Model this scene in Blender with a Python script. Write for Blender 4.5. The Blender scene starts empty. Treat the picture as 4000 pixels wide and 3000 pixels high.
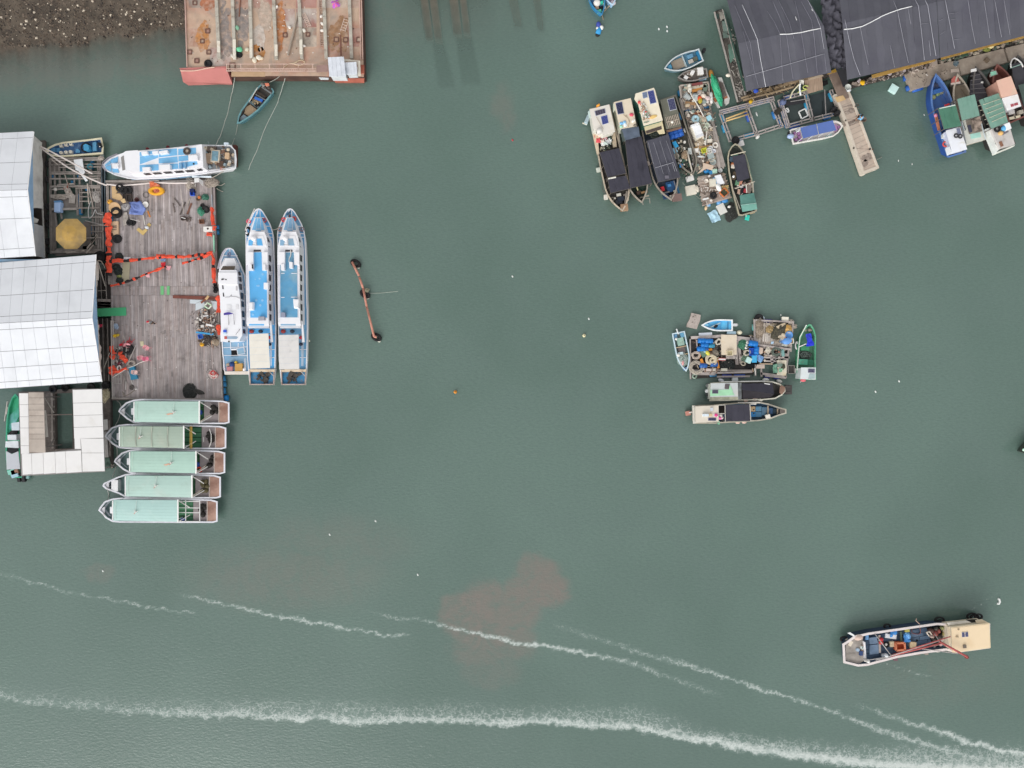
import bpy,bmesh,math,random
import numpy as np
from math import sin,cos,pi
en=enumerate
from mathutils import Vector as Vec,Matrix
from mathutils import noise as mnoise
random.seed(7)
SC=bpy.context.scene
COL=SC.collection
R=math.radians
S=.03
H=83.3
cam_d=bpy.data.cameras.new('camera');cam=bpy.data.objects.new('camera',cam_d);COL.objects.link(cam)
cam.location=(0,0,H);cam.rotation_euler=(0,0,0)
cam_d.sensor_width=36;cam_d.lens=36*H/(4000*S);cam_d.clip_start=1;cam_d.clip_end=6000
SC.camera=cam
world=bpy.data.worlds.new('World');SC.world=world;world.use_nodes=True
wn=world.node_tree;bg=wn.nodes['Background']
sky=wn.nodes.new('ShaderNodeTexSky');sky.sky_type='NISHITA';sky.sun_disc=False
SUN_EL,SUN_AZ=R(34),R(205)
sky.sun_elevation=SUN_EL;sky.sun_rotation=SUN_AZ;sky.dust_density=2;sky.air_density=1.2
hs=wn.nodes.new('ShaderNodeHueSaturation');hs.inputs['Saturation'].default_value=.08
wn.links.new(sky.outputs[0],hs.inputs['Color']);wn.links.new(hs.outputs[0],bg.inputs['Color'])
bg.inputs['Strength'].default_value=.15
sun_d=bpy.data.lights.new('sun','SUN');sun=bpy.data.objects.new('sun',sun_d);COL.objects.link(sun)
sun_d.energy=.5;sun_d.angle=R(40);sun_d.color=(1,.955,.9)
sd=Vec((sin(SUN_AZ)*cos(SUN_EL),cos(SUN_AZ)*cos(SUN_EL),sin(SUN_EL)))
sun.rotation_euler=sd.to_track_quat('Z','Y').to_euler()
vs=SC.view_settings;vs.view_transform='Standard';vs.look='None';vs.gamma=1;vs.use_curve_mapping=False
vs.exposure=.48
SC.cycles.max_bounces=6;SC.cycles.transparent_max_bounces=6
def W(px,py,z=.0):
 ""
 k=S*(H-z)/H
 return Vec(((px-2000)*k,(1500-py)*k,z))
def crop(x0,y0,k):
 return lambda X,Y:(x0+X*k,y0+Y*k)
def pts(c,*xy):
 return[c(xy[i],xy[i+1])for i in range(0,len(xy),2)]
def lin(h):
 out=[]
 for i in(0,2,4):
  v=int(h[i:i+2],16)/255
  out.append(v/12.92 if v<=.04045 else((v+.055)/1.055)**2.4)
 return(*out,1)
_M={}
def mat(h,ro=.7,var=.14,sc=1.2,st=None,am=.45,ssc=.5,rnd=.0,spec=.3,metal=.0,bump=.0,grain=None,gs=(9,.7),st2=None,a2=.4):
 key=(h,ro,var,sc,st,am,ssc,rnd,spec,metal,bump,grain,gs,st2,a2)
 if key in _M:return _M[key]
 m=bpy.data.materials.new('paint_'+h);m.use_nodes=True
 t=m.node_tree;n=t.nodes;l=t.links;b=n['Principled BSDF']
 b.inputs['Roughness'].default_value=ro;b.inputs['Metallic'].default_value=metal
 b.inputs['Specular IOR Level'].default_value=spec
 tc=n.new('ShaderNodeTexCoord');vec=tc.outputs['Object']
 def noise(scale,det=5,dist=.0,v=None):
  q=n.new('ShaderNodeTexNoise');q.inputs['Scale'].default_value=scale;q.inputs['Detail'].default_value=det
  q.inputs['Roughness'].default_value=.6;q.inputs['Distortion'].default_value=dist
  l.new(v or vec,q.inputs['Vector']);return q.outputs['Fac']
 def mrange(x,a,bb,c,d,smooth=False):
  q=n.new('ShaderNodeMapRange');q.inputs[1].default_value=a;q.inputs[2].default_value=bb
  q.inputs[3].default_value=c;q.inputs[4].default_value=d
  if smooth:q.interpolation_type='SMOOTHSTEP'
  l.new(x,q.inputs[0]);return q.outputs[0]
 col=n.new('ShaderNodeRGB');col.outputs[0].default_value=lin(h);c=col.outputs[0]
 def mixto(c,hx,fac):
  q=n.new('ShaderNodeMix');q.data_type='RGBA';l.new(fac,q.inputs[0]);l.new(c,q.inputs[6])
  q.inputs[7].default_value=lin(hx);return q.outputs[2]
 if st:c=mixto(c,st,mrange(noise(ssc,7,.4),1-am-.12,1-am+.2,0,.9,True))
 if st2:c=mixto(c,st2,mrange(noise(ssc*2.3,6,.8),1-a2-.1,1-a2+.15,0,.85,True))
 v=mrange(noise(sc),.25,.75,1-var,1+var)
 if grain:
  mp=n.new('ShaderNodeMapping');l.new(vec,mp.inputs[0])
  mp.inputs['Scale'].default_value=(gs[0],gs[1],1)if grain=='y' else(gs[1],gs[0],1)
  g=mrange(noise(1.0,4,0,mp.outputs[0]),.3,.7,.72,1.2)
  q=n.new('ShaderNodeMath');q.operation='MULTIPLY';l.new(v,q.inputs[0]);l.new(g,q.inputs[1]);v=q.outputs[0]
 if rnd:
  oi=n.new('ShaderNodeObjectInfo');g=mrange(oi.outputs['Random'],0,1,1-rnd,1+rnd)
  q=n.new('ShaderNodeMath');q.operation='MULTIPLY';l.new(v,q.inputs[0]);l.new(g,q.inputs[1]);v=q.outputs[0]
 q=n.new('ShaderNodeMix');q.data_type='RGBA';q.blend_type='MULTIPLY';q.inputs[0].default_value=1
 l.new(c,q.inputs[6]);l.new(v,q.inputs[7]);l.new(q.outputs[2],b.inputs['Base Color'])
 if bump:
  bm_=n.new('ShaderNodeBump');bm_.inputs['Strength'].default_value=bump;bm_.inputs['Distance'].default_value=.05
  l.new(noise(6),bm_.inputs['Height']);l.new(bm_.outputs[0],b.inputs['Normal'])
 _M[key]=m
 return m
def P(h,**k):return mat(h,**k)
WHITE=mat('e9e8e6',st='cfc9bf',am=.3,ssc=.4,var=.05,ro=.5)
CREAM=mat('e6dfce',st='b9a88c',am=.3,ssc=.7,var=.06)
BLACK=mat('1c1c1e',var=.3,ro=.8)
RUBBER=mat('262526',var=.3,sc=4,ro=.85,rnd=.3)
DARK=mat('2e2d2e',var=.3,sc=2)
GLASS=mat('38353a',ro=.15,spec=.6,var=.2)
STEEL=mat('9b9997',ro=.5,metal=.3,st='7d6a58',am=.4,ssc=2)
PIPE=mat('e8e3da',ro=.5)
ROPE=mat('c9c0b2',var=.2,sc=6)
ROPED=mat('8e8578',var=.25,sc=6)
FOAM=mat('e7e3da',st='bdb4a4',am=.4,ssc=2,var=.06)
WOODG=mat('918983',grain='y',rnd=.18,var=.2,sc=2,st='6a615c',am=.4,ssc=.9)
WOODX=mat('a09790',grain='x',rnd=.2,var=.2,sc=2,st='6f655e',am=.4,ssc=.9)
WOODL=mat('bfb3a8',rnd=.18,var=.22,sc=2.5,st='857970',am=.45,ssc=1.2)
WOODD=mat('6d645f',rnd=.25,var=.25,sc=2.5,st='463f3b',am=.45,ssc=1.2)
SHADE=mat('55555f',ro=.9,var=.12,sc=.6,st='3c3c44',am=.45,ssc=.3,bump=.3)
SHADE2=mat('42414b',ro=.9,var=.14,sc=.8,st='2f2f37',am=.4,ssc=.5,bump=.3)
def ofs(p,d):
 ""
 n=len(p);a=sum(p[i].x*p[(i+1)%n].y-p[(i+1)%n].x*p[i].y for i in range(n))
 sg=1 if a>0 else-1;out=[]
 for i in range(n):
  e1=(p[i]-p[i-1]).xy;e2=(p[(i+1)%n]-p[i]).xy
  n1=Vec((-e1.y,e1.x));n2=Vec((-e2.y,e2.x))
  if n1.length<1e-6:n1=n2.copy()
  if n2.length<1e-6:n2=n1.copy()
  n1.normalize();n2.normalize();m=n1+n2
  if m.length<.2:m=n1
  m.normalize();k=d/max(.5,m.dot(n1))
  out.append(Vec((p[i].x+m.x*k*sg,p[i].y+m.y*k*sg,p[i].z)))
 return out
class MB:
 def __init__(s):s.v=[];s.f=[];s.mi=[];s.cur=0
 def add(s,vs,fs):
  o=len(s.v);s.v+=[tuple(v)for v in vs]
  for f in fs:s.f.append([i+o for i in f]);s.mi.append(s.cur)
  return s
 def pr(s,p,z0,z1):
  n=len(p)
  s.add([(q[0],q[1],z0)for q in p]+[(q[0],q[1],z1)for q in p],[list(range(n))[::-1],list(range(n,2*n))]+[[i,(i+1)%n,n+(i+1)%n,n+i]for i in range(n)])
  return s
 def pp(s,pxs,z0,z1):return s.pr([W(x,y,z1)for x,y in pxs],z0,z1)
 def lf(s,rings,caps=(True,True)):
  n=len(rings[0]);o=[v for r in rings for v in r];f=[]
  for k in range(len(rings)-1):
   for i in range(n):f.append([k*n+i,k*n+(i+1)%n,(k+1)*n+(i+1)%n,(k+1)*n+i])
  if caps[0]:f.append(list(range(n))[::-1])
  if caps[1]:f.append(list(range((len(rings)-1)*n,len(rings)*n)))
  return s.add(o,f)
 def box(s,c,d,rz=.0,rx=.0,ry=.0):
  m=Matrix.Translation(c)@Matrix.Rotation(rz,4,'Z')@Matrix.Rotation(ry,4,'Y')@Matrix.Rotation(rx,4,'X')
  v=[m@Vec((x*d[0]/2,y*d[1]/2,z*d[2]))for z in(0,1)for x,y in((-1,-1),(1,-1),(1,1),(-1,1))]
  return s.add(v,[[3,2,1,0],[4,5,6,7],[0,1,5,4],[1,2,6,5],[2,3,7,6],[3,0,4,7]])
 def beam(s,p,q,w,h):
  p=Vec(p);q=Vec(q);d=(q-p)
  if d.length<1e-5:return s
  d.normalize();u=Vec((0,0,1))if abs(d.z)<.95 else Vec((1,0,0))
  a=d.cross(u).normalized();b=a.cross(d).normalized()
  v=[e+a*(x*w/2)+b*(y*h/2)for e in(p,q)for x,y in((-1,-1),(1,-1),(1,1),(-1,1))]
  return s.add(v,[[0,1,2,3],[7,6,5,4],[0,4,5,1],[1,5,6,2],[2,6,7,3],[3,7,4,0]])
 def tb(s,path,r,n=6,closed=False):
  path=[Vec(p)for p in path];rings=[];m=len(path)
  for i,p in en(path):
   if closed:t=path[(i+1)%m]-path[i-1]
   else:t=path[min(i+1,m-1)]-path[max(i-1,0)]
   if t.length<1e-6:t=Vec((1,0,0))
   t.normalize();u=Vec((0,0,1))if abs(t.z)<.9 else Vec((1,0,0))
   a=t.cross(u).normalized();b=a.cross(t)
   rr=r[i]if isinstance(r,(list,tuple))else r
   rings.append([p+a*(rr*cos(k*2*pi/n))+b*(rr*sin(k*2*pi/n))for k in range(n)])
  if closed:rings.append(rings[0])
  return s.lf(rings,(not closed,not closed))
 def cyl(s,c,r,h,n=14,r2=None):
  r2=r if r2 is None else r2;c=Vec(c)
  ring=lambda rr,z:[c+Vec((rr*cos(k*2*pi/n),rr*sin(k*2*pi/n),z))for k in range(n)]
  return s.lf([ring(r,0),ring(r2,h)])
 def lathe(s,c,prof,n=14,m=None):
  c=Vec(c);rings=[]
  for r,z in prof:
   ring=[Vec((r*cos(k*2*pi/n),r*sin(k*2*pi/n),z))for k in range(n)]
   rings.append([c+(m@q if m else q)for q in ring])
  return s.lf(rings)
 def ball(s,c,rx,ry=None,rz=None,n=10,rot=.0):
  ry=ry or rx;rz=rz or rx;c=Vec(c);rings=[];cr,sr=cos(rot),sin(rot);k=max(4,n//2)
  for i in range(k+1):
   a=-pi/2+pi*i/k;cc=max(.02,cos(a))
   ring=[]
   for j in range(n):
    x=rx*cc*cos(j*2*pi/n);y=ry*cc*sin(j*2*pi/n)
    ring.append(c+Vec((x*cr-y*sr,x*sr+y*cr,rz*sin(a))))
   rings.append(ring)
  return s.lf(rings)
 def to(s,c,RR,r,n=18,m=8,sx=1.0,sy=1.0,rot=None):
  c=Vec(c);o=[];f=[]
  for i in range(n):
   a=i*2*pi/n
   for j in range(m):
    b=j*2*pi/m
    q=Vec(((RR+r*cos(b))*cos(a)*sx,(RR+r*cos(b))*sin(a)*sy,r*sin(b)))
    o.append(c+(rot@q if rot else q))
    f.append([i*m+j,((i+1)%n)*m+j,((i+1)%n)*m+(j+1)%m,i*m+(j+1)%m])
  return s.add(o,f)
 def cl(s,q,nx,ny,bump,seed=0,fr=1.0,edge=.0,th=.02):
  ""
  if len(q)!=4:
   q=[Vec(p)for p in q];n=len(q);q=[q[i//3].lerp(q[(i//3+1)%n],(i%3)/3)for i in range(3*n)];c=sum(q,Vec())/len(q);rings=[]
   for k in(1,.8,.6,.4,.2,.02):
    rings.append([c.lerp(p,k)+Vec((0,0,bump*(1.4*abs(mnoise.noise(Vec((p.x*fr*k+seed,p.y*fr*k,k*5))))+(.1 if k<.9 else 0))))for p in q])
   return s.lf([[p-Vec((0,0,th))for p in rings[0]]]+rings,(False,True))
  a,b,c,d=[Vec(p)for p in q];o=[]
  for j in range(ny+1):
   for i in range(nx+1):
    u=i/nx;v=j/ny;p=(a*(1-u)+b*u)*(1-v)+(d*(1-u)+c*u)*v
    nn=mnoise.noise(Vec((p.x*fr+seed,p.y*fr,seed*3.1)))
    n2=mnoise.noise(Vec((p.x*fr*2.7+seed,p.y*fr*2.7,seed*1.7)))
    p=p+Vec((0,0,bump*(abs(nn)*1.3+.5*abs(n2))))
    if edge and(i in(0,nx)or j in(0,ny)):
     p+=Vec((mnoise.noise(p*2.1+Vec((seed,0,0))),mnoise.noise(p*2.1+Vec((0,seed,5))),0))*edge
    o.append(p)
  k=nx+1;g=[[j*k+i,j*k+i+1,(j+1)*k+i+1,(j+1)*k+i]for j in range(ny)for i in range(nx)]
  s.add(o,g)
  if th:
   bd=[i for i in range(nx)]+[j*k+nx for j in range(ny)]+[ny*k+nx-i for i in range(nx)]+[(ny-j)*k for j in range(ny)]
   ring=[o[i]for i in bd];low=[p-Vec((0,0,th))for p in ring];m=len(ring)
   s.add(ring+low,[[i,(i+1)%m,m+(i+1)%m,m+i]for i in range(m)])
  return s
 def bd(s,name,m,parent=None,smooth=False,loc=None):
  me=bpy.data.meshes.new(name)
  if parent is not None and loc is None:loc=wloc(parent)
  if loc is None:
   a=np.array(s.v);loc=Vec((float(a[:,0].mean()),float(a[:,1].mean()),float(a[:,2].min())))
  loc=Vec(loc)
  me.from_pydata([(v[0]-loc.x,v[1]-loc.y,v[2]-loc.z)for v in s.v],[],s.f)
  ms=[P(q)if isinstance(q,str)else q for q in(m if isinstance(m,(list,tuple))else[m])]
  for q in ms:me.materials.append(q)
  if len(ms)>1:me.polygons.foreach_set('material_index',s.mi)
  b=bmesh.new();b.from_mesh(me);bmesh.ops.recalc_face_normals(b,faces=b.faces);b.to_mesh(me);b.free()
  if smooth:me.polygons.foreach_set('use_smooth',[True]*len(me.polygons))
  o=bpy.data.objects.new(name,me);COL.objects.link(o)
  if parent is not None:
   o.parent=parent;o.location=loc-wloc(parent)
  else:o.location=loc
  return o
 def th(s,name,m,label,cat,group=None,smooth=False,kind=None):
  o=s.bd(name,m,smooth=smooth);tag(o,label,cat,group,kind);return o
def PZ(c,q,*z):return MB().pp(pts(c,*q),*z)
def BX(c,x,y,z,*k):return MB().box(W(*c(x,y),z),*k)
def BL(c,x,y,z,*k):return MB().ball(W(*c(x,y),z),*k)
def BM(c,a,b,x,y,z,u,*k):return MB().beam(W(*c(a,b),x),W(*c(y,z),u),*k)
def BN(c,a,x,b,u,*k):return MB().beam(W(*c(*a),x),W(*c(*b),u),*k)
def wloc(o):
 p=Vec(o.location)
 while o.parent:o=o.parent;p=p+Vec(o.location)
 return p
def tag(o,label=None,cat=None,group=None,kind=None):
 if label:o['label']=label
 if cat:o['category']=cat
 if group:o['group']=group
 if kind:o['kind']=kind
 return o
def root(name,label,cat,loc,group=None):
 o=bpy.data.objects.new(name,None);COL.objects.link(o);o.empty_display_size=.2
 o.location=loc;return tag(o,label,cat,group)
def dup(o,parent=None):
 c=o.copy();COL.objects.link(c)
 if parent is not None:c.parent=parent
 for ch in list(o.children):dup(ch,c)
 return c
_PROTO={}
def inst(key,maker,loc,rot=.0,label=None,group=None,scale=1.0,tilt=None):
 ""
 if key not in _PROTO:o=maker();_PROTO[key]=o
 else:o=dup(_PROTO[key])
 o.location=loc;o.rotation_euler=(tilt[0]if tilt else 0,tilt[1]if tilt else 0,rot);o.scale=(scale,)*3
 if label:o['label']=label
 if group:o['group']=group
 elif 'group' in o.keys():del o['group']
 return o
class Ax:
 ""
 def __init__(s,a,b):
  s.a=Vec(a);s.b=Vec(b);s.d=s.b-s.a;s.L=s.d.length;s.t=s.d/s.L;s.n=Vec((-s.t.y,s.t.x))
 def __call__(s,u,v):p=s.a+s.d*u+s.n*v;return(p.x,p.y)
 def quad(s,u0,u1,v0,v1):return[s(u0,v0),s(u1,v0),s(u1,v1),s(u0,v1)]
 @property
 def ang(s):return math.atan2(-s.t.y,s.t.x)
def outline(ax,ws,wm,tb=.5,p=2.2,n=9,tip=.0):
 ""
 left=[]
 for i in range(4):
  t=tb*i/4;k=min(1,t/(tb*.8));k=k*k*(3-2*k);left.append((t,ws+(wm-ws)*k))
 for i in range(n):
  t=i/n;left.append((tb+(1-tb)*t,max(tip,wm*(1-t**p))))
 o=[ax(t,-w)for t,w in left]
 if tip:o+=[ax(1,-tip*.8),ax(1,tip*.8)]
 else:o+=[ax(1,0)]
 return o+[ax(t,w)for t,w in reversed(left)]
def hull(rt,op,zg,zd,rim,hm,rm,dm,rise=.0,taper=.84,zb=-.35,ax=None):
 g=[W(x,y,zg)for x,y in op]
 c=sum(g,Vec())/len(g)
 if rise:
  a=W(*ax(0,0),zg);d=W(*ax(1,0),zg)-a
  for q in g:
   u=(q-a).dot(d)/d.length_squared;q.z+=rise*max(0,(u-.45)/.55)**2
 low=[Vec((c.x+(q.x-c.x)*taper,c.y+(q.y-c.y)*taper,zb))for q in g]
 under=[q-Vec((0,0,.06))for q in g]
 mb=MB();n=len(g)
 mb.lf([low,under],(True,False));h=mb.bd('hull',hm,rt)
 i1=ofs(g,rim);out=ofs(g,-.03)
 mb=MB();mb.lf([[q-Vec((0,0,.09))for q in out],[q+Vec((0,0,.0))for q in out],i1,[q-Vec((0,0,.09))for q in i1]],(False,False))
 mb.bd('gunwale',rm,rt)
 i2=[q-Vec((0,0,.09))for q in i1];fl=[Vec((q.x,q.y,zd))for q in ofs(g,rim*1.15)]
 mb=MB();mb.lf([i2,fl],(False,True));mb.bd('deck',dm,rt)
 return g
def slab(rt,name,pxs,z,th,m,label=None):
 o=MB().pp(pxs,z-th,z).bd(name,m,rt)
 if label:o['label']=label
 return o
def posts(rt,pxs,ztop,zbot,r=.04,m=None):
 for x,y in pxs:
  p=W(x,y,ztop);MB().beam((p.x,p.y,zbot),(p.x,p.y,ztop-.03),r*2,r*2).bd('post',m or STEEL,rt)
def bar(rt,name,a,b,z,w,m,z2=None,h=None):
 return MB().beam(W(*a,z),W(*b,z if z2 is None else z2),w,h or w).bd(name,m,rt)
def solar(rt,q,z,h='4d5184',frame='a3a7ba',rows=(4,6)):
 f=MB().pp(q,z,z+.05).bd('solar_panel',mat(frame,metal=.2,ro=.4),rt)
 a,b,c,d=[W(x,y,z+.05)for x,y in q];mb=MB();nx,ny=rows
 for i in range(nx):
  for j in range(ny):
   cc=[]
   for du,dv in((.03,.03),(.97,.03),(.97,.97),(.03,.97)):
    u=.04+.92*(i+du)/nx;v=.04+.92*(j+dv)/ny
    p=(a*(1-u)+b*u)*(1-v)+(d*(1-u)+c*u)*v;cc.append(p)
   mb.pr(cc,z+.051,z+.062)
 o=mb.bd('solar_cell',mat(h,ro=.25,spec=.5,var=.08),f);o['kind']='stuff'
 return f
def rope(path,label,r=.035,m=None,group=None,name='mooring_rope',cat='rope',n=5,sub=4,jit=.0):
 ""
 k=[W(*p)for p in path];out=[]
 for i in range(len(k)-1):
  p0=k[max(i-1,0)];p1=k[i];p2=k[i+1];p3=k[min(i+2,len(k)-1)]
  for j in range(sub):
   t=j/sub
   out.append(.5*((2*p1)+(p2-p0)*t+(2*p0-5*p1+4*p2-p3)*t*t+(3*p1-p0-3*p2+p3)*t**3))
 out.append(k[-1])
 if jit:
  for q in out[1:-1]:q+=Vec((random.uniform(-jit,jit),random.uniform(-jit,jit),0))
 return MB().tb(out,r,n).th(name,m or ROPE,label,cat,group,smooth=True)
# ================================================================ SETTING: seabed and shore, water, gravel
def seabed_z(X,Y):
 ""
 px=X/S+2000;py=1500-Y/S
 line=np.interp(px,[-4000,0,330,420,700,760,1300],[330,190,160,138,108,100,-400])
 wob=9*np.sin(px/37.0)+6*np.sin(px/13.0+1)+4*np.sin(px/5.3)
 d=(line+wob-py)*S
 z=np.where(d>0,d*.13,d*.34)
 slip=np.exp(-((px-1760)/260)**4)*np.clip((420-py)/420,0,3)
 slip2=np.exp(-((px-2020)/130)**4)*np.clip((480-py)/480,0,3)
 z=np.maximum(z,-2.6+1.75*slip);z=np.maximum(z,-2.6+1.35*slip2)
 return np.clip(z,-3.2,6)
def axis(lo,hi,step,far):
 a=np.arange(lo,hi+step/2,step);o=np.geomspace(step*2,far,22)
 return np.concatenate([(lo-o)[::-1],a,hi+o])
def grid(name,xs,ys,zf):
 X,Y=np.meshgrid(xs,ys);Z=zf(X,Y);nx,ny=len(xs),len(ys)
 me=bpy.data.meshes.new(name);co=np.stack([X.ravel(),Y.ravel(),Z.ravel()],1)
 i=np.arange(nx*ny).reshape(ny,nx)
 f=np.stack([i[:-1,:-1].ravel(),i[:-1,1:].ravel(),i[1:,1:].ravel(),i[1:,:-1].ravel()],1)
 me.vertices.add(nx*ny);me.vertices.foreach_set('co',co.astype(np.float32).ravel())
 me.loops.add(f.size);me.loops.foreach_set('vertex_index',f.astype(np.int32).ravel())
 me.polygons.add(len(f));me.polygons.foreach_set('loop_start',np.arange(0,f.size,4,dtype=np.int32))
 me.polygons.foreach_set('loop_total',np.full(len(f),4,np.int32));me.polygons.foreach_set('use_smooth',np.ones(len(f),bool))
 me.update();o=bpy.data.objects.new(name,me);COL.objects.link(o);return o,X,Y
bed,_,_=grid('seabed',axis(-75,75,.75,2500),axis(-58,58,.75,2500),seabed_z)
bed.data.materials.append(mat('5d5348',var=.3,sc=1.5,st='3f3831',am=.5,ssc=.5,st2='6e6356',bump=.4));tag(bed,kind='structure')
w1=crop(0,2200,2000/2212);w2=crop(2000,2200,2000/2212)
def knots(*a):return[(*c(x,y),k,up,dn)for c,x,y,k,up,dn in a]
WAKES=[knots((w1,-60,560,.34,70,16),(w1,100,595,.36,80,16),(w1,300,612,.36,85,16),(w1,580,640,.40,80,14),(w1,760,650,.50,75,13),(w1,900,657,.52,70,12),(w1,1050,655,.58,75,12),(w1,1200,664,.58,85,14),(w1,1290,676,.70,85,16),(w1,1380,664,.58,80,14),(w1,1480,684,.72,85,16),(w1,1560,690,.72,85,14),(w1,1650,682,.70,80,12),(w1,1800,676,.60,85,12),(w1,2000,680,.62,85,12),(w1,2160,694,.68,80,12),(w2,100,684,.70,70,12),(w2,230,690,.70,85,12),(w2,400,704,.72,85,14),(w2,520,704,.74,85,16),(w2,600,725,.78,90,14),(w2,720,748,.74,70,12),(w2,850,768,.84,50,16),(w2,1000,796,.84,58,16),(w2,1130,818,.86,64,20),(w2,1300,838,.92,66,22),(w2,1500,862,.96,75,30),(w2,1750,880,1.0,90,30),(w2,2300,905,1.05,110,40)),knots((w1,-40,35,.2,16,22),(w1,60,62,.3,12,14),(w1,150,86,.46,10,12),(w1,230,104,.46,10,10),(w1,310,128,.3,10,12),(w1,420,148,.42,10,10),(w1,520,168,.44,10,10),(w1,620,184,.46,10,10),(w1,740,204,.48,10,8),(w1,830,214,.44,10,8),(w1,860,218,.05,8,8)),knots((w1,760,130,.1,18,16),(w1,850,154,.46,12,10),(w1,960,180,.52,14,10),(w1,1060,198,.6,14,9),(w1,1160,226,.6,14,9),(w1,1270,242,.62,13,9),(w1,1380,260,.6,12,9),(w1,1470,280,.6,12,9),(w1,1570,292,.56,11,8),(w1,1660,316,.6,10,8),(w1,1750,313,.5,9,8),(w1,1790,314,.05,8,8)),knots((w1,1560,205,.1,20,14),(w1,1700,236,.34,14,12),(w1,1820,246,.36,12,10),(w1,1900,266,.58,13,9),(w1,2000,290,.72,14,10),(w1,2100,318,.76,14,10),(w1,2212,340,.84,14,10),(w2,110,352,.8,15,12),(w2,230,374,.76,14,12),(w2,350,394,.74,15,10),(w2,440,416,.52,18,14),(w2,540,440,.46,20,14),(w2,640,478,.36,24,16),(w2,760,525,.3,26,20),(w2,900,570,.2,30,30)),knots((w2,190,270,.22,24,24),(w2,320,312,.3,24,20),(w2,500,368,.38,26,16),(w2,600,400,.44,24,14),(w2,700,428,.44,20,14),(w2,850,470,.6,16,11),(w2,960,508,.64,15,10),(w2,1080,545,.64,15,11),(w2,1180,575,.62,14,10),(w2,1260,602,.6,14,10),(w2,1380,640,.5,14,12),(w2,1500,686,.52,14,14),(w2,1600,725,.56,24,40),(w2,1750,770,.62,26,60),(w2,1900,815,.66,26,70),(w2,2300,900,.72,26,70)),knots((w2,1460,600,.14,30,20),(w2,1600,650,.36,18,16),(w2,1720,690,.52,16,18),(w2,1830,722,.68,15,16),(w2,1950,764,.84,16,18),(w2,2040,786,.9,16,22),(w2,2120,806,.94,15,26),(w2,2300,842,.96,15,30)),knots((w2,1988,212,.46,5,5),(w2,2010,188,.5,4,4),(w2,2060,150,.34,3,3),(w2,2120,126,.14,3,3)),knots((w2,1590,432,.3,6,6),(w2,1660,442,.32,6,6),(w2,1740,474,.36,6,6),(w2,1800,486,.3,6,6),(w2,1840,490,.05,5,5)),]
PLUMES=[(2095,2235,80,60,.9),(2130,2300,85,75,1.),(2040,2330,75,70,.9),(2010,2400,90,90,.85),(1900,2330,75,70,.9),(1850,2380,90,70,1.),(1780,2400,70,70,.9),(1800,2440,60,60,.8),(1900,2470,130,70,.9),(1880,2540,120,60,.55),(1990,2500,110,80,.65),(1930,2620,110,70,.3),(2080,2210,60,45,.8),(1120,2250,330,110,.42),(1300,2120,260,90,.3),(60,230,520,110,.55),(560,190,280,110,.5),(1000,60,700,130,.28),(1960,400,35,60,.4),(1985,450,32,60,.42),(390,2235,60,30,.35),(3600,2650,300,100,.18)]
def water_z(X,Y):
 z=np.zeros_like(X);inside=(np.abs(X)<76)&(np.abs(Y)<58)
 return z
xs=axis(-64,64,.2,2500);ys=axis(-49,49,.2,2500)
water,X,Y=grid('water',xs,ys,water_z)
tag(water,kind='structure')
px=X.ravel()/S+2000;py=1500-Y.ravel()/S;N=len(px)
foam=np.zeros(N,np.float32);wave=np.zeros(N,np.float32)
rg=np.random.RandomState(3)
def vnoise(x,y,seed):
 ""
 def h(i,j):
  q=(i*374761393+j*668265263+seed*974711)&0x7fffffff;q=(q^(q>>13))*1274126177&0x7fffffff
  return((q^(q>>16))&0xffff)/65535.0
 i=np.floor(x).astype(np.int64);j=np.floor(y).astype(np.int64);u=x-i;v=y-j;u=u*u*(3-2*u);v=v*v*(3-2*v)
 return(h(i,j)*(1-u)+h(i+1,j)*u)*(1-v)+(h(i,j+1)*(1-u)+h(i+1,j+1)*u)*v
wobx=px+16*(vnoise(px/22,py/22,5)-.5)+8*(vnoise(px/9,py/9,6)-.5)
woby=py+16*(vnoise(px/22,py/22,7)-.5)+9*(vnoise(px/9,py/9,8)-.5)
for wk in WAKES:
 best=np.full(N,1e9,np.float32);val=np.zeros(N,np.float32)
 for(x0,y0,k0,u0,d0),(x1,y1,k1,u1,d1)in zip(wk,wk[1:]):
  m=max(u0,u1,d0,d1)*2.6+10
  sel=np.where((px>min(x0,x1)-m)&(px<max(x0,x1)+m)&(py>min(y0,y1)-m)&(py<max(y0,y1)+m))[0]
  if not len(sel):continue
  dx,dy=x1-x0,y1-y0;L2=dx*dx+dy*dy
  a=wobx[sel]-x0;b=woby[sel]-y0;t=np.clip((a*dx+b*dy)/L2,0,1)
  ex=a-t*dx;ey=b-t*dy;dist=np.hypot(ex,ey);below=ey*np.sign(dx)>0 if abs(dx)>1 else ex>0
  k=k0+(k1-k0)*t;up=u0+(u1-u0)*t;dn=d0+(d1-d0)*t;w=np.where(below,dn,up)
  w=np.where(up>30,w,w*.68);core=np.exp(-(dist/np.minimum(w,14))**2);tail=np.exp(-(dist/w)**2*1.1)
  v=k*np.where(up>30,.42*core+.5*tail,.8*core+.05*tail)
  better=dist<best[sel];s2=sel[better];best[s2]=dist[better];val[s2]=np.maximum(val[s2]*0,v[better])
 foam=np.maximum(foam,val)
plume=np.zeros(N,np.float32)
for cx,cy,rx,ry,k in PLUMES:
 ax_=wobx+26*(vnoise(px/60,py/60,11)-.5);ay_=woby+26*(vnoise(px/60,py/60,12)-.5)
 d=((ax_-cx)/rx)**2+((ay_-cy)/ry)**2
 sharp=1/(1+np.exp((d-1)*(5 if rx<135 and cy>2000 else 2.2)));plume=np.maximum(plume,k*sharp)
depth=np.clip(-seabed_z(X,Y).ravel(),0,3)
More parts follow.
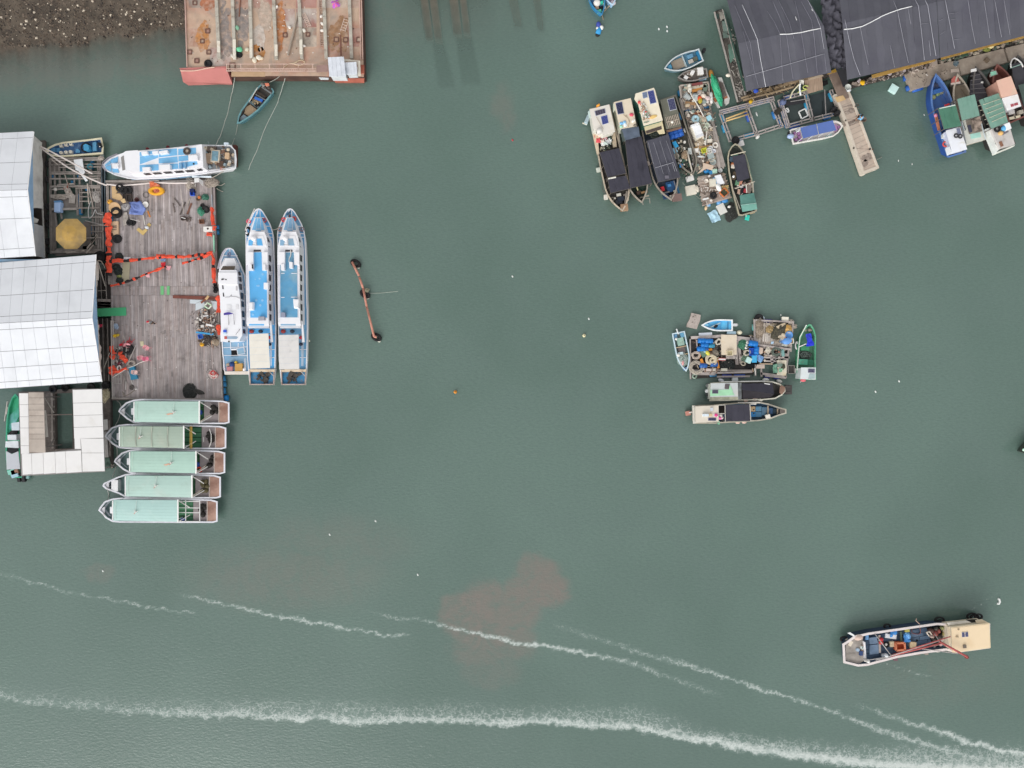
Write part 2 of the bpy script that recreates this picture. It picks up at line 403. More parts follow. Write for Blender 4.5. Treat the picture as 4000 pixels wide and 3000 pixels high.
RAILS=[(1634,1664,-60,1664,1694,165),(1670,1700,-60,1700,1730,168),(1748,1782,-60,1772,1806,146),(1790,1814,-60,1812,1840,140),(1975,2010,-60,2010,2045,115),(2075,2105,-60,2100,2130,130),(1690,1738,176,1716,1780,350),(1782,1846,158,1804,1880,335)]
for k,(xa,xb,ya,xc,xd,yb)in en(RAILS):
 tt=(py-ya)/(yb-ya);z0,z1=((.22,.6)if k<4 else(.6,.95)if k<6 else(.95,1.4));lo=xa+(xc-xa)*tt;hi=xb+(xd-xb)*tt
 m=np.clip(np.minimum(px-lo+7,hi+7-px)/12,0,1)*np.clip((1.04-tt)*8,0,1)*np.clip(tt*12+2,0,1)
 depth=depth+(np.minimum(depth,z0+(z1-z0)*np.clip(tt,0,1))-depth)*m
opac=(1-np.exp(-depth/.8)).astype(np.float32)
for nm,arr in(('foam',foam),('silt',plume),('turbid',opac)):
 at=water.data.attributes.new(nm,'FLOAT','POINT');at.data.foreach_set('value',arr.astype(np.float32))
wm=bpy.data.materials.new('sea_water');wm.use_nodes=True;t=wm.node_tree;n=t.nodes;l=t.links;b=n['Principled BSDF']
def nz(scale,det=4,vec=None,dist=0,ro=.55):
 q=n.new('ShaderNodeTexNoise');q.inputs['Scale'].default_value=scale;q.inputs['Detail'].default_value=det;q.inputs['Distortion'].default_value=dist
 q.inputs['Roughness'].default_value=ro;l.new(vec or tc.outputs['Object'],q.inputs['Vector']);return q.outputs['Fac']
def mr(x,a,bb,c,d,sm=True):
 q=n.new('ShaderNodeMapRange');q.interpolation_type='SMOOTHSTEP' if sm else 'LINEAR'
 for i,v in((1,a),(2,bb),(3,c),(4,d)):q.inputs[i].default_value=v
 l.new(x,q.inputs[0]);return q.outputs[0]
def mth(op,a,bb):
 q=n.new('ShaderNodeMath');q.operation=op
 for i,v in((0,a),(1,bb)):
  if isinstance(v,(int,float)):q.inputs[i].default_value=v
  else:l.new(v,q.inputs[i])
 return q.outputs[0]
def mx(f,a,bb):
 q=n.new('ShaderNodeMix');q.data_type='RGBA'
 if isinstance(f,(int,float)):q.inputs[0].default_value=f
 else:l.new(f,q.inputs[0])
 for i,v in((6,a),(7,bb)):
  if isinstance(v,str):q.inputs[i].default_value=lin(v)
  else:l.new(v,q.inputs[i])
 return q.outputs[2]
def attr(nm):
 q=n.new('ShaderNodeAttribute');q.attribute_name=nm;return q.outputs['Fac']
tc=n.new('ShaderNodeTexCoord')
mp=n.new('ShaderNodeMapping');l.new(tc.outputs['Object'],mp.inputs[0]);mp.inputs['Rotation'].default_value=(0,0,R(-24));mp.inputs['Scale'].default_value=(1,2.6,1)
c=mx(mr(nz(.035,3),.35,.65,0,1),'5e756b','687f75')
c=mx(mr(nz(.16,5),.35,.7,0,.5),c,'657a72')
c=mx(mr(nz(2.2,3,mp.outputs[0]),.3,.75,0,.30),c,'4f625c')
c=mx(mr(nz(5.5,2,None,.6),.45,.8,0,.22),c,'708079')
c=mx(mth('MULTIPLY',attr('silt'),mr(nz(.42,7,None,1.2,.68),.3,.58,.3,1)),c,'7e7870')
mp2=n.new('ShaderNodeMapping');l.new(tc.outputs['Object'],mp2.inputs[0]);mp2.inputs['Rotation'].default_value=(0,0,R(12));mp2.inputs['Scale'].default_value=(.8,1.7,1)
fo=attr('foam')
lace=n.new('ShaderNodeTexVoronoi');lace.feature='DISTANCE_TO_EDGE';lace.inputs['Scale'].default_value=1.0
lv=n.new('ShaderNodeVectorMath');lv.operation='ADD';nzc=n.new('ShaderNodeTexNoise');nzc.inputs['Scale'].default_value=1.6;nzc.inputs['Detail'].default_value=4
l.new(tc.outputs['Object'],nzc.inputs['Vector']);lm=n.new('ShaderNodeVectorMath');lm.operation='SCALE';lm.inputs['Scale'].default_value=2.4
l.new(nzc.outputs['Color'],lm.inputs[0]);l.new(lm.outputs[0],lv.inputs[0]);l.new(tc.outputs['Object'],lv.inputs[1]);l.new(lv.outputs[0],lace.inputs['Vector'])
edge=mr(lace.outputs['Distance'],.0,.16,1,0)
nf=nz(2.6,7,mp2.outputs[0],.5,.72)
tex=mth('ADD',mth('MULTIPLY',nf,.78),mth('MULTIPLY',edge,.22))
white=mr(mth('ADD',tex,mth('MULTIPLY',fo,.78)),.6,1.24,0,.85)
white=mth('MULTIPLY',white,mr(fo,.02,.22,0,1))
c=mx(mr(fo,.03,.7,0,.6),c,'92a59e')
c=mx(white,c,'d3d9d4')
l.new(c,b.inputs['Base Color']);b.inputs['IOR'].default_value=1.45;b.inputs['Specular IOR Level'].default_value=.8
l.new(mr(white,0,.6,.16,.6),b.inputs['Roughness'])
bp=n.new('ShaderNodeBump');bp.inputs['Strength'].default_value=.25;bp.inputs['Distance'].default_value=.16
hgt=mth('ADD',mth('MULTIPLY',nz(1.7,4,mp.outputs[0]),.7),mth('MULTIPLY',nz(4.5,4,None),.4))
hgt=mth('ADD',hgt,mth('MULTIPLY',mth('MULTIPLY',white,1.0),.8))
l.new(hgt,bp.inputs['Height']);l.new(bp.outputs[0],b.inputs['Normal'])
l.new(mth('MAXIMUM',attr('turbid'),mr(fo,.2,.6,0,1)),b.inputs['Alpha'])
water.data.materials.append(wm)
SLIP=mat('86705f',var=.2,sc=1,st='6a5647',am=.5)
for k,(xa,xb,ya,xc,xd,yb)in en(RAILS):
 z0,z1=(-.22,-.6)if k<4 else(-.6,-.95)if k<6 else(-.95,-1.4)
 a,b_,c_,d_=W(xa,ya,z0),W(xb,ya,z0),W(xd,yb,z1),W(xc,yb,z1)
 o=MB().lf([[p+Vec((0,0,-1.2))for p in(a,b_,c_,d_)],[a,b_,c_,d_]]).bd('slipway_rail',SLIP if k<6 else P('35322f'))
 tag(o,['reddish underwater slipway rail nearest the rusty barge','second underwater slipway rail from the rusty barge','third underwater slipway rail from the rusty barge','fourth underwater slipway rail from the rusty barge','faint brown underwater rail of the far slipway','faintest brown underwater rail, nearer the blue sampans','dark sunken sill below the two reddish slipway rails','dark sunken sill below the third and fourth slipway rails'][k],'slipway rail','underwater slipway rails')
verts=[];faces=[];mi=[]
rs=random.Random(5)
def bank_z(x,y):return float(seabed_z(np.array([x]),np.array([y]))[0])
cnt=0;gx=[]
while cnt<9000:
 x=rs.uniform(-66,-36.5);y=rs.uniform(39.4,49);gx.append((x,y));cnt+=1
gz=seabed_z(np.array([g[0]for g in gx]),np.array([g[1]for g in gx]))
for(x,y),z in zip(gx,gz):
 if z<-.12:continue
 r=rs.choice((.05,.07,.08,.1,.12,.16));a=rs.uniform(0,6.3);o=len(verts)
 if rs.random()<.04:m_=3;r*=rs.uniform(1.0,1.5)
 else:m_=rs.choice((0,0,1,1,2,2,4))
 q=[(r,0,0),(0,r*rs.uniform(.6,1),0),(-r*rs.uniform(.7,1.1),0,0),(0,-r*rs.uniform(.6,1),0)]
 for vx,vy,vz in q:verts.append((x+vx*cos(a)-vy*sin(a),y+vx*sin(a)+vy*cos(a),z-.02))
 verts.append((x+r*rs.uniform(-.3,.3),y+r*rs.uniform(-.3,.3),z+r*rs.uniform(.4,.8)))
 for i in range(4):faces.append((o+i,o+(i+1)%4,o+4));mi.append(m_)
me=bpy.data.meshes.new('gravel');me.from_pydata(verts,[],faces)
for h in('5f5246','4b423c','75675a','d2c5b2','35302d'):me.materials.append(mat(h,var=.25,sc=8))
me.polygons.foreach_set('material_index',mi);go=bpy.data.objects.new('gravel',me);COL.objects.link(go);tag(go,kind='stuff')
# ================================================================ small things: makers at the origin
def mk(name,cat,group=None):
 o=root(name,None,cat,(0,0,0),group);return o
def single(mb,name,m,cat,smooth=False):
 o=mb.bd(name,m,loc=(0,0,0),smooth=smooth);o['category']=cat;return o
def mk_tyre():
 o=mk('tyre','tyre')
 MB().to((0,0,.11),.27,.11,20,8).bd('tread',RUBBER,o,True)
 MB().lathe((0,0,.05),[(.17,0),(.17,.1),(.2,.13),(.2,.02)],16).bd('bead',P('3b3a3b',ro=.8),o)
 return o
def mk_barrel(h):
 def f():
  o=mk('barrel','barrel');m=Matrix.Rotation(pi/2,3,'Y');r=.29
  MB().lathe((-.44,0,r),[(.25,0),(r,.03),(r,.25),(r+.02,.28),(r,.31),(r,.56),(r+.02,.59),(r,.62),(r,.85),(.25,.88)],16,m).bd('body',mat(h,ro=.4,st='2f5f9e' if h.startswith('2')else 'c0b8aa',am=.3,ssc=2),o,True)
  MB().lathe((.43,.1,r+.08),[(.05,0),(.05,.04)],8,m).bd('bung',P('22262b'),o)
  return o
 return f
def mk_drum_up(h):
 def f():
  o=mk('barrel','barrel');r=.29
  MB().lathe((0,0,0),[(.27,0),(r,.03),(r,.28),(r+.02,.3),(r,.33),(r,.6),(r+.02,.62),(r,.65),(r,.86),(.27,.88),(.27,.85),(.02,.85)],16).bd('body',mat(h,ro=.4,var=.15,sc=3),o,True)
  MB().cyl((.12,.1,.85),.05,.04,8).bd('bung',P('1f2a3a'),o);return o
 return f
def mF(lx=.62,ly=.42,lz=.34,h='e4e0d8',hl='f1efea'):
 def f():
  o=mk('foam_box','box')
  MB().box((0,0,0),(lx,ly,lz)).bd('body',mat(h,st='b3a998',am=.4,ssc=2.5,rnd=.06),o)
  mb=MB().box((0,0,lz),(lx+.03,ly+.03,.06));mb.box((0,0,lz+.06),(lx*.8,ly*.75,.012));mb.bd('lid',mat(hl,st='c4bba9',am=.35,ssc=2.2,rnd=.05),o);return o
 return f
def mC(lx,ly,lz,h,inner=None):
 def f():
  o=mk('crate','crate');t=.035;mb=MB();m=mat(h,var=.12,sc=3,rnd=.08)
  mb.box((0,0,0),(lx,ly,t));mb.box((0,ly/2-t/2,t),(lx,t,lz));mb.box((0,-ly/2+t/2,t),(lx,t,lz))
  mb.box((lx/2-t/2,0,t),(t,ly-2*t,lz));mb.box((-lx/2+t/2,0,t),(t,ly-2*t,lz));mb.bd('body',m,o)
  mb=MB();e=.03
  for sx,sy,dx,dy in((0,ly/2,lx+2*e,e*2),(0,-ly/2,lx+2*e,e*2),(lx/2,0,e*2,ly-2*e),(-lx/2,0,e*2,ly-2*e)):mb.box((sx,sy,lz+t),(dx,dy,.03))
  mb.bd('rim',m,o)
  if inner:MB().box((0,0,t+.003),(lx-2.4*t,ly-2.4*t,lz*.55)).bd('filling',mat(inner,var=.35,sc=7,bump=.6),o)
  return o
 return f
def mU(h,r=.17,hz=.3,inner='3a3a3c'):
 def f():
  o=mk('bucket','bucket')
  MB().lathe((0,0,0),[(r*.75,0),(r,hz),(r*1.06,hz),(r*1.06,hz+.02),(r*.94,hz+.02),(r*.72,.04),(.01,.03)],14).bd('body',mat(h,ro=.5,rnd=.05),o,True)
  MB().tb([(r*cos(a),r*.55*sin(a),hz+.03+.02*sin(a))for a in[i*pi/8 for i in range(9)]],.012,5).bd('handle',STEEL,o);return o
 return f
def mB(h,r=.32,hz=.2):
 def f():return single(MB().lathe((0,0,0),[(r*.7,0),(r*.95,hz),(r*1.08,hz+.01),(r*1.08,hz+.03),(r*.9,hz+.02),(r*.66,.05),(.01,.04)],18),'basin',mat(h,ro=.5),'basin',True)
 return f
def mf(h,rx=.34,r=.2):
 def f():
  o=mk('float','float');MB().ball((0,0,r*.8),rx,r,r,12).bd('body',mat(h,st='a49a88',am=.35,ssc=3,rnd=.06),o,True)
  MB().to((rx*.98,0,r*.8),.05,.02,8,5).bd('eye',ROPED,o);return o
 return f
def mk_buoy(h,r=.3):
 def f():
  o=mk('buoy','buoy');MB().ball((0,0,r*.7),r,r,r,12).bd('body',mat(h,ro=.45),o,True);MB().cyl((0,0,r*1.66),.05,.1,8).bd('eye',P('3d3a36'),o);return o
 return f
def mk_coil(h,RR=.32,turns=4,r=.03,seed=1,hz=.12):
 def f():
  g=random.Random(seed);p=[];nn=turns*16
  for i in range(nn):
   a=i*2*pi/16;k=RR*(.62+.38*sin(i*.37+seed)**2+.12*g.uniform(-1,1));p.append((k*cos(a),k*sin(a)*.9,.03+hz*i/nn+g.uniform(0,.03)))
  p+=[(RR*1.1,.1,.04),(RR*1.5,.25,.03)]
  return single(MB().tb(p,r,5),'rope_coil',mat(h,var=.25,sc=8),'rope',True)
 return f
def mk_chair(h):
 def f():
  o=mk('plastic_chair','chair');m=mat(h,ro=.45,var=.06)
  mb=MB();q=[(.24*cos(a)*(1.0 if abs(cos(a))<.9 else .95),.22*sin(a))for a in[i*2*pi/14 for i in range(14)]]
  mb.pr(q,.4,.44);mb.bd('seat',m,o)
  mb=MB();arc=[(-.2-.06*cos(a),.24*sin(a))for a in[-1.25+i*2.5/8 for i in range(9)]]
  for(x0,y0),(x1,y1)in zip(arc,arc[1:]):mb.lf([[(x0,y0,.46),(x1,y1,.46),(x1-.03,y1,.46),(x0-.03,y0,.46)],[(x0-.1,y0,.8),(x1-.1,y1,.8),(x1-.13,y1,.8),(x0-.13,y0,.8)]])
  mb.bd('backrest',m,o)
  for s in(-1,1):
   mb=MB();mb.tb([(-.27,s*.23,.62),(-.05,s*.27,.64),(.16,s*.26,.62),(.2,s*.24,.44)],.022,5);mb.bd('armrest',m,o)
   MB().beam((.2,s*.2,.4),(.27,s*.24,0),.045,.045).bd('leg',m,o);MB().beam((-.2,s*.18,.4),(-.28,s*.22,0),.045,.045).bd('leg',m,o)
  return o
 return f
def mk_stool(h):
 def f():
  o=mk('plastic_stool','stool');m=mat(h,ro=.45,var=.06);MB().box((0,0,.43),(.32,.32,.035)).bd('seat',m,o)
  for sx in(-1,1):
   for sy in(-1,1):MB().beam((sx*.13,sy*.13,.43),(sx*.18,sy*.18,0),.05,.05).bd('leg',m,o)
  return o
 return f
def mk_outboard():
 o=mk('outboard_motor','outboard motor')
 MB().lf([[(-.16,-.2,.45),(.2,-.17,.45),(.2,.17,.45),(-.16,.2,.45)],[(-.2,-.21,.7),(.26,-.18,.66),(.26,.18,.66),(-.2,.21,.7)],[(-.14,-.13,.85),(.16,-.1,.8),(.16,.1,.8),(-.14,.13,.85)]]).bd('cowling',P('23252a',ro=.35,var=.1),o)
 MB().box((0,0,-.3),(.16,.1,.76)).bd('leg',P('2e3034'),o);MB().beam((.15,.05,.5),(.75,.1,.62),.04,.04).bd('tiller',P('b9b6b0'),o)
 return o
def put(key,maker,px,z,label,rot=.0,group=None,scale=1.0,tilt=None):
 return inst(key,maker,W(px[0],px[1],z),rot,label,group,scale,tilt)
TY=mk_tyre
def heap(pxc,rx,ry,hz,z,hexes,label,name='net_heap',cat='net',seed=1,strands=40,sr=.018,ang=.0,group=None):
 ""
 o=root(name,label,cat,W(*pxc,z),group);c=wloc(o);mb=MB();nn=18;g=random.Random(seed);rings=[]
 ca,sa=cos(ang),sin(ang)
 for k in range(7):
  ring=[];t=k/6
  for i in range(nn):
   a=i*2*pi/nn;w=1+.28*mnoise.noise(Vec((cos(a)*1.7+seed,sin(a)*1.7,t)))
   x=rx*(1-t)**.7*w*cos(a);y=ry*(1-t)**.7*w*sin(a)
   zz=hz*t**.75*(1+.5*mnoise.noise(Vec((x*3+seed,y*3,1.3))))
   ring.append(c+Vec((x*ca-y*sa,x*sa+y*ca,max(0,zz))))
  rings.append(ring)
 mb.lf(rings,(False,1));mb.bd('mound',mat(hexes[0],var=.4,sc=6,bump=.8,ro=.9),o,1)
 mb=MB();mb2=MB()
 for k in range(strands):
  a=g.uniform(0,6.3);rr=g.uniform(.1,1.02);p=[];da=g.choice((-1,1))*g.uniform(.12,.34)
  for i in range(6):
   rr=min(1.05,max(.05,rr+g.uniform(-.14,.14)));a+=da;x=rx*rr*cos(a);y=ry*rr*sin(a)
   p.append(c+Vec((x*ca-y*sa,x*sa+y*ca,hz*max(0,1-rr**1.5)*.95+.05)))
  (mb if k%2 else mb2).tb(p,sr,4)
 s=mb.bd('twine',mat(hexes[-1],var=.3,sc=9),o);s['kind']='stuff'
 s=mb2.bd('twine',mat(hexes[len(hexes)//2],var=.3,sc=9),o);s['kind']='stuff'
 return o
def lit(pxs,z,n,hexes,name='rubble',seed=1,smin=.08,smax=.35,hmax=.18,kinds='bbbpd',zj=.1,label=None,cat=None):
 ""
 g=random.Random(seed);mb=MB();q=[W(x,y,z)for x,y in pxs]
 x0,x1=min(p.x for p in q),max(p.x for p in q);y0,y1=min(p.y for p in q),max(p.y for p in q)
 def inside(x,y):
  c=False;m=len(q)
  for i in range(m):
   a,b=q[i],q[i-1]
   if(a.y>y)!=(b.y>y)and x<(b.x-a.x)*(y-a.y)/(b.y-a.y)+a.x:c=not c
  return c
 k=0;tries=0
 while k<n and tries<n*20:
  tries+=1;x,y=g.uniform(x0,x1),g.uniform(y0,y1)
  if not inside(x,y):continue
  k+=1;mb.cur=g.randrange(len(hexes));s=g.uniform(smin,smax);zz=z+g.uniform(0,zj);t=g.choice(kinds)
  if t=='b':mb.box((x,y,zz),(s,s*g.uniform(.4,1),g.uniform(.03,hmax)),g.uniform(0,3.2),g.uniform(-.15,.15),g.uniform(-.15,.15))
  elif t=='p':mb.box((x,y,zz),(s*2.6,.07,.05),g.uniform(0,3.2),0,g.uniform(-.08,.08))
  elif t=='d':mb.cyl((x,y,zz),s*.45,g.uniform(.03,hmax),8)
  else:
   a=g.uniform(0,6.3);p=[]
   for i in range(7):p.append((x,y,zz+g.uniform(.02,.07)));a+=g.uniform(-.9,.9);x+=.16*cos(a);y+=.16*sin(a)
   mb.tb(p,.02,4)
 o=mb.bd(name,[mat(h,var=.2,sc=5)for h in hexes]);tag(o,label,cat,None,'stuff');return o
def bb(a,b,z,w,m,label,name='board',cat='board',group=None,h=.05):
 return MB().beam(W(*a,z),W(*b,z),w,h).th(name,m,label,cat,group)
def pole(a,b,z,r,m,label,name='pole',cat='pole',z2=None,group=None):
 return MB().tb([W(*a,z),W(*b,z if z2 is None else z2)],r,6).th(name,m,label,cat,group)
def tarp(q,z,m,label,bump=.12,seed=1,name='tarp',cat='tarpaulin',n=14,fr=1.6,edge=.06,group=None):
 return MB().cl([W(x,y,z)for x,y in q],n,n,bump,seed,fr,edge).th(name,m,label,cat,group,smooth=True)
def bx(q,z,m,label,th=.03,name='panel',cat='panel',group=None):
 return MB().pp(q,z,z+th).th(name,m,label,cat,group)
def person(name_loc,joints,radii,edges,skin_h,parts,label):
 ""
 o=root('person',label,'person',name_loc);me=bpy.data.meshes.new('body');me.from_pydata(joints,edges,[])
 b=bpy.data.objects.new('body',me);COL.objects.link(b);b.parent=o
 md=b.modifiers.new('skin','SKIN');sv=me.skin_vertices[0].data if me.skin_vertices else None
 if sv is None:
  me.skin_vertices if False else None
 for i,r in en(radii):me.skin_vertices[0].data[i].radius=(r,r)
 me.skin_vertices[0].data[0].use_root=True
 sb=b.modifiers.new('sub','SUBSURF');sb.levels=1;sb.render_levels=1
 for m in skin_h:me.materials.append(m)
 for nm,mb,m in parts:
  q=mb.bd(nm,m,loc=(0,0,0),smooth=True);q.parent=o
 return o
# ================================================================ WEST: barge, sheds, platform
cB=crop(650,0,800/2212);cC=crop(0,450,800/2212);cD=crop(350,500,900/2212);cE=crop(350,1000,900/2212)
cF=crop(0,1450,933/2212);cG=crop(0,950,500/2212);cY1=crop(160,520,400/2212);cY2=crop(160,780,400/2212)
z1=crop(420,690,440/2212);z2=crop(420,1120,440/2212);z3=crop(420,1340,440/2212)
BZ=1.4
bg_=root('deck_barge','long flat barge with rusty pink deck beside the gravel bank','barge',W(1070,160,0))
RUSTDECK=mat('c4aa94',var=.16,sc=.9,st='b07868',am=.42,ssc=.2,st2='a3958a',a2=.42,ro=.85,bump=.2)
RED=mat('c07a74',var=.08,sc=.5,st='ab625c',am=.4,ssc=.4)
TAN=mat('a6785c',st='8b5847',am=.5,ssc=.6)
dk=pts(cB,185,-420,225,740,700,745,700,822,1620,822,1800,830,2135,830,2100,-420)
top=[W(x,y,BZ)for x,y in dk]
MB().pr(top,-.6,BZ-.06).bd('hull',mat('5f463d',var=.2,sc=.6,st='4a3630',am=.5,ssc=.5),bg_)
o=MB().pr(ofs(top,.03),BZ-.058,BZ).bd('deck',RUSTDECK,bg_)
g=random.Random(4)
for i,x in en(range(235,2090,232)):
 for j,y in en(range(-120,720,210)):
  if g.random()<.34:
   q=pts(cB,x+4,y+4,x+226,y+4,x+226,y+204,x+4,y+204)
   MB().pp(q,BZ,BZ+.008).bd('deck_plate',mat(g.choice(('c3aa9a','bba093','cbb8a6','b58d82','c6bab0')),var=.16,sc=.9,st=g.choice(('9d6a4e','a06a60','8c8278')),am=.48,ssc=.35,rnd=.06,st2='a2705a',a2=.36),bg_)
def spl(q,h,nm='spill',seed=1):
 ""
 p=[W(x,y,BZ)for x,y in q];c=sum(p,Vec())/len(p);gg=random.Random(seed);mb=MB()
 for k in range(26):
  t=gg.random()**.6;e=gg.randrange(len(p));m=c.lerp(p[e].lerp(p[(e+1)%len(p)],gg.random()),t);r_=gg.uniform(.2,.75)*(1.3-t);ph=gg.uniform(0,9)
  ring=[m+Vec((r_*cos(i*.45)*(1+.55*mnoise.noise(Vec((cos(i*.45)*2+ph,sin(i*.45)*2,ph)))),1.5*r_*sin(i*.45)*(1+.55*mnoise.noise(Vec((ph,cos(i*.45)*2,sin(i*.45)*2)))),0))for i in range(14)]
  z=BZ+.009+k*.0004;mb.lf([[Vec((v.x,v.y,z))for v in ring],[Vec((v.x,v.y,z+.003))for v in ring]])
 o=mb.bd(nm,mat(h,var=.3,sc=2.5,st='bda493',am=.46,ssc=1.6),bg_);o['kind']='stuff'
spl(pts(cB,600,20,700,10,690,640,620,650,590,420),'8f8580','cement_spill',1);spl(pts(cB,745,30,890,0,890,240,850,480,760,560),'8b827d','cement_spill',2)
spl(pts(cB,940,350,1020,260,1060,480,970,620),'c3b7ac','cement_spill',3);spl(pts(cB,360,280,430,230,440,520,350,540),'b98150','rust_stain',4)
spl(pts(cB,1190,60,1250,20,1240,560,1195,520),'b4794f','rust_stain',5);spl(pts(cB,960,560,1010,500,1000,600,955,610),'b07a48','rust_stain',6)
spl(pts(cB,360,10,520,5,520,60,370,60),'a96d50','rust_stain',7);spl(pts(cB,1750,200,1950,150,1960,560,1760,580),'9a7658','rust_stain',8)
spl(pts(cB,1020,20,1120,10,1110,330,1030,280),'bcaa9a','cement_spill',9)
for a,b in(((190,-420),(224,722)),((2098,-420),(2122,640)),((2080,-420),(2100,640))):bar(bg_,'side_rail',cB(*a),cB(*b),BZ+.09,.1,mat('c8a79a'),h=.16)
t_=[W(*cB(x,y),BZ+.25)for x,y in((137,735),(640,716),(650,870),(175,880))]
MB().lf([[W(*cB(x,y),-.2)for x,y in((240,830),(712,820),(715,922),(262,938))],[W(*cB(x,y),.5)for x,y in((225,820),(712,800),(712,905),(180,885))],[W(*cB(x,y),BZ+.25)for x,y in((137,735),(640,716),(645,735),(150,752))]]).bd('raked_end',RED,bg_)
MB().lf([[W(*cB(x,y),-.2)for x,y in((1800,760),(2137,760),(2137,900),(1830,900))],[W(*cB(x,y),.6)for x,y in((1790,760),(2137,760),(2137,893),(1825,890))],[W(*cB(x,y),BZ+.05)for x,y in((1750,700),(2138,700),(2138,790),(1752,800))]]).bd('raked_end',mat('a85f4d',st='8f4c3c',am=.4,ssc=.5),bg_)
PZ(cB,(704,774,1065,774,1065,826,700,826),BZ+.002,BZ+.03).bd('stern_plate',mat('c2a585',st='a8795a',am=.4),bg_)
SKID=mat('b9b3a6',var=.2,sc=1.5,st='8d7868',am=.42,ssc=1.2,st2='7fa091',a2=.3)
SKIDW=mat('e3dccd',var=.15,sc=2,st='b9a58c',am=.4,ssc=2)
for(xa,xb,yb)in((540,572,640),(714,740,640),(903,925,640),(1158,1188,645),(1433,1465,640),(1700,1728,635),(1975,2002,635)):
 for ya,yc in((-420,-130),(-126,180),(184,yb)):
  fx=lambda y:xa+(xb-xa)*(y+40)/(yb+40)
  MB().beam(W(*cB(fx(ya),ya),BZ+.16),W(*cB(fx(yc),yc),BZ+.16),.36,.3).bd('skid_beam',SKID,bg_)
for(x,y0,y1)in((562,440,560),(733,425,640),(912,420,620),(1184,480,600),(1452,425,580)):
 PZ(cB,(x-16,y0,x+15,y0,x+17,y1,x-14,y1),BZ+.32,BZ+.4).bd('beam_cap',SKIDW,bg_)
for x,y,s in((252,562,44),(458,562,44),(328,656,46),(388,445,40),(1528,372,40),(1834,428,48),(2078,428,48),(1935,430,46),(446,335,44),(306,30,42),(1282,378,44),(712,712,60)):
 mb=MB();q=[W(*cB(x+sx*s/2,y+sy*s/2),BZ+.05)for sx,sy in((-1,-1),(1,-1),(1,1),(-1,1))]
 for i in range(4):mb.beam(q[i],q[(i+1)%4],.09,.09)
 mb.bd('hatch_coaming','7a5b50',bg_)
 MB().pr(ofs(q,.09),BZ+.012,BZ+.03).bd('hatch_lid',P(random.choice(('b1937f','a98478','b9a594')),rnd=.08),bg_)
BM(cB,1880,380,BZ+.03,1886,600,BZ+.03,.14,.06).bd('deck_seam','7d5548',bg_)
for q,z in((pts(cB,1742,618,1916,612,1940,824,1758,824),2.9),(pts(cB,1925,675,2052,668,2060,800,1940,806),2.6)):
 p=[W(x,y,z)for x,y in q];MB().pr(ofs(p,.12),BZ,z-.1).bd('house_wall',P('d3d6d8',st='a9866f',am=.35),bg_)
 a,b,c_,d=p
 for k in range(4):u,v=k/4+.004,(k+1)/4-.004;MB().pr([a.lerp(b,u),a.lerp(b,v),d.lerp(c_,v),d.lerp(c_,u)],z-.09,z).bd('roof_sheet',mat('d9dde4',st='b3bac6',am=.4,ssc=.8,ro=.45,rnd=.04),bg_)
PZ(cB,(1918,636,2092,655,2098,818,2066,818,2062,664,1920,662),2.2,2.3).bd('awning_frame','d8cfc0',bg_)
PZ(cB,(1620,706,1740,700,1745,770,1625,780),BZ+.6,BZ+.7).bd('locker','9c8078',bg_)
def ladder(a,b,z,w,n,m,label,name='ladder',z2=None):
 o=root(name,label,'ladder',W(*a,z));p,q=W(*a,z+.05),W(*b,z2+.05 if z2 else z+.05);d=(q-p).normalized();s=Vec((-d.y,d.x,0)).normalized()*w/2
 for k in(-1,1):MB().beam(p+s*k,q+s*k,.06,.07).bd('rail',m,o)
 for i in range(n):c=p.lerp(q,(i+.5)/n);MB().beam(c-s,c+s,.045,.045).bd('rung',m,o)
 return o
LADM=mat('d9c3b4',st='b08a74',am=.4,ssc=2)
ladder(cB(1478,140),cB(1545,285),BZ,.38,8,LADM,'short pink-white ladder lying aslant between two skid beams')
ladder(cB(1668,-30),cB(1682,505),BZ+.05,.42,22,mat('b59a8c'),'long rusty ladder lying flat beside a skid beam','ladder')
ladder(cB(1905,340),cB(1948,200),BZ,.55,5,LADM,'wide pale ladder leaning near the corner deckhouse')
o=root('gangway','long lattice gangway laid along the stern of the barge','gangway',W(*cB(1130,760),BZ));G_=mat('cbb0a3',st='9c7161',am=.4,ssc=2)
for y in(742,766):BM(cB,648,y,BZ+.4,1620,y+2,BZ+.4,.08,.1).bd('rail',G_,o)
for i in range(42):x=652+i*23.3;BM(cB,x,742,BZ+.4,x,766,BZ+.4,.06,.06).bd('rung',G_,o)
BM(cB,640,692,BZ+.9,1600,692,BZ+.9,.06,.06).bd('handrail',G_,o)
for i in range(7):x=650+i*155;BM(cB,x,742,BZ+.4,x,692,BZ+.9,.05,.05).bd('stay',G_,o)
pole(cB(1420,140),cB(1312,598),BZ+.2,.13,mat('a89a8c',st='8a7768',am=.4),'thick grey pipe lying aslant between skid beams','pipe','pipe')
pole(cB(800,-60),cB(785,180),BZ+.1,.06,mat('8d5f4c'),'thin rusty bar on the cement-stained deck','rusty_bar','bar')
put('tyre',TY,cB(456,692),BZ+.02,'black tyre by the red raked end of the barge',0,None,1.25)
put('tyre',TY,cB(792,596),BZ,'grey tyre on the barge beside green bags',0,None,.95)
def bag(px,z,h,label,s=.4,seed=1):
 o=MB();c=W(*px,z);o.ball(c+Vec((0,0,s*.4)),s,s*.75,s*.5,10,seed)
 for i,v in en(o.v):v=Vec(v);o.v[i]=tuple(v+(v-c)*.35*mnoise.noise(v*3+Vec((seed,0,0))))
 return o.th('sack',mat(h,var=.15,sc=5),label,'sack',None,1)
bag(cB(772,305),BZ,'8fbfa0','pale green sack between the second and third skid beams',.3,2);bag(cB(795,542),BZ,'6fc79a','bright green sack next to the grey tyre on the barge',.42,3)
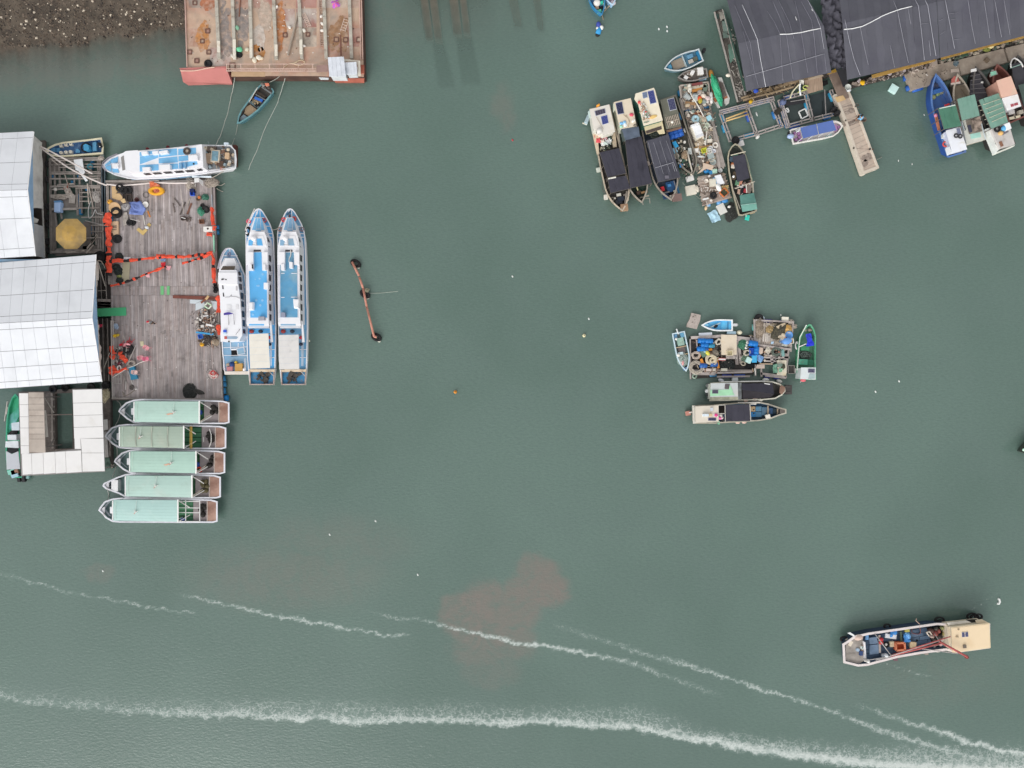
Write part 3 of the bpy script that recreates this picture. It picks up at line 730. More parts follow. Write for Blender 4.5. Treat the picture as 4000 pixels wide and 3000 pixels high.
bag(cB(876,540),BZ,'cfc9b4','cream sack by the third skid beam',.3,4);bag(cB(958,660),BZ,'ece2cc','cream sack nearest the gangway',.36,5);bag(cB(1000,630),BZ,'f0e6d4','larger white sack beyond the gangway rail',.36,6);bag(cB(1032,634),BZ,'ead9bd','tan sack touching the white sack by the gangway',.26,7)
bag(cB(715,605),BZ,'d8d2c6','whitish sack at the foot of the second skid beam',.26,8);bag(cB(1487,335),BZ,'efe9dc','white jerry bag with red cap near the short ladder',.28,9)
for k,(x,y)in en(((1675,180),(1684,260),(1684,334),(1194,78),(1333,297),(1490,500))):
 bag(cB(x,y),BZ+.05,'eae3da',['white bundle on top of the long rusty ladder','middle white bundle along the long rusty ladder','lowest white bundle along the long rusty ladder','small cream tub top of the fourth skid beam','pale round tub beside the slanting pipe','pinkish rag beside the fifth skid beam'][k],.22,20+k)
o=root('parasol','small pink and purple folded parasol on the rusty barge','parasol',W(*cB(1822,30),BZ));c=W(*cB(1820,28),BZ+.7)
for k in range(8):
 a0,a1=k*pi/4,(k+1)*pi/4-.12;rr=.55 if k%2 else .38
 MB().lf([[c+Vec((rr*cos(a),rr*sin(a),-.3))for a in(a0,(a0+a1)/2,a1)],[c+Vec((.05*cos(a),.05*sin(a),.02))for a in(a0,(a0+a1)/2,a1)]]).bd('gore',P(('e65fae','b65fc0')[k%2]),o)
MB().tb([c+Vec((0,0,-.65)),c+Vec((0,0,.1))],.03).bd('stick',STEEL,o)
rope([(*cB(150,764),BZ+.3),(*cB(300,764),BZ+.32),(*cB(430,738),BZ+.35),(*cB(520,726),BZ+.3)],'cream rope draped over the red raked end of the barge',.05,'e6c8b2')
rope([(*cB(740,835),1.2),(*cB(718,960),.4),(*cB(692,1085),.05),(*cB(650,1260),.03),(*cB(590,1440),.1),(*cB(535,1560),1.4)],'long pale rope from the barge to the moored tour boat, nearest the bank',.035,'c9cabf',jit=.05)
rope([(*cB(768,1345),.6),(*cB(755,1430),.05),(*cB(730,1510),.05),(*cB(705,1570),1.0)],'short rope from the teal sampan bow to the tour boat',.03,'a9ada3')
rope([(*cB(1288,775),BZ),(*cB(1272,880),.6),(*cB(1200,1110),.04),(*cB(1080,1360),.03),(*cB(965,1655),.03),(*cD(1550,340),.03),(*cD(1520,420),-.05)],'long pale rope from the gangway trailing into open water',.035,'c2c6bc',jit=.05)
rope([(*cB(1262,785),BZ),(*cB(1190,850),1.2),(*cB(1115,888),.8)],'short rope holding the teal sampan stern to the barge',.04,'9c9d94')
rope([(*cB(1420,660),BZ+.05),(*cB(1375,690),BZ+.08),(*cB(1450,705),BZ+.06),(*cB(1495,670),BZ+.1),(*cB(1440,650),BZ+.06),(*cB(1390,680),BZ+.1),(*cB(1320,690),BZ+.06),(*cB(1260,735),BZ+.06)],'looped cream rope lying by the gangway',.05,'d9c6a6',sub=6)
lit(pts(cB,240,20,2080,20,2090,620,240,700),BZ+.01,70,('d8cfc4','8b6a58','b9a08c','6f5a50','e8e0d4'),'rubble',9,.05,.16,.06,'bbdp',.01)
PZ(cB,(1625,770,1650,775,1720,810,1755,830,1750,858,1665,858,1622,812),BZ-.4,BZ-.3).th('panel',mat('dfe6ea'),'pale bent sheet hanging below the corner deckhouse','panel')
ROOFW=mat('e4e6ea',ro=.45,var=.03,sc=.4,st='d6d8dc',am=.45,ssc=.25,rnd=.025)
GAPC='77767a'
def shed(rt,eT,rT,eB,cols,rows,ze,zr,xfar,seam=.05):
 ""
 def pt(u,side):
  a={0:eT,1:rT,2:eB}[side];f=xfar[side];z=zr if side==1 else ze
  return W(*a,z).lerp(W(*f,z),u)
 under=MB()
 for s0,s1 in((0,1),(1,2)):
  a,b,c_,d=pt(0,s0),pt(1,s0),pt(1,s1),pt(0,s1);dn=Vec((0,0,.1));n2=Vec((0,0,.02))
  under.lf([[a-dn,b-dn,c_-dn,d-dn],[a-n2,b-n2,c_-n2,d-n2]])
  rr=rows[0]if s0==0 else rows[1]
  for i in range(cols):
   for v0,v1 in zip(rr,rr[1:]):
    u0=i/cols;u1=(i+1)/cols;g_=.012;e=.022/(1 if v1>v0 else 1)
    A=lambda u,v:pt(u,s0).lerp(pt(u,s1),v)
    L=(pt(0,s0)-pt(1,s0)).length;Hh=(pt(0,s0)-pt(0,s1)).length
    du=g_/L;dv=seam/2/Hh
    q=[A(u0+du,v0+dv),A(u1-du,v0+dv),A(u1-du,v1-dv),A(u0+du,v1-dv)]
    MB().lf([[p-n2*.9 for p in q],[p+n2 for p in q]]).bd('roof_panel',ROOFW,rt)
 under.bd('roof_deck',GAPC,rt)
BLUEW=mat('9cc0e2',st='b9cfe4',am=.4,ssc=.6)
TARPG=mat('d6d4ce',st='b5b2ac',am=.45,ssc=.5,var=.12)
s1=root('boat_shed','white gabled shed with grey tarpaulin apron beside the raft of beams','shed',W(60,760,0))
eT,rT,eB=cC(361,172),cC(292,806),cC(381,1522)
shed(s1,eT,rT,eB,14,((0,.11,.53,.90,1),(0,.10,.42,.87,1)),3.4,4.9,{0:(-700,555),1:(-760,760),2:(-690,1052)})
pT,pR,pB=W(*eT,3.4),W(*rT,4.9),W(*eB,3.4)
MB().lf([[pT+Vec((-.25,0,-.12)),pR+Vec((-.25,0,-.12)),pB+Vec((-.25,0,-.12))],[pT+Vec((-.2,0,-.12)),pR+Vec((-.2,0,-.12)),pB+Vec((-.2,0,-.12))]]).bd('gable',BLUEW,s1)
mb=MB();x0=(pT.x+pB.x)/2-6
mb.pr([(x0-30,pT.y-.4),(x0,pT.y-.4),(x0,pB.y+.4),(x0-30,pB.y+.4)],.3,3.2);mb.bd('wall',P('a5a6a8',st='7c7c7e',am=.4),s1)
MB().cl([W(*cC(350,200),3.3),W(*cC(455,300),1.2),W(*cC(472,1010),1.1),W(*cC(334,1000),3.3)],6,16,.12,3,.9,.1).bd('apron',TARPG,s1,1)
MB().cl([W(*cC(346,1160),3.3),W(*cC(468,1200),1.2),W(*cC(486,1545),1.1),W(*cC(384,1520),3.3)],6,10,.12,5,.9,.06).bd('apron',mat('b9babc',st='98999b',am=.4,ssc=.6),s1,1)
MB().cl([W(*cC(345,1090),3.1),W(*cC(420,1130),2.2),W(*cC(400,1165),2.2),W(*cC(350,1160),3.1)],6,4,.1,6,1.4,.05).bd('torn_flap',mat('c9c7c0'),s1,1)
bar(s1,'apron_pole',cC(430,290),cC(482,1530),1.15,.12,'b9b6b0')
bar(s1,'edge_trim',cC(366,180),cC(298,806),3.42,.08,'f0f0f0',4.92);bar(s1,'edge_trim',cC(298,806),cC(386,1524),4.92,.08,'f0f0f0',3.42)
MB().pr([W(*cC(x,y),.45)for x,y in((-900,330),(480,270),(498,1560),(-900,1620))],.1,.45).bd('float_deck',WOODD,s1)
s2=root('boat_shed','big white gabled shed with blue gable facing the plank platform','shed',W(100,1260,0))
eT,rT,eB=cG(1656,195),cG(1587,1292),cF(938,98)
shed(s2,eT,rT,eB,16,((0,.115,.555,.895,1),(0,.10,.43,.68,.9,1)),3.5,5.1,{0:(-360,1055),1:(-380,1284),2:(-350,1543)})
pT,pR,pB=W(*eT,3.5),W(*rT,5.1),W(*eB,3.5)
MB().lf([[p+Vec((-.25,0,-.12))for p in(pT,pR,pB)],[p+Vec((-.2,0,-.12))for p in(pT,pR,pB)]]).bd('gable',BLUEW,s2)
x0=min(pT.x,pB.x)-6
MB().pr([(x0-24,pT.y-.5),(x0,pT.y-.5),(x0,pB.y+.5),(x0-24,pB.y+.5)],.3,3.3).bd('wall',mat('86abc9',st='9fb4c4',am=.4),s2)
for q in(((1672,290),(1712,440),(1705,640),(1640,660)),((1640,660),(1692,650),(1668,960),(1650,960)),((1662,1290),(1690,1330),(1712,1500),(1660,1500))):
 a,b,c_,d=[W(*cG(*p),z)for p,z in zip(q,(3.4,2.2,2.2,3.4))];MB().cl([a,b,c_,d],4,8,.1,8,1.5,.05).bd('clear_sheet',mat('d9d5cc',st='bdb8ae',am=.4),s2,1)
MB().cl([W(*cE(70,640),3.4),W(*cE(90,680),2.2),W(*cE(120,1130),2.2),W(*cE(104,1180),3.4)],5,22,.15,9,1.2,.2).bd('clear_sheet',mat('dcd8d0',st='c2bdb4',am=.4),s2,1)
bar(s2,'edge_trim',cG(1661,197),cG(1592,1292),3.52,.08,'f2f2f2',5.12);bar(s2,'edge_trim',cG(1592,1292),cF(944,100),5.12,.08,'f2f2f2',3.52)
MB().pr([W(*p,.45)for p in((-400,1090),(372,1030),(392,1480),(-400,1530))],.1,.45).bd('float_deck',WOODD,s2)
uh=root('floating_house','floating house whose white U-shaped roof surrounds a dark pool','house',W(240,1690,0))
UW=mat('e8e6e4',ro=.5,var=.03,st='cfc8bf',am=.34,ssc=.35,rnd=.02)
def panels(rt,c,cells,z,m,nm='roof_panel'):
 for q in cells:
  p=[W(*c(x,y),z)for x,y in q];MB().pr(ofs(p,.018),z-.06,z).bd(nm,m,rt)
ys_=(168,292,407,517,622,757,930)
cells=[]
for a,b in zip(ys_,ys_[1:]):
 l=lambda y:672+(y-168)*.03;r_=lambda y:943+(y-168)*.034
 if a>=757:cells.append([(757,a),(r_(a),a),(970,926),(762,932)])
 elif a>=622:cells.append([(745,a),(r_(a),a),(r_(b),b),(757,b)]);cells.append([(690,622),(745,622),(750,722),(692,720)])
 else:cells.append([(l(a),a+4),(r_(a),a-4),(r_(b),b-4),(l(b),b+4)])
for xa,xb in zip((200,290,398,508,606,752),(290,398,508,606,752,762)):
 if xb<=752:cells.append([(xa+0,765-(xa-200)*.06),(xb,765-(xb-200)*.06),(xb+8,958-(xb-200)*.045),(xa+8,962-(xa-200)*.045)])
ys2=(203,310,422,526,690,766)
for a,b in zip(ys2,ys2[1:]):cells.append([(176+(a-203)*.03,a),(262+(a-203)*.015,a),(262+(b-203)*.015,b),(176+(b-203)*.03,b)])
panels(uh,cF,cells,3.4,UW)
PZ(cF,(172,200,262,200,270,770,690,722,670,166,944,160,972,930,196,972),3.26,3.33).bd('roof_deck','8d8a88',uh)
ys3=(195,247,305,360,412,470,526,582,628,755);TANS=mat('bdb1a6',var=.08,st='a3968c',am=.45,ssc=.5,rnd=.06)
cells=[[(262+(a-195)*.012,a),(405+(a-195)*.03,a),(405+(b-195)*.03,b),(262+(b-195)*.012,b)]for a,b in zip(ys3,ys3[1:])]
panels(uh,cF,cells,3.55,TANS,'plastic_sheet');panels(uh,cF,[[(408,360),(425,362),(445,610),(414,615)]],3.0,'d5d0c8','plastic_sheet')
MB().pr([W(*cF(x,y),.5)for x,y in((170,190),(505,185),(512,735),(190,960))],.05,.5).bd('float_deck',WOODD,uh)
MB().pr([W(*cF(x,y),.5)for x,y in((672,160),(1020,160),(1035,900),(672,935))],.05,.5).bd('float_deck',WOODD,uh)
MB().pr([W(*cF(x,y),.5)for x,y in((505,722),(680,715),(680,940),(505,950))],.05,.5).bd('float_deck',WOODD,uh)
MB().pr([W(*cF(x,y),.5)for x,y in((505,170),(680,166),(680,200),(505,206))],.05,.5).bd('float_deck',WOODD,uh)
for x in(200,300,420,540,680,800,950):posts(uh,[cF(x,930-(x-200)*.04)],3.3,.5,.06,'7b7672')
posts(uh,pts(cF,690,200,690,450,692,700,410,240,425,700),3.3,.5,.06,'7b7672')
bar(uh,'brace',cF(408,230),cF(500,385),2.2,.09,'9a948d',.7);bar(uh,'brace',cF(470,690),cF(500,620),2.2,.09,'837c76',.7)
for y in(260,330,440,560,640):BM(cF,470,y,.53,505,y,.53,.2,.05).bd('plank',WOODG,uh)
bar(uh,'walkboard',cF(480,200),cF(488,715),.56,.22,WOODG,h=.05);bar(uh,'cross_pole',cF(440,405),cF(670,400),.6,.12,'8c8079')
heap(cF(972,225),.9,.55,.35,.5,('b5a98c','d6cdb0'),'cream rope heap on the walkway beside the U-roofed house','rope_heap','rope',3,26,.03,1.3)
PZ(cF,(950,450,992,446,1000,540,956,550),.9,1.0).th('hatch_cover',P('d8d6d2',st='b0aca6'),'pale square lid on the walkway beside the U-roofed house','lid')
PZ(cF,(958,560,985,556,1005,795,962,800),.7,.8).th('panel',P('a9a6a3',st='86827e'),'long grey sheet on the walkway beside the U-roofed house','panel')
put('coilA',mk_coil('b9b0a2',.34,4,.035,5),cF(1020,880),.5,'coil of pale rope at the corner of the U-roofed house')
tarp(pts(cF,968,800,1018,800,1030,905,972,912),.75,'44594f','dark green tarpaulin on the corner of the house walkway',.2,4)
for k,y in en((455,600,680)):bb(cF(1012,y),cF(1020,y+110),.62,.14,WOODG,['grey board on the walkway near the pale lid','grey board on the walkway beside the long sheet','grey board on the walkway near the tarpaulin'][k])
DZ=.75
pf=root('platform','large floating platform of weathered grey planks between sheds and tour boats','platform',W(650,1130,0))
corners=[(428,702),(838,694),(848,1000),(862,1300),(873,1562),(436,1564),(432,1150),(428,900)]
MB().pp(corners,.35,DZ-.06).bd('frame','665d59',pf)
gp=random.Random(12);nc=54
def edge_x(u,y):
 l=np.interp(y,[700,900,1150,1564],[430,430,434,438]);r_=np.interp(y,[694,1000,1300,1562],[838,847,861,872]);return l+(r_-l)*u
PLK=[mat('b0a6a5',grain='y',rnd=.2,var=.16,sc=1.2,st='7b7472',am=.36,ssc=.7,gs=(10,.5),st2='b8b0ac',a2=.3),mat('a29896',grain='y',rnd=.2,var=.16,sc=1.2,st='6f6866',am=.4,ssc=.7,gs=(10,.5)),mat('aba09d',grain='y',rnd=.15,var=.16,sc=1.2,st='8a7d77',am=.4,ssc=.7,gs=(10,.5))]
PLKB=[mat('a89b98',grain='y',rnd=.12,var=.14,sc=1.2,st='8a7c75',am=.36,ssc=.6,gs=(10,.5)),mat('a59b99',grain='y',rnd=.16,var=.16,sc=1.2,st='7a716d',am=.4,ssc=.7,gs=(10,.5))]
rows0=[706,868,1000,1118,1153,1300,1556]
for i in range(nc):
 u0,u1=i/nc,(i+1)/nc;br=[rows0[0]]+[r_+(gp.uniform(-34,34)if r_ not in(1118,1153)else 0)for r_ in rows0[1:-1]]+[rows0[-1]]
 if gp.random()<.3:br.pop(2)
 if gp.random()<.3:br.pop(-2)
 for ya,yb in zip(br,br[1:]):
  zz=DZ+gp.uniform(-.015,.015);e=.014
  q=[(edge_x(u0+e/nc,ya+.4),ya+.4),(edge_x(u1-e/nc,ya+.4),ya+.4),(edge_x(u1-e/nc,yb-.4),yb-.4),(edge_x(u0+e/nc,yb-.4),yb-.4)]
  MB().pp(q,zz-.05,zz).bd('plank',gp.choice(PLK if yb<1140 else(PLK+PLKB*2)),pf)
GREYR=mat('9c948e',st='7a726c',am=.4,ssc=1.5)
for a,b,z in((cD(155,512),cD(670,506),DZ+.25),(cD(155,522),cD(670,516),DZ+.1),(cD(690,515),cD(1170,505),DZ+.1)):bar(pf,'edge_beam',a,b,z,.16,GREYR)
for a,b in((cD(165,540),cD(185,1500)),(cD(178,540),cD(196,1500))):bar(pf,'edge_beam',a,b,DZ+.1,.12,GREYR)
for a,b in((cD(1168,500),cD(1172,760)),(cD(1186,1010),cD(1196,1200)),(cD(1196,1200),cE(1240,300)),(cE(1235,380),cE(1252,870)),(cE(1258,900),cE(1272,1340))):bar(pf,'edge_beam',a,b,DZ+.1,.14,GREYR)
bar(pf,'edge_beam',cE(215,1366),cE(1285,1376),DZ+.06,.2,GREYR);bar(pf,'side_rail',cE(205,620),cE(218,1360),1.55,.06,'b5b0aa');bar(pf,'side_rail',cE(228,620),cE(236,1360),1.15,.06,'b5b0aa')
posts(pf,pts(cE,205,625,212,950,216,1225,218,1355),1.55,.4,.04,'a8a29c');bar(pf,'side_rail',cD(1172,640),cD(1178,760),1.4,.06,'aab2bd')
bar(pf,'green_rail',cD(1192,1030),cD(1196,1195),DZ+.25,.14,'9ad2b4')
for a,b in((cE(218,1140),cE(300,1140)),(cE(218,1180),cE(302,1180)),(cE(218,1225),cE(304,1225)),(cE(245,1110),cE(245,1225)),(cE(275,1105),cE(275,1225)),(cE(302,1100),cE(304,1225))):bar(pf,'rail_grid',a,b,DZ+.5,.05,'b9b4ae')
BD=mat('2f79a8',st='9cc4d8',am=.3,ssc=2,ro=.4)
for k,(x,y0,y1)in en(((1281,1150,1205),(1288,1210,1255),(1284,1265,1325))):
 p,q=W(*cE(x,y0),.3),W(*cE(x+6,y1),.3);d=(q-p);MB().tb([p,p+d*.02,p+d*.98,q],[.05,.28,.28,.05],10).bd('float_drum',BD,pf,1)
p,q=W(*cE(1296,1362),.3),W(*cE(1332,1366),.3);MB().tb([p,p.lerp(q,.05),p.lerp(q,.95),q],[.05,.34,.34,.05],12).bd('float_drum',mat('1f7fc4',ro=.4),pf,1)
for y in(935,985):p,q=W(*cD(1226,y),.35),W(*cD(1230,y+40),.35);MB().tb([p,p.lerp(q,.05),p.lerp(q,.95),q],[.05,.22,.22,.05],10).bd('float_drum',BD,pf,1)
for k in range(5):MB().to(W(*cD(1208+(k%2)*8,1500+k*16),DZ+.05),.2,.08,12,6).bd('fender_tyre',RUBBER,pf,1)
wk=root('walkway','narrow grey plank walkway between the blue gable and the platform','walkway',W(405,1250,0))
PZ(cE,(70,130,215,130,215,470,70,470),.2,.5).bd('frame','3e3a38',wk)
for k in range(5):x=130+k*9;BM(cE,x,600,.62,x+16,1200,.62,.2,.06).bd('plank',WOODG,wk)
for k in range(6):x=108+k*8;BM(cE,x,150,.62,x+14,450,.62,.18,.06).bd('plank',WOODG,wk)
for k in range(5):y=436+k*26;BM(cE,74,y,.66,225,y+6,.66,.6,.05).bd('plank',WOODX,wk)
PZ(cE,(90,600,205,600,215,1210,110,1215),.2,.48).bd('frame','3e3a38',wk)
bar(wk,'brace',cE(78,52),cE(150,290),3.4,.07,'b5ada4',.8);bar(wk,'brace',cE(78,335),cE(160,330),1.6,.06,'a39b92');bar(wk,'brace',cE(192,930),cE(138,1080),1.7,.05,'a39b92',1.0)
rope([(*cE(78,45),3.3),(*cE(110,50),2.6),(*cE(132,85),1.4),(*cE(150,120),.9)],'slack pale rope at the upper corner of the big white shed',.035)
bx(pts(cE,66,505,350,492,352,572,66,582),.80,mat('53b57f',var=.05,st='66bd8d',am=.3,ssc=.8),'bright green mat leading from the blue gable onto the planks',.02,'mat','mat')
PZ(cE,(76,655,122,655,118,672,108,684,78,684),.7,.78).th('panel','c63a55','small crimson board under the blue gable','panel')
# ================================================================ clutter on the plank platform
OR=mat('e4563c',var=.14,sc=3,st='cc3f2b',am=.4,ssc=2)
def nt(path,w,z,label,seed,h=OR,segs=None,lift=.25,black=None):
 ""
 k=[W(*p,z)for p in path];out=[]
 for a,b in zip(k,k[1:]):
  m=max(2,int((b-a).length/.3));out+=[a.lerp(b,i/m)for i in range(m)]
 out.append(k[-1]);g=random.Random(seed);mb=MB();n=len(out);L=[]
 for i,p in en(out):
  t=out[min(i+1,n-1)]-out[max(i-1,0)];s=Vec((-t.y,t.x,0));s.normalize();ww=w*g.uniform(.45,1.15)/2;o=g.uniform(-.12,.12)*w
  L.append([p+s*(o+ww*f)+Vec((0,0,lift*g.uniform(.2,1)*(1 if abs(f)<.9 else .25)))for f in(-1,-.4,.3,1)])
 for i in range(n-1):
  mb.cur=1 if(black and g.random()<black)else 0
  mb.add(L[i]+L[i+1],[[0,1,5,4],[1,2,6,5],[2,3,7,6]])
 return mb.th('safety_netting',[OR if h is None else h,'2b2426'],label,'safety netting','orange netting round the platform',False)
nt([cC(1160,1055),cC(1165,1120),cC(1180,1160),cC(1172,1200)],1.0,DZ+.4,'orange netting strip at the head of the rail beside the raft of beams',1)
nt([cC(1172,1210),cC(1176,1300),cC(1172,1420)],.8,DZ+.4,'orange netting strip on the platform edge beside the cardboard box',2,None,black=.12)
nt([cC(1176,1430),cC(1178,1520),cC(1180,1640),cD(190,1420)],.75,DZ+.4,'orange netting strip on the platform edge level with the octagonal parasol base',3,None,black=.15)
nt([cD(1175,760),cD(1185,880),cD(1192,935)],.45,DZ+.45,'narrow orange netting on the water-side rail by the rope tangle',4)
nt([cD(1200,945),cD(1195,985)],.6,DZ+.4,'short orange netting scrap by the white stove box',5);nt([cD(1125,1022),cD(1180,1026)],.45,DZ+.1,'small orange netting scrap lying on the planks',6)
nt([cD(1178,1215),cD(1190,1260),cD(1192,1400),cD(1200,1490)],.5,DZ+.45,'orange netting on the water-side rail beside the short white tour boat bow',7,None,black=.2)
nt([cE(1232,380),cE(1238,545)],.55,DZ+.45,'orange netting on the rail by the white offcuts',8);nt([cE(1238,660),cE(1244,760)],.5,DZ+.45,'orange netting on the rail by the rubble pile',9)
nt([cD(165,1278),cD(330,1272),cD(470,1262),cD(640,1242),cD(720,1235),cD(900,1238),cD(1040,1222),cD(1185,1198)],.42,DZ+.5,'long orange and black tape garland strung straight across the planks',10,None,black=.2)
nt([cD(205,1516),cD(290,1500),cD(420,1455),cD(560,1395),cD(700,1345),cD(740,1330)],.34,DZ+.5,'orange and black garland strung slantwise across the planks',11,None,black=.3)
nt([cD(890,1302),cD(980,1278),cD(1090,1240),cD(1180,1200)],.4,DZ+.5,'short orange garland meeting the long one at the water side',12,None,black=.25)
nt([cE(210,865),cE(222,920),cE(228,945)],.8,DZ+.4,'orange netting heaped at the platform edge above the red chairs',13);nt([cE(200,960),cE(248,975)],.8,DZ+.35,'red-orange netting bundle on the edge rail',14)
nt([cE(300,960),cE(340,990),cE(365,1018)],.55,DZ+.3,'red-orange rolled netting among the poles',15);nt([cE(208,1060),cE(225,1100),cE(250,1130)],1.1,DZ+.4,'largest orange netting heap near the rail grid',16)
nt([cE(250,1115),cE(310,1095),cE(362,1075)],.4,DZ+.5,'orange netting strand tied to the pole by the blue board',17)
nt([cE(280,940),cE(315,945)],.7,DZ+.3,'small round orange netting wad among the poles',18)
CARD=mat('d2b184',var=.1,sc=2);CARD2=mat('cfac6c',var=.1,sc=2)
bx(pts(z1,80,190,160,190,230,240,160,330,240,330,320,430,230,470,90,420),DZ+.06,CARD,'big crumpled tan cardboard sheet at the bank-side corner of the platform',.12,'cardboard','cardboard')
bx(pts(z1,250,470,330,420,362,500,300,520),DZ+.2,mat('d9bb8c'),'torn tan cardboard flap next to the big cardboard sheet',.05,'cardboard','cardboard')
for k,(x,y,s,lb)in en(((255,225,1.3,'dark tyre on the cardboard at the platform corner'),(330,270,1.25,'middle dark tyre of the three by the cardboard'),(425,270,1.3,'dark tyre nearest the coiled hoop'),(190,715,1.8,'biggest black tyre, below the tan basket lid'),(205,1225,1.4,'black tyre under the cardboard box with a window'),(440,905,1.0,'dark brown tyre beside the white cloth scrap'),(505,905,1.0,'dark brown tyre touching the first brown one'))):
 put('tyre',TY,z1(x,y),DZ+(.08 if k<2 else .01),lb,k,None,s)
put('cratedark',mC(.55,.8,.25,'4d423e','3a3432'),z1(445,425),DZ,'dark brown slatted crate near the blue tarpaulin',.1)
put('cratedark',mC(.5,.7,.25,'4d423e'),z1(365,385),DZ,'dusty brown crate against the cardboard sheet',-.1,None,.85)
put('drumY',mk_buoy('e5a53a',.3),z1(72,508),DZ,'round orange-yellow buoy at the platform corner')
o=put('basinT',mB('d0ab80',.62,.12),z1(150,615),DZ+.25,'tan basket lid leaning on the biggest tyre',0,None,1.0,(.15,.1))
tarp(pts(z1,425,505,660,480,765,640,690,755,460,752,478,620),DZ+.05,mat('8294cf',var=.12,sc=2,st='5f74b4',am=.45,ssc=1.2),'blue plastic tarpaulin crumpled on the planks',.5,11,n=22,fr=1.1,edge=.3)
tarp(pts(z1,300,550,420,520,470,560,430,640,340,690,270,620),DZ+.05,mat('aaa6a5',var=.12),'grey plastic sheet crumpled beside the blue tarpaulin',.35,12,fr=1.3,edge=.25)
tarp(pts(z1,320,690,400,700,420,900,330,980,300,860),DZ+.03,mat('b3aaa2',var=.15),'dirty white cloth lying by the brown tyres',.25,13,fr=1.8,edge=.25)
put('bowlW',mB('ece8e2',.33,.1),z1(755,552),DZ,'round white plastic lid beside the blue tarpaulin')
put('bowlR',mB('4a2526',.24,.25),z1(595,462),DZ,'dark red pot above the blue tarpaulin')
bb(z1(790,675),z1(835,795),DZ+.04,.16,'c98247','short orange-brown board below the white lid')
MB().tb([W(*z1(755+55*cos(a),360+55*sin(a)),DZ+.05)for a in[i*pi/8 for i in range(16)]],.04,5,1).th('hoop','6f6a66','grey wire hoop lying on the planks','hoop')
pole(z1(700,755),z1(735,945),DZ+.04,.05,PIPE,'white pipe sticking out from under the blue tarpaulin');pole(z1(445,830),z1(635,878),DZ+.25,.035,'d8d2cc','thin white pole over the brown tyres')
bb(z1(82,725),z1(98,870),DZ+.05,.14,'55a3cf','short light blue board at the orange-netted edge')
o=root('cardboard_box','flattened tan cardboard box with a window at the platform edge','box',W(*z1(140,1020),DZ));q=pts(z1,68,885,208,872,214,1172,76,1160)
MB().pp(q,DZ,DZ+.22).bd('body',mat('d2b292',var=.06),o);PZ(z1,(98,958,175,953,178,1050,100,1053),DZ+.22,DZ+.235).bd('window_opening',P('8b7767',st='bda58c',am=.4,ssc=3),o)
PZ(z1,(98,1012,178,1010,178,1022,98,1024),DZ+.236,DZ+.25).bd('flap',mat('dabb9a'),o);PZ(z1,(66,1110,100,1105,125,1165,72,1163),DZ+.222,DZ+.24).bd('stain_patch','5c4b44',o)
mb=MB();mb.pp(pts(z1,565,1045,610,1000,690,1060,745,1020,785,1050,695,1152),DZ+.02,DZ+.07);mb.pp(pts(z1,770,950,815,905,855,945,815,1000),DZ+.02,DZ+.06)
mb.th('cardboard',mat('d6b877',var=.06),'bent L-shaped strip of yellow cardboard on the planks','cardboard');bag(z1(780,1000),DZ+.05,'dfe3e8','white plastic bag on the bent cardboard strip',.26,31)
rfl=root('raft_float','yellow oval life raft float with orange rope inside','life raft',W(*z1(960,280),DZ));c=W(*z1(960,282),DZ+.2)
MB().to(c,.52,.22,26,10,1.3,.72).bd('tube',mat('e9a92e',ro=.5,var=.06),rfl,1)
MB().to(c+Vec((.1,.02,.0)),.28,.12,18,8,1.1,.8).bd('orange_rope',mat('dd8364',var=.25,sc=7),rfl,1);MB().to(c+Vec((.12,0,.1)),.13,.09,14,6).bd('orange_rope',mat('c56f52',var=.25,sc=7),rfl,1)
tarp(pts(z1,830,105,920,95,1050,200,830,210),DZ+.2,mat('d8714a',var=.2,sc=3,st='e4c6b8',am=.35,ssc=3),'orange life vest heap behind the yellow raft float',.35,21,'life_vest','life vest',10,1.5,.1)
rope([(*z1(-300,-60),1.8),(*cC(440,340),1.9),(*cC(700,540),1.5),(*cC(900,650),1.3),(*cC(1130,750),1.15),(*z1(0,150),1.1),(*z1(250,180),.95),(*z1(420,165),.9),(*z1(700,140),.9),(*z1(950,118),.95),(*z1(1300,128),.95),(*z1(1700,122),1.0)],'thick white hose running from the first shed along the platform edge',.09,mat('e3d8d2',var=.08),name='hose',cat='hose',n=7,sub=6)
o=root('folding_table','white table with folded leaf at the water-side corner of the platform','table',W(*z1(1790,100),DZ))
MB().lf([[W(*z1(x,y),z)for x,y,z in((1700,32,1.5),(1790,25,1.5),(1800,110,1.5),(1708,118,1.5))],[W(*z1(x,y),z)for x,y,z in((1700,32,1.55),(1790,25,1.55),(1800,110,1.55),(1708,118,1.55))]]).bd('table_top',WHITE,o)
MB().lf([[W(*z1(x,y),z)for x,y,z in((1790,25,1.45),(1875,90,1.0),(1875,190,1.0),(1800,112,1.45))],[W(*z1(x,y),z)for x,y,z in((1790,25,1.5),(1877,88,1.04),(1877,188,1.04),(1800,112,1.5))]]).bd('folded_leaf',mat('e0dedc'),o)
for x,y in((1715,105),(1725,220),(1790,105)):MB().beam(W(*z1(x,y),DZ),W(*z1(1712+(x-1715)*.9,min(y,112)),1.48),.05,.05).bd('leg','d8d4d0',o)
pole(cD(985,467),cD(1168,468),1.1,.11,'dfeaf2','fat white pipe along the platform head beside the horizontal tour boat','pipe','pipe')
heap(z1(1640,170),.55,.9,.35,DZ,('a1968c','bcb2a6'),'tangled pale rope pile beside the white table','rope_heap','rope',5,34,.028,.4)
heap(z1(2050,120),.9,.6,.4,DZ,('8d8279','b3a89b'),'tangled rope pile on the outer corner post of the platform','rope_heap','rope',6,40,.03)
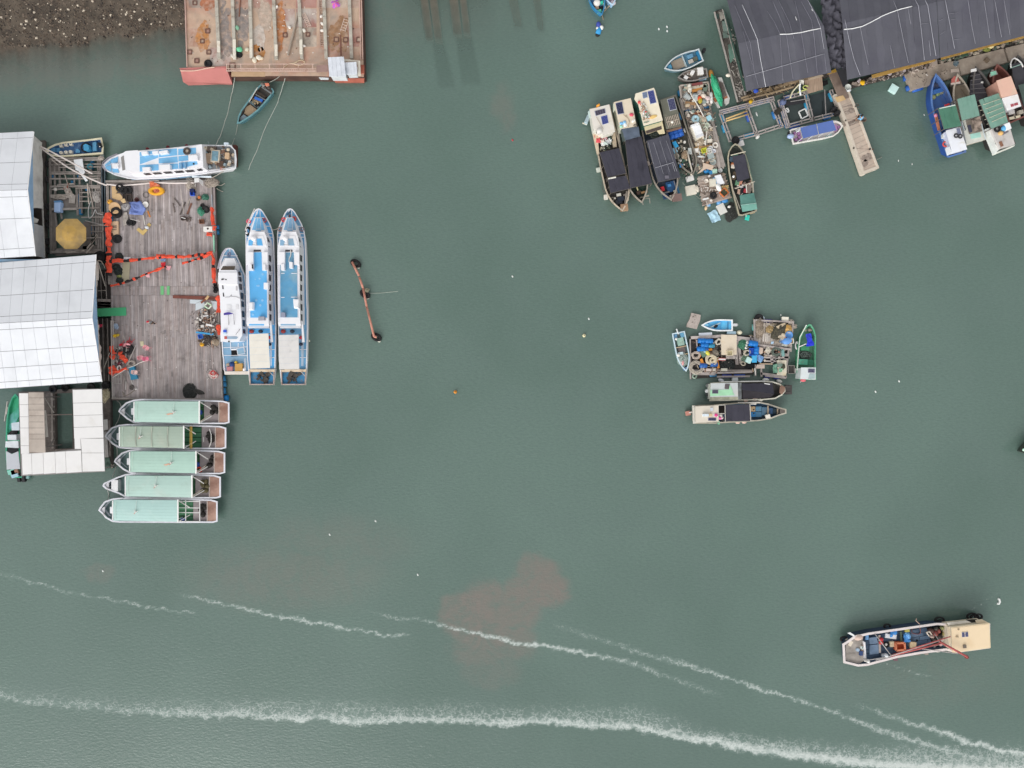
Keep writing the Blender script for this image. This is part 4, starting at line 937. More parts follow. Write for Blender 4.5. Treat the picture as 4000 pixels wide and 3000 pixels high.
rope([(*cD(1170,480),DZ+.2),(*cD(1230,450),.9),(*cD(1285,415),1.2)],'doubled rope from the platform corner to the horizontal tour boat',.04);rope([(*cD(1215,540),DZ),(*cD(1260,552),.2),(*cD(1300,530),.02)],'frayed rope end trailing off the platform corner',.04);rope([(*cD(1220,580),DZ),(*cD(1250,600),.2),(*cD(1282,612),.02)],'second frayed rope end trailing below the corner',.035)
put('crB',mC(.42,.42,.3,'2455c8','1c3f9a'),z1(1685,345),DZ,'bright blue plastic crate by the rope pile',.1);BX(z1,1690,290,DZ,(.5,.35,.5)).th('jerrycan','222c55','dark blue jerrycan behind the bright blue crate','jerrycan')
put('bkO',mU('8d7d70',.3,.25,),z1(1800,440),DZ,'round grey tub with orange rope inside');MB().to(W(*z1(1798,405),DZ+.28),.1,.07,12,6).th('rope_coil','d8793f','small orange rope coil in the grey tub','rope')
heap(z1(1920,405),.42,.38,.35,DZ,('3d6b5a','5c8c78'),'round green net bundle beside the grey tub','net_bundle','net',7,26);heap(z1(1840,680),.45,.55,.45,DZ,('3f7d66','5ea285'),'larger green net bundle by the dark tyre','net_bundle','net',8,30)
put('tyre',TY,z1(1935,640),DZ,'dark tyre beside the larger green net bundle',0,None,1.2,(.4,0));put('tyre',TY,z1(1870,570),DZ,'small dark tyre above the larger green net bundle',0,None,.7)
pole(z1(1435,240),z1(1500,740),DZ+.25,.04,P('cfc4ba',st='9b8c80',am=.4),'long pale pole lying on the planks');bb(z1(1525,500),z1(1425,750),DZ+.06,.14,WOODD,'dark brown board beside the long pale pole');bb(z1(1650,520),z1(1565,740),DZ+.05,.2,'7d584a','reddish-brown board beside the long pale pole');bb(z1(1620,420),z1(1570,570),DZ+.05,.13,WOODL,'short grey board above the reddish one')
bb(z1(1310,420),z1(1430,580),DZ+.05,.1,WOODD,'thin dark board leading to the pale pole');bb(z1(1290,520),z1(1320,700),DZ+.03,.14,mat('6d625d',var=.2),'dark board lying along the planks')
put('boxd',mC(.5,.4,.3,'5c504b','39322f'),z1(1510,830),DZ,'small dark box with a white stick across it',.1);bb(z1(1450,800),z1(1530,825),DZ+.36,.08,'e2dedb','short white stick across the small dark box');lit(pts(z1,1540,800,1640,800,1640,880,1550,880),DZ,14,('5e524d','6f625b'),'rubble',3,.08,.2,.1)
put('boxr',mC(.5,.45,.2,'7c5440','6b4a3a'),z1(1865,890),DZ,'low rusty box near the white stove box',.1)
o=root('stove_box','white metal box with a dark round hole near the water side','box',W(*z1(1968,1025),DZ));PZ(z1,(1880,982,2055,978,2056,1068,1880,1070),DZ,DZ+.45).bd('body','ebe8e2',o);MB().cyl(W(*z1(1970,1022),DZ+.45),.11,.02,12).bd('hole','3c2624',o)
bx(pts(cE,680,288,712,288,712,372,682,372),DZ+.03,mat('77bd82',var=.05),'green painted plank on the cross rows, the wider one',.02,'mat','mat');bx(pts(cE,742,288,768,288,768,372,742,372),DZ+.03,mat('77bd82',var=.05),'green painted plank on the cross rows, the narrower one',.02,'mat','mat')
for k,(x,y,s)in en(((285,1235,.5),(262,1340,.45),(278,1375,.55),(292,1465,.45))):heap(cD(x,y),s,s*.9,.5,DZ,('2b302e','3c4240'),['dark net bag beyond the straight garland','upper dark net bag of the stack beside the beige mat','biggest dark net bag beside the beige mat','dark net bag by the slanting garland'][k],'net_bag','net',30+k,18,.02)
heap(cD(285,1425),.3,.2,.25,DZ,('a3a96b','8b9358'),'small olive bundle between the dark net bags','bundle','bundle',36,8)
bx(pts(cD,318,1290,388,1285,378,1478,308,1475),DZ+.03,mat('b9b095',var=.05),'long beige mat between the two garlands',.03,'mat','mat');tarp(pts(cD,330,1240,392,1240,388,1285,335,1290),DZ+.1,mat('e6e2e6',st='b34a55',am=.3,ssc=4),'white patterned cloth at the end of the beige mat',.15,4,'cloth','cloth',8)
tarp(pts(cD,650,1215,730,1212,735,1250,655,1262),DZ+.3,OR,'orange life vest hung on the straight garland',.3,5,'life_vest','life vest',8);tarp(pts(cD,680,1255,735,1255,730,1282,690,1280),DZ+.2,mat('8aa9cf'),'pale blue cloth below the orange life vest',.15,6,'cloth','cloth',6)
tarp(pts(cD,688,1292,732,1290,730,1340,695,1338),DZ+.25,mat('d9323c'),'red cloth bundle between the garlands',.3,7,'cloth','cloth',8);tarp(pts(cD,735,1320,785,1325,765,1368,740,1360),DZ+.15,mat('e8aeb2'),'pink cloth at the end of the slanting garland',.15,8,'cloth','cloth',6);tarp(pts(cD,535,1380,575,1385,580,1440,545,1432),DZ+.15,mat('eab6ba'),'pink cloth hung halfway along the slanting garland',.15,9,'cloth','cloth',6)
pole(cD(505,1240),cD(640,1248),DZ+.55,.04,'d9d3cf','thin white rod lying along the straight garland')
bb(z2(1285,195),z2(2140,225),DZ+.06,.36,mat('7b4a40',st='5e3630',am=.4,ssc=1.5),'long red-brown board lying across the planks',h=.08);bb(z2(1560,232),z2(2100,250),DZ+.05,.14,mat('8d6a5e'),'thinner brown board beside the long red-brown one')
bb(z2(1835,320),z2(1985,195),DZ+.3,.2,mat('8b543f'),'short red-brown board crossing the white offcuts');bb(z2(1930,250),z2(1985,180),DZ+.42,.26,mat('d0ad80'),'short tan board on top of the crossing board')
OFF=mat('cdd5d9',var=.06,st='a9b2b8',am=.3,ssc=1)
for k,q in en(((1618,252,1875,262,1720,335,1618,328),(1730,335,1900,262,1910,400,1725,470),(1825,470,1910,400,1900,535,1825,520),(2030,280,2150,290,2150,480,2080,430))):bx(pts(z2,*q),DZ+.04+k*.03,OFF,['pale offcut board farthest from the water, below the brown boards','biggest pale offcut board beside the rubble','lowest pale offcut board above the rubble','pale offcut board against the orange-netted rail'][k],.03,'offcut','board')
o=root('frame','small white and green empty frame on the rubble pile','frame',W(*z2(1975,365),DZ+.3));q=[W(*z2(x,y),DZ+.35)for x,y in((1900,380),(1960,315),(2045,370),(1985,435))]
for i in range(4):MB().beam(q[i],q[(i+1)%4],.13,.08).bd('side',P('c9e8c4' if i%2 else 'e4ead9'),o)
RUB=('6f6661','a39a92','c7beb6','8a6f60','4a423f','b58f78','e0dbd5','7d7a78')
lit(pts(z2,1900,430,2140,470,2160,800,2150,1180,2040,1190,1890,1130,1880,960,1790,870,1740,700,1780,560),DZ,260,RUB,'rubble',11,.08,.36,.22,'bbbpppdr',.3,None,None)
heap(z2(1990,1030),1.0,.8,.45,DZ,('3d3735','6d625b'),'dark tangle of net and twigs at the foot of the rubble pile','net_heap','net',12,50,.02);heap(z2(2100,1090),.55,.5,.35,DZ,('a3927f','c4b39e'),'tan rope heap at the foot of the rubble pile','rope_heap','rope',13,36)
bb(z2(1735,895),z2(2085,935),DZ+.35,.2,mat('4a9fd0'),'light blue board across the rubble pile');put('crB2',mC(.5,.5,.3,'3d74cf','2f5eb0'),z2(1850,978),DZ,'blue plastic crate under the light blue board',.3)
put('bkT',mU('a48f7c',.24,.3),z2(1832,1055),DZ,'tan bucket below the blue plastic crate');put('buoyO',mk_buoy('e8ab25',.26),z2(1870,1135),DZ,'round yellow-orange buoy at the foot of the rubble pile')
BM(z2,1940,745,DZ+.5,2058,765,DZ+.5,.22,.15).th('foam_bar','eceae8','white foam bar on the rubble pile','foam');pole(z2(1862,480),z2(1838,680),DZ+.3,.04,'d8d2cb','pale pole standing out of the rubble pile');pole(z2(2020,560),z2(2040,740),DZ+.4,.04,'cfc6bd','thin pale stick in the rubble pile')
BX(z2,1815,690,DZ,(.4,.4,.3)).th('box','2c2827','small black box beside the rubble pile','box');bb(z2(1895,580),z2(1980,565),DZ+.4,.13,'dad8da','short white board high on the rubble pile')
lit(pts(z2,1560,480,1720,480,1720,760,1650,740),DZ,14,RUB,'rubble',14,.04,.12,.06)
CH=[('chairR','d23042',490,1015,-.5,'bright red plastic chair lying beside the pink ones',(1.2,.3)),('chairR','d23042',375,1092,-.6,'red plastic chair tipped against a pink chair',(1.1,0)),('chairK','e9a3aa',440,1118,-.4,'pink plastic chair tipped against the red one',(.4,.2)),('chairK','e9a3aa',815,1210,-.6,'pink plastic chair standing alone nearest the middle of the platform',None),('chairK','e9a3aa',685,1390,.25,'pink plastic chair beside the brighter pink one',(.1,.2)),('chairP','ee7f9c',810,1420,.1,'brighter pink plastic chair at the end of the white rope',None)]
for key,h,x,y,r_,lb,tl in CH:put(key,mk_chair(h),z2(x,y),DZ,lb,r_,'plastic chairs on the platform',.95,tl)
put('chairW',mk_chair('ecc9c2'),z3(590,578),DZ+.1,'pale pink plastic chair on the teal board',-.1,'plastic chairs on the platform',.95);put('chairM',mk_chair('8e3a4a'),z3(215,370),DZ,'maroon plastic chair among the poles',.8,'plastic chairs on the platform',.95,(1.0,.4))
bx(pts(z3,420,480,515,455,585,700,455,725),DZ+.1,mat('3580a2',var=.08,sc=2),'teal-blue table board lying on the planks',.3,'table_board','board')
put('tubeT',lambda:single(MB().to((0,0,.14),.34,.14,20,8,1.15,.8),'swim_ring',mat('a89f96',st='8a7f77',am=.4,ssc=3),'ring',1),z3(482,400),DZ+.05,'dusty grey-tan ring at the head of the teal board',.2);put('lifeW',lambda:single(MB().to((0,0,.1),.28,.09,20,8,.75,1.0),'life_ring',mat('d6cfc8'),'life ring',1),z3(240,495),DZ+.4,'white life ring on the orange netting heap',.1)
put('tyre',TY,z2(430,1230),DZ,'black tyre among the poles above the white ring',0,None,1.7)
bx(pts(z2,636,1075,706,1070,714,1170,650,1165),DZ+.01,mat('cfc8a6'),'small cream board lying near the tipped chairs',.03)
for k,(a,b)in en((((560,1150),(370,1560)),((375,1130),(355,1450)),((310,960),(370,1120)))):pole(z2(*a),z2(*b),DZ+.3,.045,'b8b1ab',['long pale pole slanting toward the chairs','grey pole leaning beside the black tyre','short grey pole near the tipped chairs'][k])
for k,(a,b)in en((((300,610),(350,720)),((345,600),(325,780)),((400,540),(495,810)),((365,740),(355,915)),((350,700),(385,790)))):pole(z3(*a),z3(*b),DZ+.06,.05,P(('b4aea8','a8a19b','d9d3ce','cfc9c4','9d9690')[k]),['first short grey rod below the netting heap','second short grey rod below the netting heap','white pole along the edge of the teal board','white rod lying beyond the rail grid','thin grey rod crossing the others'][k])
rope([(*z3(790,335),DZ+.4),(*z3(640,385),DZ+.3),(*z3(520,450),DZ+.35),(*z3(390,495),DZ+.5),(*z3(100,680),1.3)],'white rope from the bright pink chair to the edge rail',.045,PIPE)
rope([(*z3(290,960),DZ+.03),(*z3(330,990),DZ+.03),(*z3(300,1010),DZ+.03),(*z3(360,1030),DZ+.03),(*z3(430,1000),DZ+.03),(*z3(500,950),DZ+.03),(*z3(540,910),DZ+.03)],'grey rope lying on the planks near the lower corner',.04,ROPED);put('ballw',mk_buoy('e9e5e0',.14),z3(566,900),DZ,'small white ball at the end of the grey rope')
heap(z3(480,870),.3,.35,.1,DZ,('5a5350','7b736e'),'dark loop of rope beyond the teal board','rope_loop','rope',40,10)
lit(pts(z3,140,100,420,80,400,400,300,460,150,430),DZ,60,('5b5452','8b837e','c9c2bd','3b3635'),'rubble',15,.06,.25,.15,'bbpr',.15)
o=MB();o.cl([W(*z2(140,740),DZ+.05),W(*z2(225,745),DZ+.05),W(*z2(225,830),DZ+.05),W(*z2(140,825),DZ+.05)],8,8,.35,17,2,.15);o.th('cloth',mat('8e9fb4',st='dfe5ea',am=.4,ssc=4),'blue-grey crumpled bag at the platform edge rail','bag')
o=root('yellow_can','yellow plastic watering can at the platform edge','watering can',W(*z2(165,960),DZ));BL(z2,140,965,DZ+.25,.22,.22,.22,10).bd('body','d9b02c',o,1);BL(z2,195,952,DZ+.18,.26,.17,.15,10,.2).bd('spout','c9ad3c',o,1)
heap(z3(1620,950),.8,.95,.1,DZ,('333432','474846'),'dark net spread in a heap near the lower edge','net_heap','net',41,60,.02);heap(z3(1790,960),.7,.25,.12,DZ,('3f3e3c','55524f'),'tail of dark net leading off the dark heap','net_heap','net',42,24,.02,-.3)
heap(z3(2080,620),.55,.5,.3,DZ,('cfc4bd','c94a4a','e6dfd8'),'red and white rope tangle near the water-side rail','rope_heap','rope',43,50,.03);MB().to(W(*z3(2070,590),DZ+.25),.26,.06,18,6).th('life_ring','cf4240','red ring on the red and white rope tangle','life ring',None,1)
lit(pts(z3,1930,300,2100,380,2010,760,1950,740),DZ,30,('d8d2cd','e8e4e0','a29a94'),'rubble',16,.04,.12,.05)
lit([(440,720),(820,720),(850,1000),(855,1540),(450,1540)],DZ+.01,90,('d9d4cf','efebe7','b9b1ab','5a5350'),'rubble',17,.04,.1,.04,'bbd',.01)
PW=W(*z2(928,712),DZ)
def stand_person():
 lean=Vec((0,0,0));J=[(0,0,.95),(0,0,1.2),(0,0,1.42),(0,0,1.52),(0,0,1.66),(.09,.02,.92),(.1,.12,.5),(.1,.02,.06),(.1,.14,.03),(-.09,0,.92),(-.1,-.02,.5),(-.1,-.1,.06),(-.1,.03,.03),(.2,0,1.4),(.26,.02,1.12),(.24,.16,.9),(-.2,0,1.4),(-.26,.02,1.12),(-.22,.12,.88)]
 E=[(0,1),(1,2),(2,3),(3,4),(0,5),(5,6),(6,7),(7,8),(0,9),(9,10),(10,11),(11,12),(2,13),(13,14),(14,15),(2,16),(16,17),(17,18)]
 Rr=[.13,.12,.14,.055,.1,.09,.06,.045,.04,.09,.06,.045,.04,.06,.042,.035,.06,.042,.035]
 sh=MB();sh.lathe((0,0,.93),[(.16,0),(.17,.05),(.16,.2),(.2,.42),(.16,.53),(.07,.57)],14)
 for s in(-1,1):sh.tb([(s*.15,0,1.42),(s*.22,0,1.38),(s*.27,.02,1.12)],[.08,.075,.06],8)
 tr=MB()
 for s,k in((1,.1),(-1,-.03)):tr.tb([(s*.08,0,.97),(s*.09,.01,.85),(s*.1,k,.5),(s*.1,k-.08,.09)],[.12,.105,.08,.065],8)
 cap=MB();cap.lathe((0,0,1.66),[(.115,0),(.118,.05),(.09,.1),(.02,.125)],14);cap.box((0,.14,1.665),(.16,.14,.02))
 face=MB();face.ball((0,.105,1.64),.02,.03,.025,6);face.ball((.04,.1,1.665),.012,.008,.01,6);face.ball((-.04,.1,1.665),.012,.008,.01,6);face.box((0,.1,1.595),(.05,.012,.012))
 return J,Rr,E,[('shirt',sh,'9d9c9c'),('trousers',tr,'242427'),('cap',cap,'c43a4a'),('face',face,'a9745a')]
J,Rr,E,PT=stand_person();pr=person(PW,J,Rr,E,[mat('c69a7d')],PT,'person in a red cap, grey shirt and black trousers standing on the planks');pr.rotation_euler=(0,0,R(-70))
# ================================================================ raft of beams with the octagonal parasol
rb=root('beam_raft','raft of grey wooden beams with gaps over dark water beside the first shed','raft',W(305,790,0))
g=random.Random(21)
RX=[(545,465,1500,.22),(590,475,900,.16),(640,470,760,.16),(680,480,640,.08),(700,480,640,.08),(800,500,780,.12),(860,640,1000,.14),(965,520,760,.09),(985,520,760,.09),(1055,470,1490,.14),(1080,480,1490,.16),(1000,760,1300,.16),(1035,780,1400,.14),(880,780,1060,.12),(830,760,1080,.18),(600,1050,1200,.14),(1110,1050,1480,.18),(660,1060,1120,.12)]
for x,ya,yb,w in RX:MB().beam(W(*cC(x+g.uniform(-4,4),ya),.5),W(*cC(x+8+g.uniform(-4,4),yb),.5),w*1.35,.12).bd('beam',WOODG,rb)
RY=[(545,1090,472,.16),(560,1090,490,.1),(550,1095,535,.12),(640,1090,560,.09),(545,1090,632,.14),(560,1080,615,.08),(545,1080,690,.12),(620,800,750,.1),(850,1090,660,.1),(545,1085,772,.16),(820,1085,790,.1),(560,760,800,.12),(545,800,880,.3),(860,1085,880,.1),(830,1080,1005,.12),(560,830,1015,.2),(880,1130,1105,.1),(985,1125,1190,.12),(985,1120,1060,.08),(560,1120,1480,.2),(600,1100,1460,.12),(900,1100,1330,.1),(985,1120,1260,.1),(860,1085,835,.08),(860,1085,930,.09)]
for xa,xb,y,w in RY:MB().beam(W(*cC(xa,y+g.uniform(-4,4)),.62),W(*cC(xb,y-6+g.uniform(-4,4)),.62),w*1.3,.1).bd('beam',WOODX,rb)
for a,b,w in(((985,1390),(1050,1290),.16),((940,1440),(1050,1300),.14),((930,1490),(1010,1400),.12),((690,1480),(910,1465),.12),((720,1490),(880,1470),.1),((560,480),(620,530),.1),((700,640),(740,770),.08),((945,740),(960,960),.1),((960,770),(1010,1010),.1)):BN(cC,a,.74,b,.74,w,.1).bd('loose_beam',WOODL,rb)
for q in((560,480,640,480,640,620,560,625),(560,860,830,860,830,1010,570,1040),(560,1050,600,1050,610,1500,570,1500),(900,1150,985,1150,985,1460,890,1480),(590,1440,1050,1400,1080,1490,600,1520)):PZ(cC,q,.44,.5).bd('board_floor',mat('7d756f',var=.25,sc=1.5,st='5c5551',am=.45),rb)
for x,ya,yb in((575,640,690),(788,710,745),(858,640,690),(868,850,890),(870,930,1080),(855,880,960),(945,790,820),(1000,1190,1290),(1098,700,900),(1100,960,1060),(985,530,590),(650,1010,1030),(1000,500,520)):
 p,q=W(*cC(x,ya),.25),W(*cC(x+3,yb),.25);MB().tb([p,p.lerp(q,.04),p.lerp(q,.96),q],[.05,.24,.24,.05],10).bd('float_drum',BD,rb,1)
for x in(1125,1115):BM(cC,x,560,.4,x+14,1490,.4,.3,.3).bd('edge_beam',mat('5d6a72',st='3f474d',am=.4),rb)
o=root('parasol','large octagonal yellow parasol stained brown on the beam raft','parasol',W(*cC(740,1270),.5));c=W(*cC(737,1272),3.0);rr=1.86
for k in range(8):
 a0,a1=(k+.5)*pi/4,(k+1.5)*pi/4;A=lambda a,f,z:c+Vec((rr*f*cos(a),rr*f*sin(a),z))
 MB().lf([[A(a0,1,-.52),A(a1,1,-.52),A(a1,.5,-.24),A(a0,.5,-.24)],[A(a0,1,-.5),A(a1,1,-.5),A(a1,.5,-.22),A(a0,.5,-.22)]]).bd('gore',mat('b5965c',var=.1,sc=2,st='8f7b5c',am=.5,ssc=.7,st2='ab8d56',a2=.45,ro=.85),o)
 MB().lf([[A(a0,.5,-.24),A(a1,.5,-.24),c],[A(a0,.5,-.22),A(a1,.5,-.22),c+Vec((0,0,.02))]]).bd('gore',mat('bb9855',var=.1,sc=2,st='967d56',am=.47,ssc=.8,ro=.85),o)
MB().tb([W(*cC(755,1262),.5),c],.05,8).bd('stick',STEEL,o)
bx(pts(cC,585,945,655,940,650,1042,585,1045),.5,mat('a9c4ea',var=.04),'pale blue cool box on the beam raft',.55,'cool_box','box');PZ(cC,(580,925,658,920,655,940,585,944),.5,.9).th('blue_panel','6c99c4','blue lid behind the pale blue cool box','lid')
bx(pts(cC,748,866,815,866,806,952,742,948),.66,mat('a29a93',st='857d77'),'grey board lying on the beam raft',.05)
q=pts(cC,795,480,888,470,905,590,920,615,895,640,948,705,925,718,878,650,850,605,815,590);bx(q,.9,mat('eef0f2',var=.03),'torn white foam sheet under the thick white hose',.06,'foam_sheet','foam sheet')
heap(cC(740,830),.35,.9,.25,.6,('a19890','c4bab0'),'pale rope tangle beyond the grey board','rope_heap','rope',50,30,.03,.5);heap(cC(650,885),.8,.3,.2,.6,('a1968c','bdb2a7'),'pale rope tangle above the pale blue cool box','rope_heap','rope',51,26,.03);heap(cC(1040,880),.45,.7,.25,.6,('9c9590','c2bcb6'),'pale rope tangle near the outer edge of the beam raft','rope_heap','rope',52,36,.03,.4)
rope([(*cC(980,930),.75),(*cC(955,1010),.75),(*cC(960,1110),.75),(*cC(1000,1085),.75),(*cC(1030,1020),.75),(*cC(1050,1060),.75),(*cC(1110,1070),.75)],'white rope snaking over the outer part of the beam raft',.045,'cfcdcb');pole(cC(920,1140),cC(1150,1195),.85,.05,'a39d99','thin grey pole lying across the beam raft')
for k,(a,b)in en((((690,790),(750,830)),((735,735),(725,790)),((655,960),(640,1050)))):bb(cC(*a),cC(*b),.75,.12,mat('8d4a38'),['rusty red bar near the rope tangle','short rusty bar standing by the rope tangle','rusty bar against the pale blue cool box'][k],'rusty_bar','bar')
put('bagw',mf('cfc9c2',.22,.2),cC(608,805),.6,'white float bag by the rusty bars');put('bluet',mB('3f8391',.3,.25),cC(985,560),.5,'teal tub hanging in a gap of the beam raft')
for k,y in en((530,697,990,1110,1190,1362,1460)):
 put('tyre',TY,cC(512,y),.5,['fender tyre between shed and beam raft, farthest up','fender tyre level with the thick hose','fender tyre level with the pale blue cool box','fender tyre level with the parasol rim','fender tyre just below the parasol rim','fender tyre beside the parasol middle','fender tyre closest to the big shed'][k],0,'tyre fenders beside the first shed',1.05,(0,1.2))
heap(cC(1090,465),.4,.25,.2,.6,('b0a59a','cabfb4'),'pale rope heap at the head of the beam raft','rope_heap','rope',53,22);put('floatg',mf('a6b0b0',.28,.22),cC(1112,445),.05,'grey float beside the head of the beam raft',1.2);put('floatp',mf('c9a08a',.26,.12),cC(783,456),.2,'pinkish float beside the skiff with seats',.5)
put('tyre',TY,cC(1090,1535),.45,'black tyre at the corner of the big shed',0,None,1.9)
for k,(x,y)in en(((610,150),(850,145),(985,130),(500,165))):put('tyre',TY,cF(x,y),.35,['black tyre between the big shed and the U-roofed house, over the pool','black tyre between the big shed and the house, near its pale ropes','black tyre at the outer corner below the big shed','black tyre between the big shed and the house, beyond the tan sheets'][k],0,'tyres between big shed and floating house',1.3)
sk=root('skiff','small blue skiff with cream rim and six white seats','boat',W(*cY1(710,310),0));YR=mat('ded6b8',st='c4b78f',am=.3)
op=pts(cY1,1335,440,1345,300,1305,100,1000,140,700,172,480,195,300,240,160,310,85,375,130,440,230,485,400,508,700,492,1000,468)
hull(sk,op,.75,.28,.16,YR,YR,mat('4a6f9c',st='3d5f88',am=.4,ssc=1,st2='7b95ad'))
PZ(cY1,(170,340,90,375,165,425),.74,.79).bd('bow_cap',YR,sk)
for x,y in((463,290),(570,270),(678,255),(468,445),(575,435),(675,425)):
 p=W(*cY1(x,y),.28);st=MB();st.box(p,(.34,.3,.3)).bd('seat',mat('e9e2d3'),sk);MB().to(p+Vec((0,.06,.34)),.15,.05,12,6,1,.7).bd('seat_back',mat('efe8da'),sk,1)
for q,z,h in(((1112,200,1190,185,1200,380,1115,390),.62,'5b95b8'),((750,350,800,335,845,385,835,425,750,425),.55,'5f98bd'),((205,345,310,315,320,400,205,405),.5,'5a8fb4'),((330,320,405,318,412,415,330,405),.52,'4f86ad')):PZ(cY1,q,.28,z).bd('locker',mat(h,var=.1,sc=3),sk)
PZ(cY1,(915,255,960,230,1020,250,1035,345,990,380,925,365),.28,1.1).bd('console',mat('4b9bc4',ro=.4),sk);MB().to(W(*cY1(965,310),.55),.5,.1,18,6).bd('black_mat','23262d',sk,1)
for x,y in((1262,235),(1285,285)):BL(cY1,x,y,.9,.24,.2,.2,10).bd('motor','1d1e24',sk,1)
BL(cY1,1270,290,1.12,.07).bd('motor_cap','e9e9e9',sk,1)
# ================================================================ tour boats
cV=crop(840,780,400/1659);cX=crop(840,1140,400/1659)
TW=mat('eeedf0',ro=.4,var=.03,st='d9d6d6',am=.3,ssc=.6)
BLUE=mat('7ab8e2',ro=.5,var=.08,sc=1.5,st='8fbfdf',am=.35,ssc=.6);BLUE2=mat('5f9cc2',ro=.5,var=.1,st='8fadb9',am=.48,ssc=.45,st2='5d97bb')
BLUE3=mat('86aecd',ro=.5,var=.1,st='93aebd',am=.45,ssc=.7)
def strip(rt,name,a,b,z,w,m):return MB().beam(W(*a,z),W(*b,z),w,.03).bd(name,m,rt)
def windows(rt,a,b,z0,z1,n,nrm,gap=.28,tint=None):
 ""
 for i in range(n):
  p=a.lerp(b,(i+gap/2)/n);q=a.lerp(b,(i+1-gap/2)/n);o=nrm*.02;d=nrm*.05
  def at(v,z):return Vec((v.x,v.y,z))
  f=MB().lf([[at(p,z0)+o-nrm*.04,at(q,z0)+o-nrm*.04,at(q,z1)+o-nrm*.04,at(p,z1)+o-nrm*.04],[at(p,z0)+o,at(q,z0)+o,at(q,z1)+o,at(p,z1)+o]]).bd('window',tint or GLASS,rt)
def tourboat(rt,dx,deckm,awn,awh,awlow,s):
 c=lambda x,y:cV(x+dx,y);e=lambda x,y:cX(x+dx,y)
 op=[e(1470,1505),e(1484,1220),e(1492,900),e(1498,600),e(1496,300),c(1488,1659),c(1480,1200),c(1466,800),c(1458,620),c(1445,520),c(1400,390),c(1345,290),c(1290,200),c(1250,155),c(1215,143),c(1175,158),c(1130,220),c(1070,350),c(1020,480),c(1008,560),c(1010,800),c(1014,1300),c(1018,1659),e(1022,300),e(1028,700),e(1036,1100),e(1050,1240),e(1075,1505)]
 zg=1.35;hull(rt,op,zg,zg-.12,.09,TW,TW,deckm,zb=-.3,taper=.86)
 for a,b in(((1140,290),(1310,290)),((1060,430),(1400,430)),((1020,545),(1440,550)),((1012,608),(1455,608))):strip(rt,'deck_strip',c(*a),c(*b),zg-.1,.09,TW)
 for a,b in(((1195,170),(1165,290)),((1240,170),(1245,290)),((1215,150),(1190,240))):strip(rt,'deck_strip',c(*a),c(*b),zg-.1,.08,TW)
 tr=[(1160,292),(1250,292),(1300,420),(1330,520),(1078,520),(1110,420)]
 MB().lf([[W(*c(x,y),zg-.12)for x,y in((1150,285),(1262,285),(1345,430),(1395,590),(1062,590),(1092,420))],[W(*c(x,y),zg+.7)for x,y in tr]]).bd('trunk',TW,rt)
 for q in((1168,300,1196,300,1170,490,1110,490),(1204,300,1240,300,1250,470,1178,470),(1247,300,1270,300,1312,490,1260,490),(1172,480,1252,480,1256,506,1166,506)):PZ(c,q,zg+.705,zg+.725).bd('trunk_panel',BLUE if s else BLUE3,rt)
 zr=3.3;RF=[c(1090,520),c(1310,520),c(1345,610),c(1365,760),c(1368,1050),c(1372,1659),e(1376,300),e(1380,520),e(1020,520),c(1018,1659),c(1012,850),c(1022,740),c(1045,620)]
 RW=[W(*p,zr)for p in RF];MB().pr(ofs(RW,.06),zg-.12,zr-.08).bd('cabin',TW,rt)
 MB().pr(RW,zr-.08,zr).bd('roof',TW,rt)
 ws=MB();ws.lf([[W(*c(x,y),2.55)for x,y in((1085,545),(1140,520),(1250,516),(1318,540))],[W(*c(x,y),3.2)for x,y in((1082,578),(1145,556),(1250,556),(1290,578))],[W(*c(x,y),3.2)+Vec((0,-.06,-.05))for x,y in((1082,578),(1145,556),(1250,556),(1290,578))],[W(*c(x,y),2.5)+Vec((0,-.06,0))for x,y in((1085,545),(1140,520),(1250,516),(1318,540))]],(True,1));ws.bd('windscreen',P('6a6577',ro=.2,spec=.6),rt)
 br=[W(*c(x,y),3.36)for x,y in((1095,585),(1290,585),(1345,750),(1015,750))];MB().pr(br,zr,3.36).bd('brow',TW,rt)
 for q in((1055,655,1130,640,1118,742,1052,742),(1185,630,1262,630,1285,742,1190,742)):PZ(c,q,3.362,3.39).bd('brow_panel',deckm if s else BLUE3,rt)
 p=W(*c(1145,630),3.4);MB().lathe(p,[(.28,0),(.32,.12),(.26,.3),(.05,.36)],16).bd('radar_dome',TW,rt,1);BM(c,1150,650,3.42,1165,745,3.42,.26,.06).bd('mast_step',TW,rt)
 BM(c,1110,728,3.7,1205,738,3.7,.05,.05).bd('antenna_bar',STEEL,rt)
 if s:q=[(1135,852),(1265,852),(1272,1100),(1275,1150),(1350,1152),(1352,1659),(1062,1659),(1062,1155),(1150,1155),(1145,1010)]
 else:q=[(1130,855),(1275,855),(1278,1050),(1330,1055),(1335,1659),(1055,1659),(1055,1055),(1132,1050)]
 low=[e(1338,415),e(1058,415)]if not s else[e(1355,418),e(1085,418)]
 poly=[]
 for v in q:poly.append(c(*v))
 i=q.index((1062,1659))if s else q.index((1055,1659));poly[i]=low[1];poly[i-1]=low[0]
 MB().pp(poly,zr+.002,zr+.02).bd('roof_deck',deckm if s else BLUE2,rt)
 PZ(c,(1138,812,1250,812,1255,842,1134,842),zr+.004,zr+.05).bd('skylight',GLASS,rt)
 for q,hh in(((1018,850,1128,850,1128,1040,1110,1048,1020,1040),.35),((1278,850,1362,850,1362,1052,1285,1052),.35),((1066,1045,1118,1045,1122,1140,1070,1142),.5),((1200,1005,1250,1010,1252,1110,1202,1108)if not s else(1275,1045,1325,1045,1328,1140,1280,1142),.5)):
  PZ(c,q,zr+.002,zr+hh).bd('roof_locker',TW,rt)
 if s:PZ(c,(1106,1045,1128,1050,1136,1120,1108,1115),zr+.505,zr+.52).bd('vent_grille',DARK,rt)
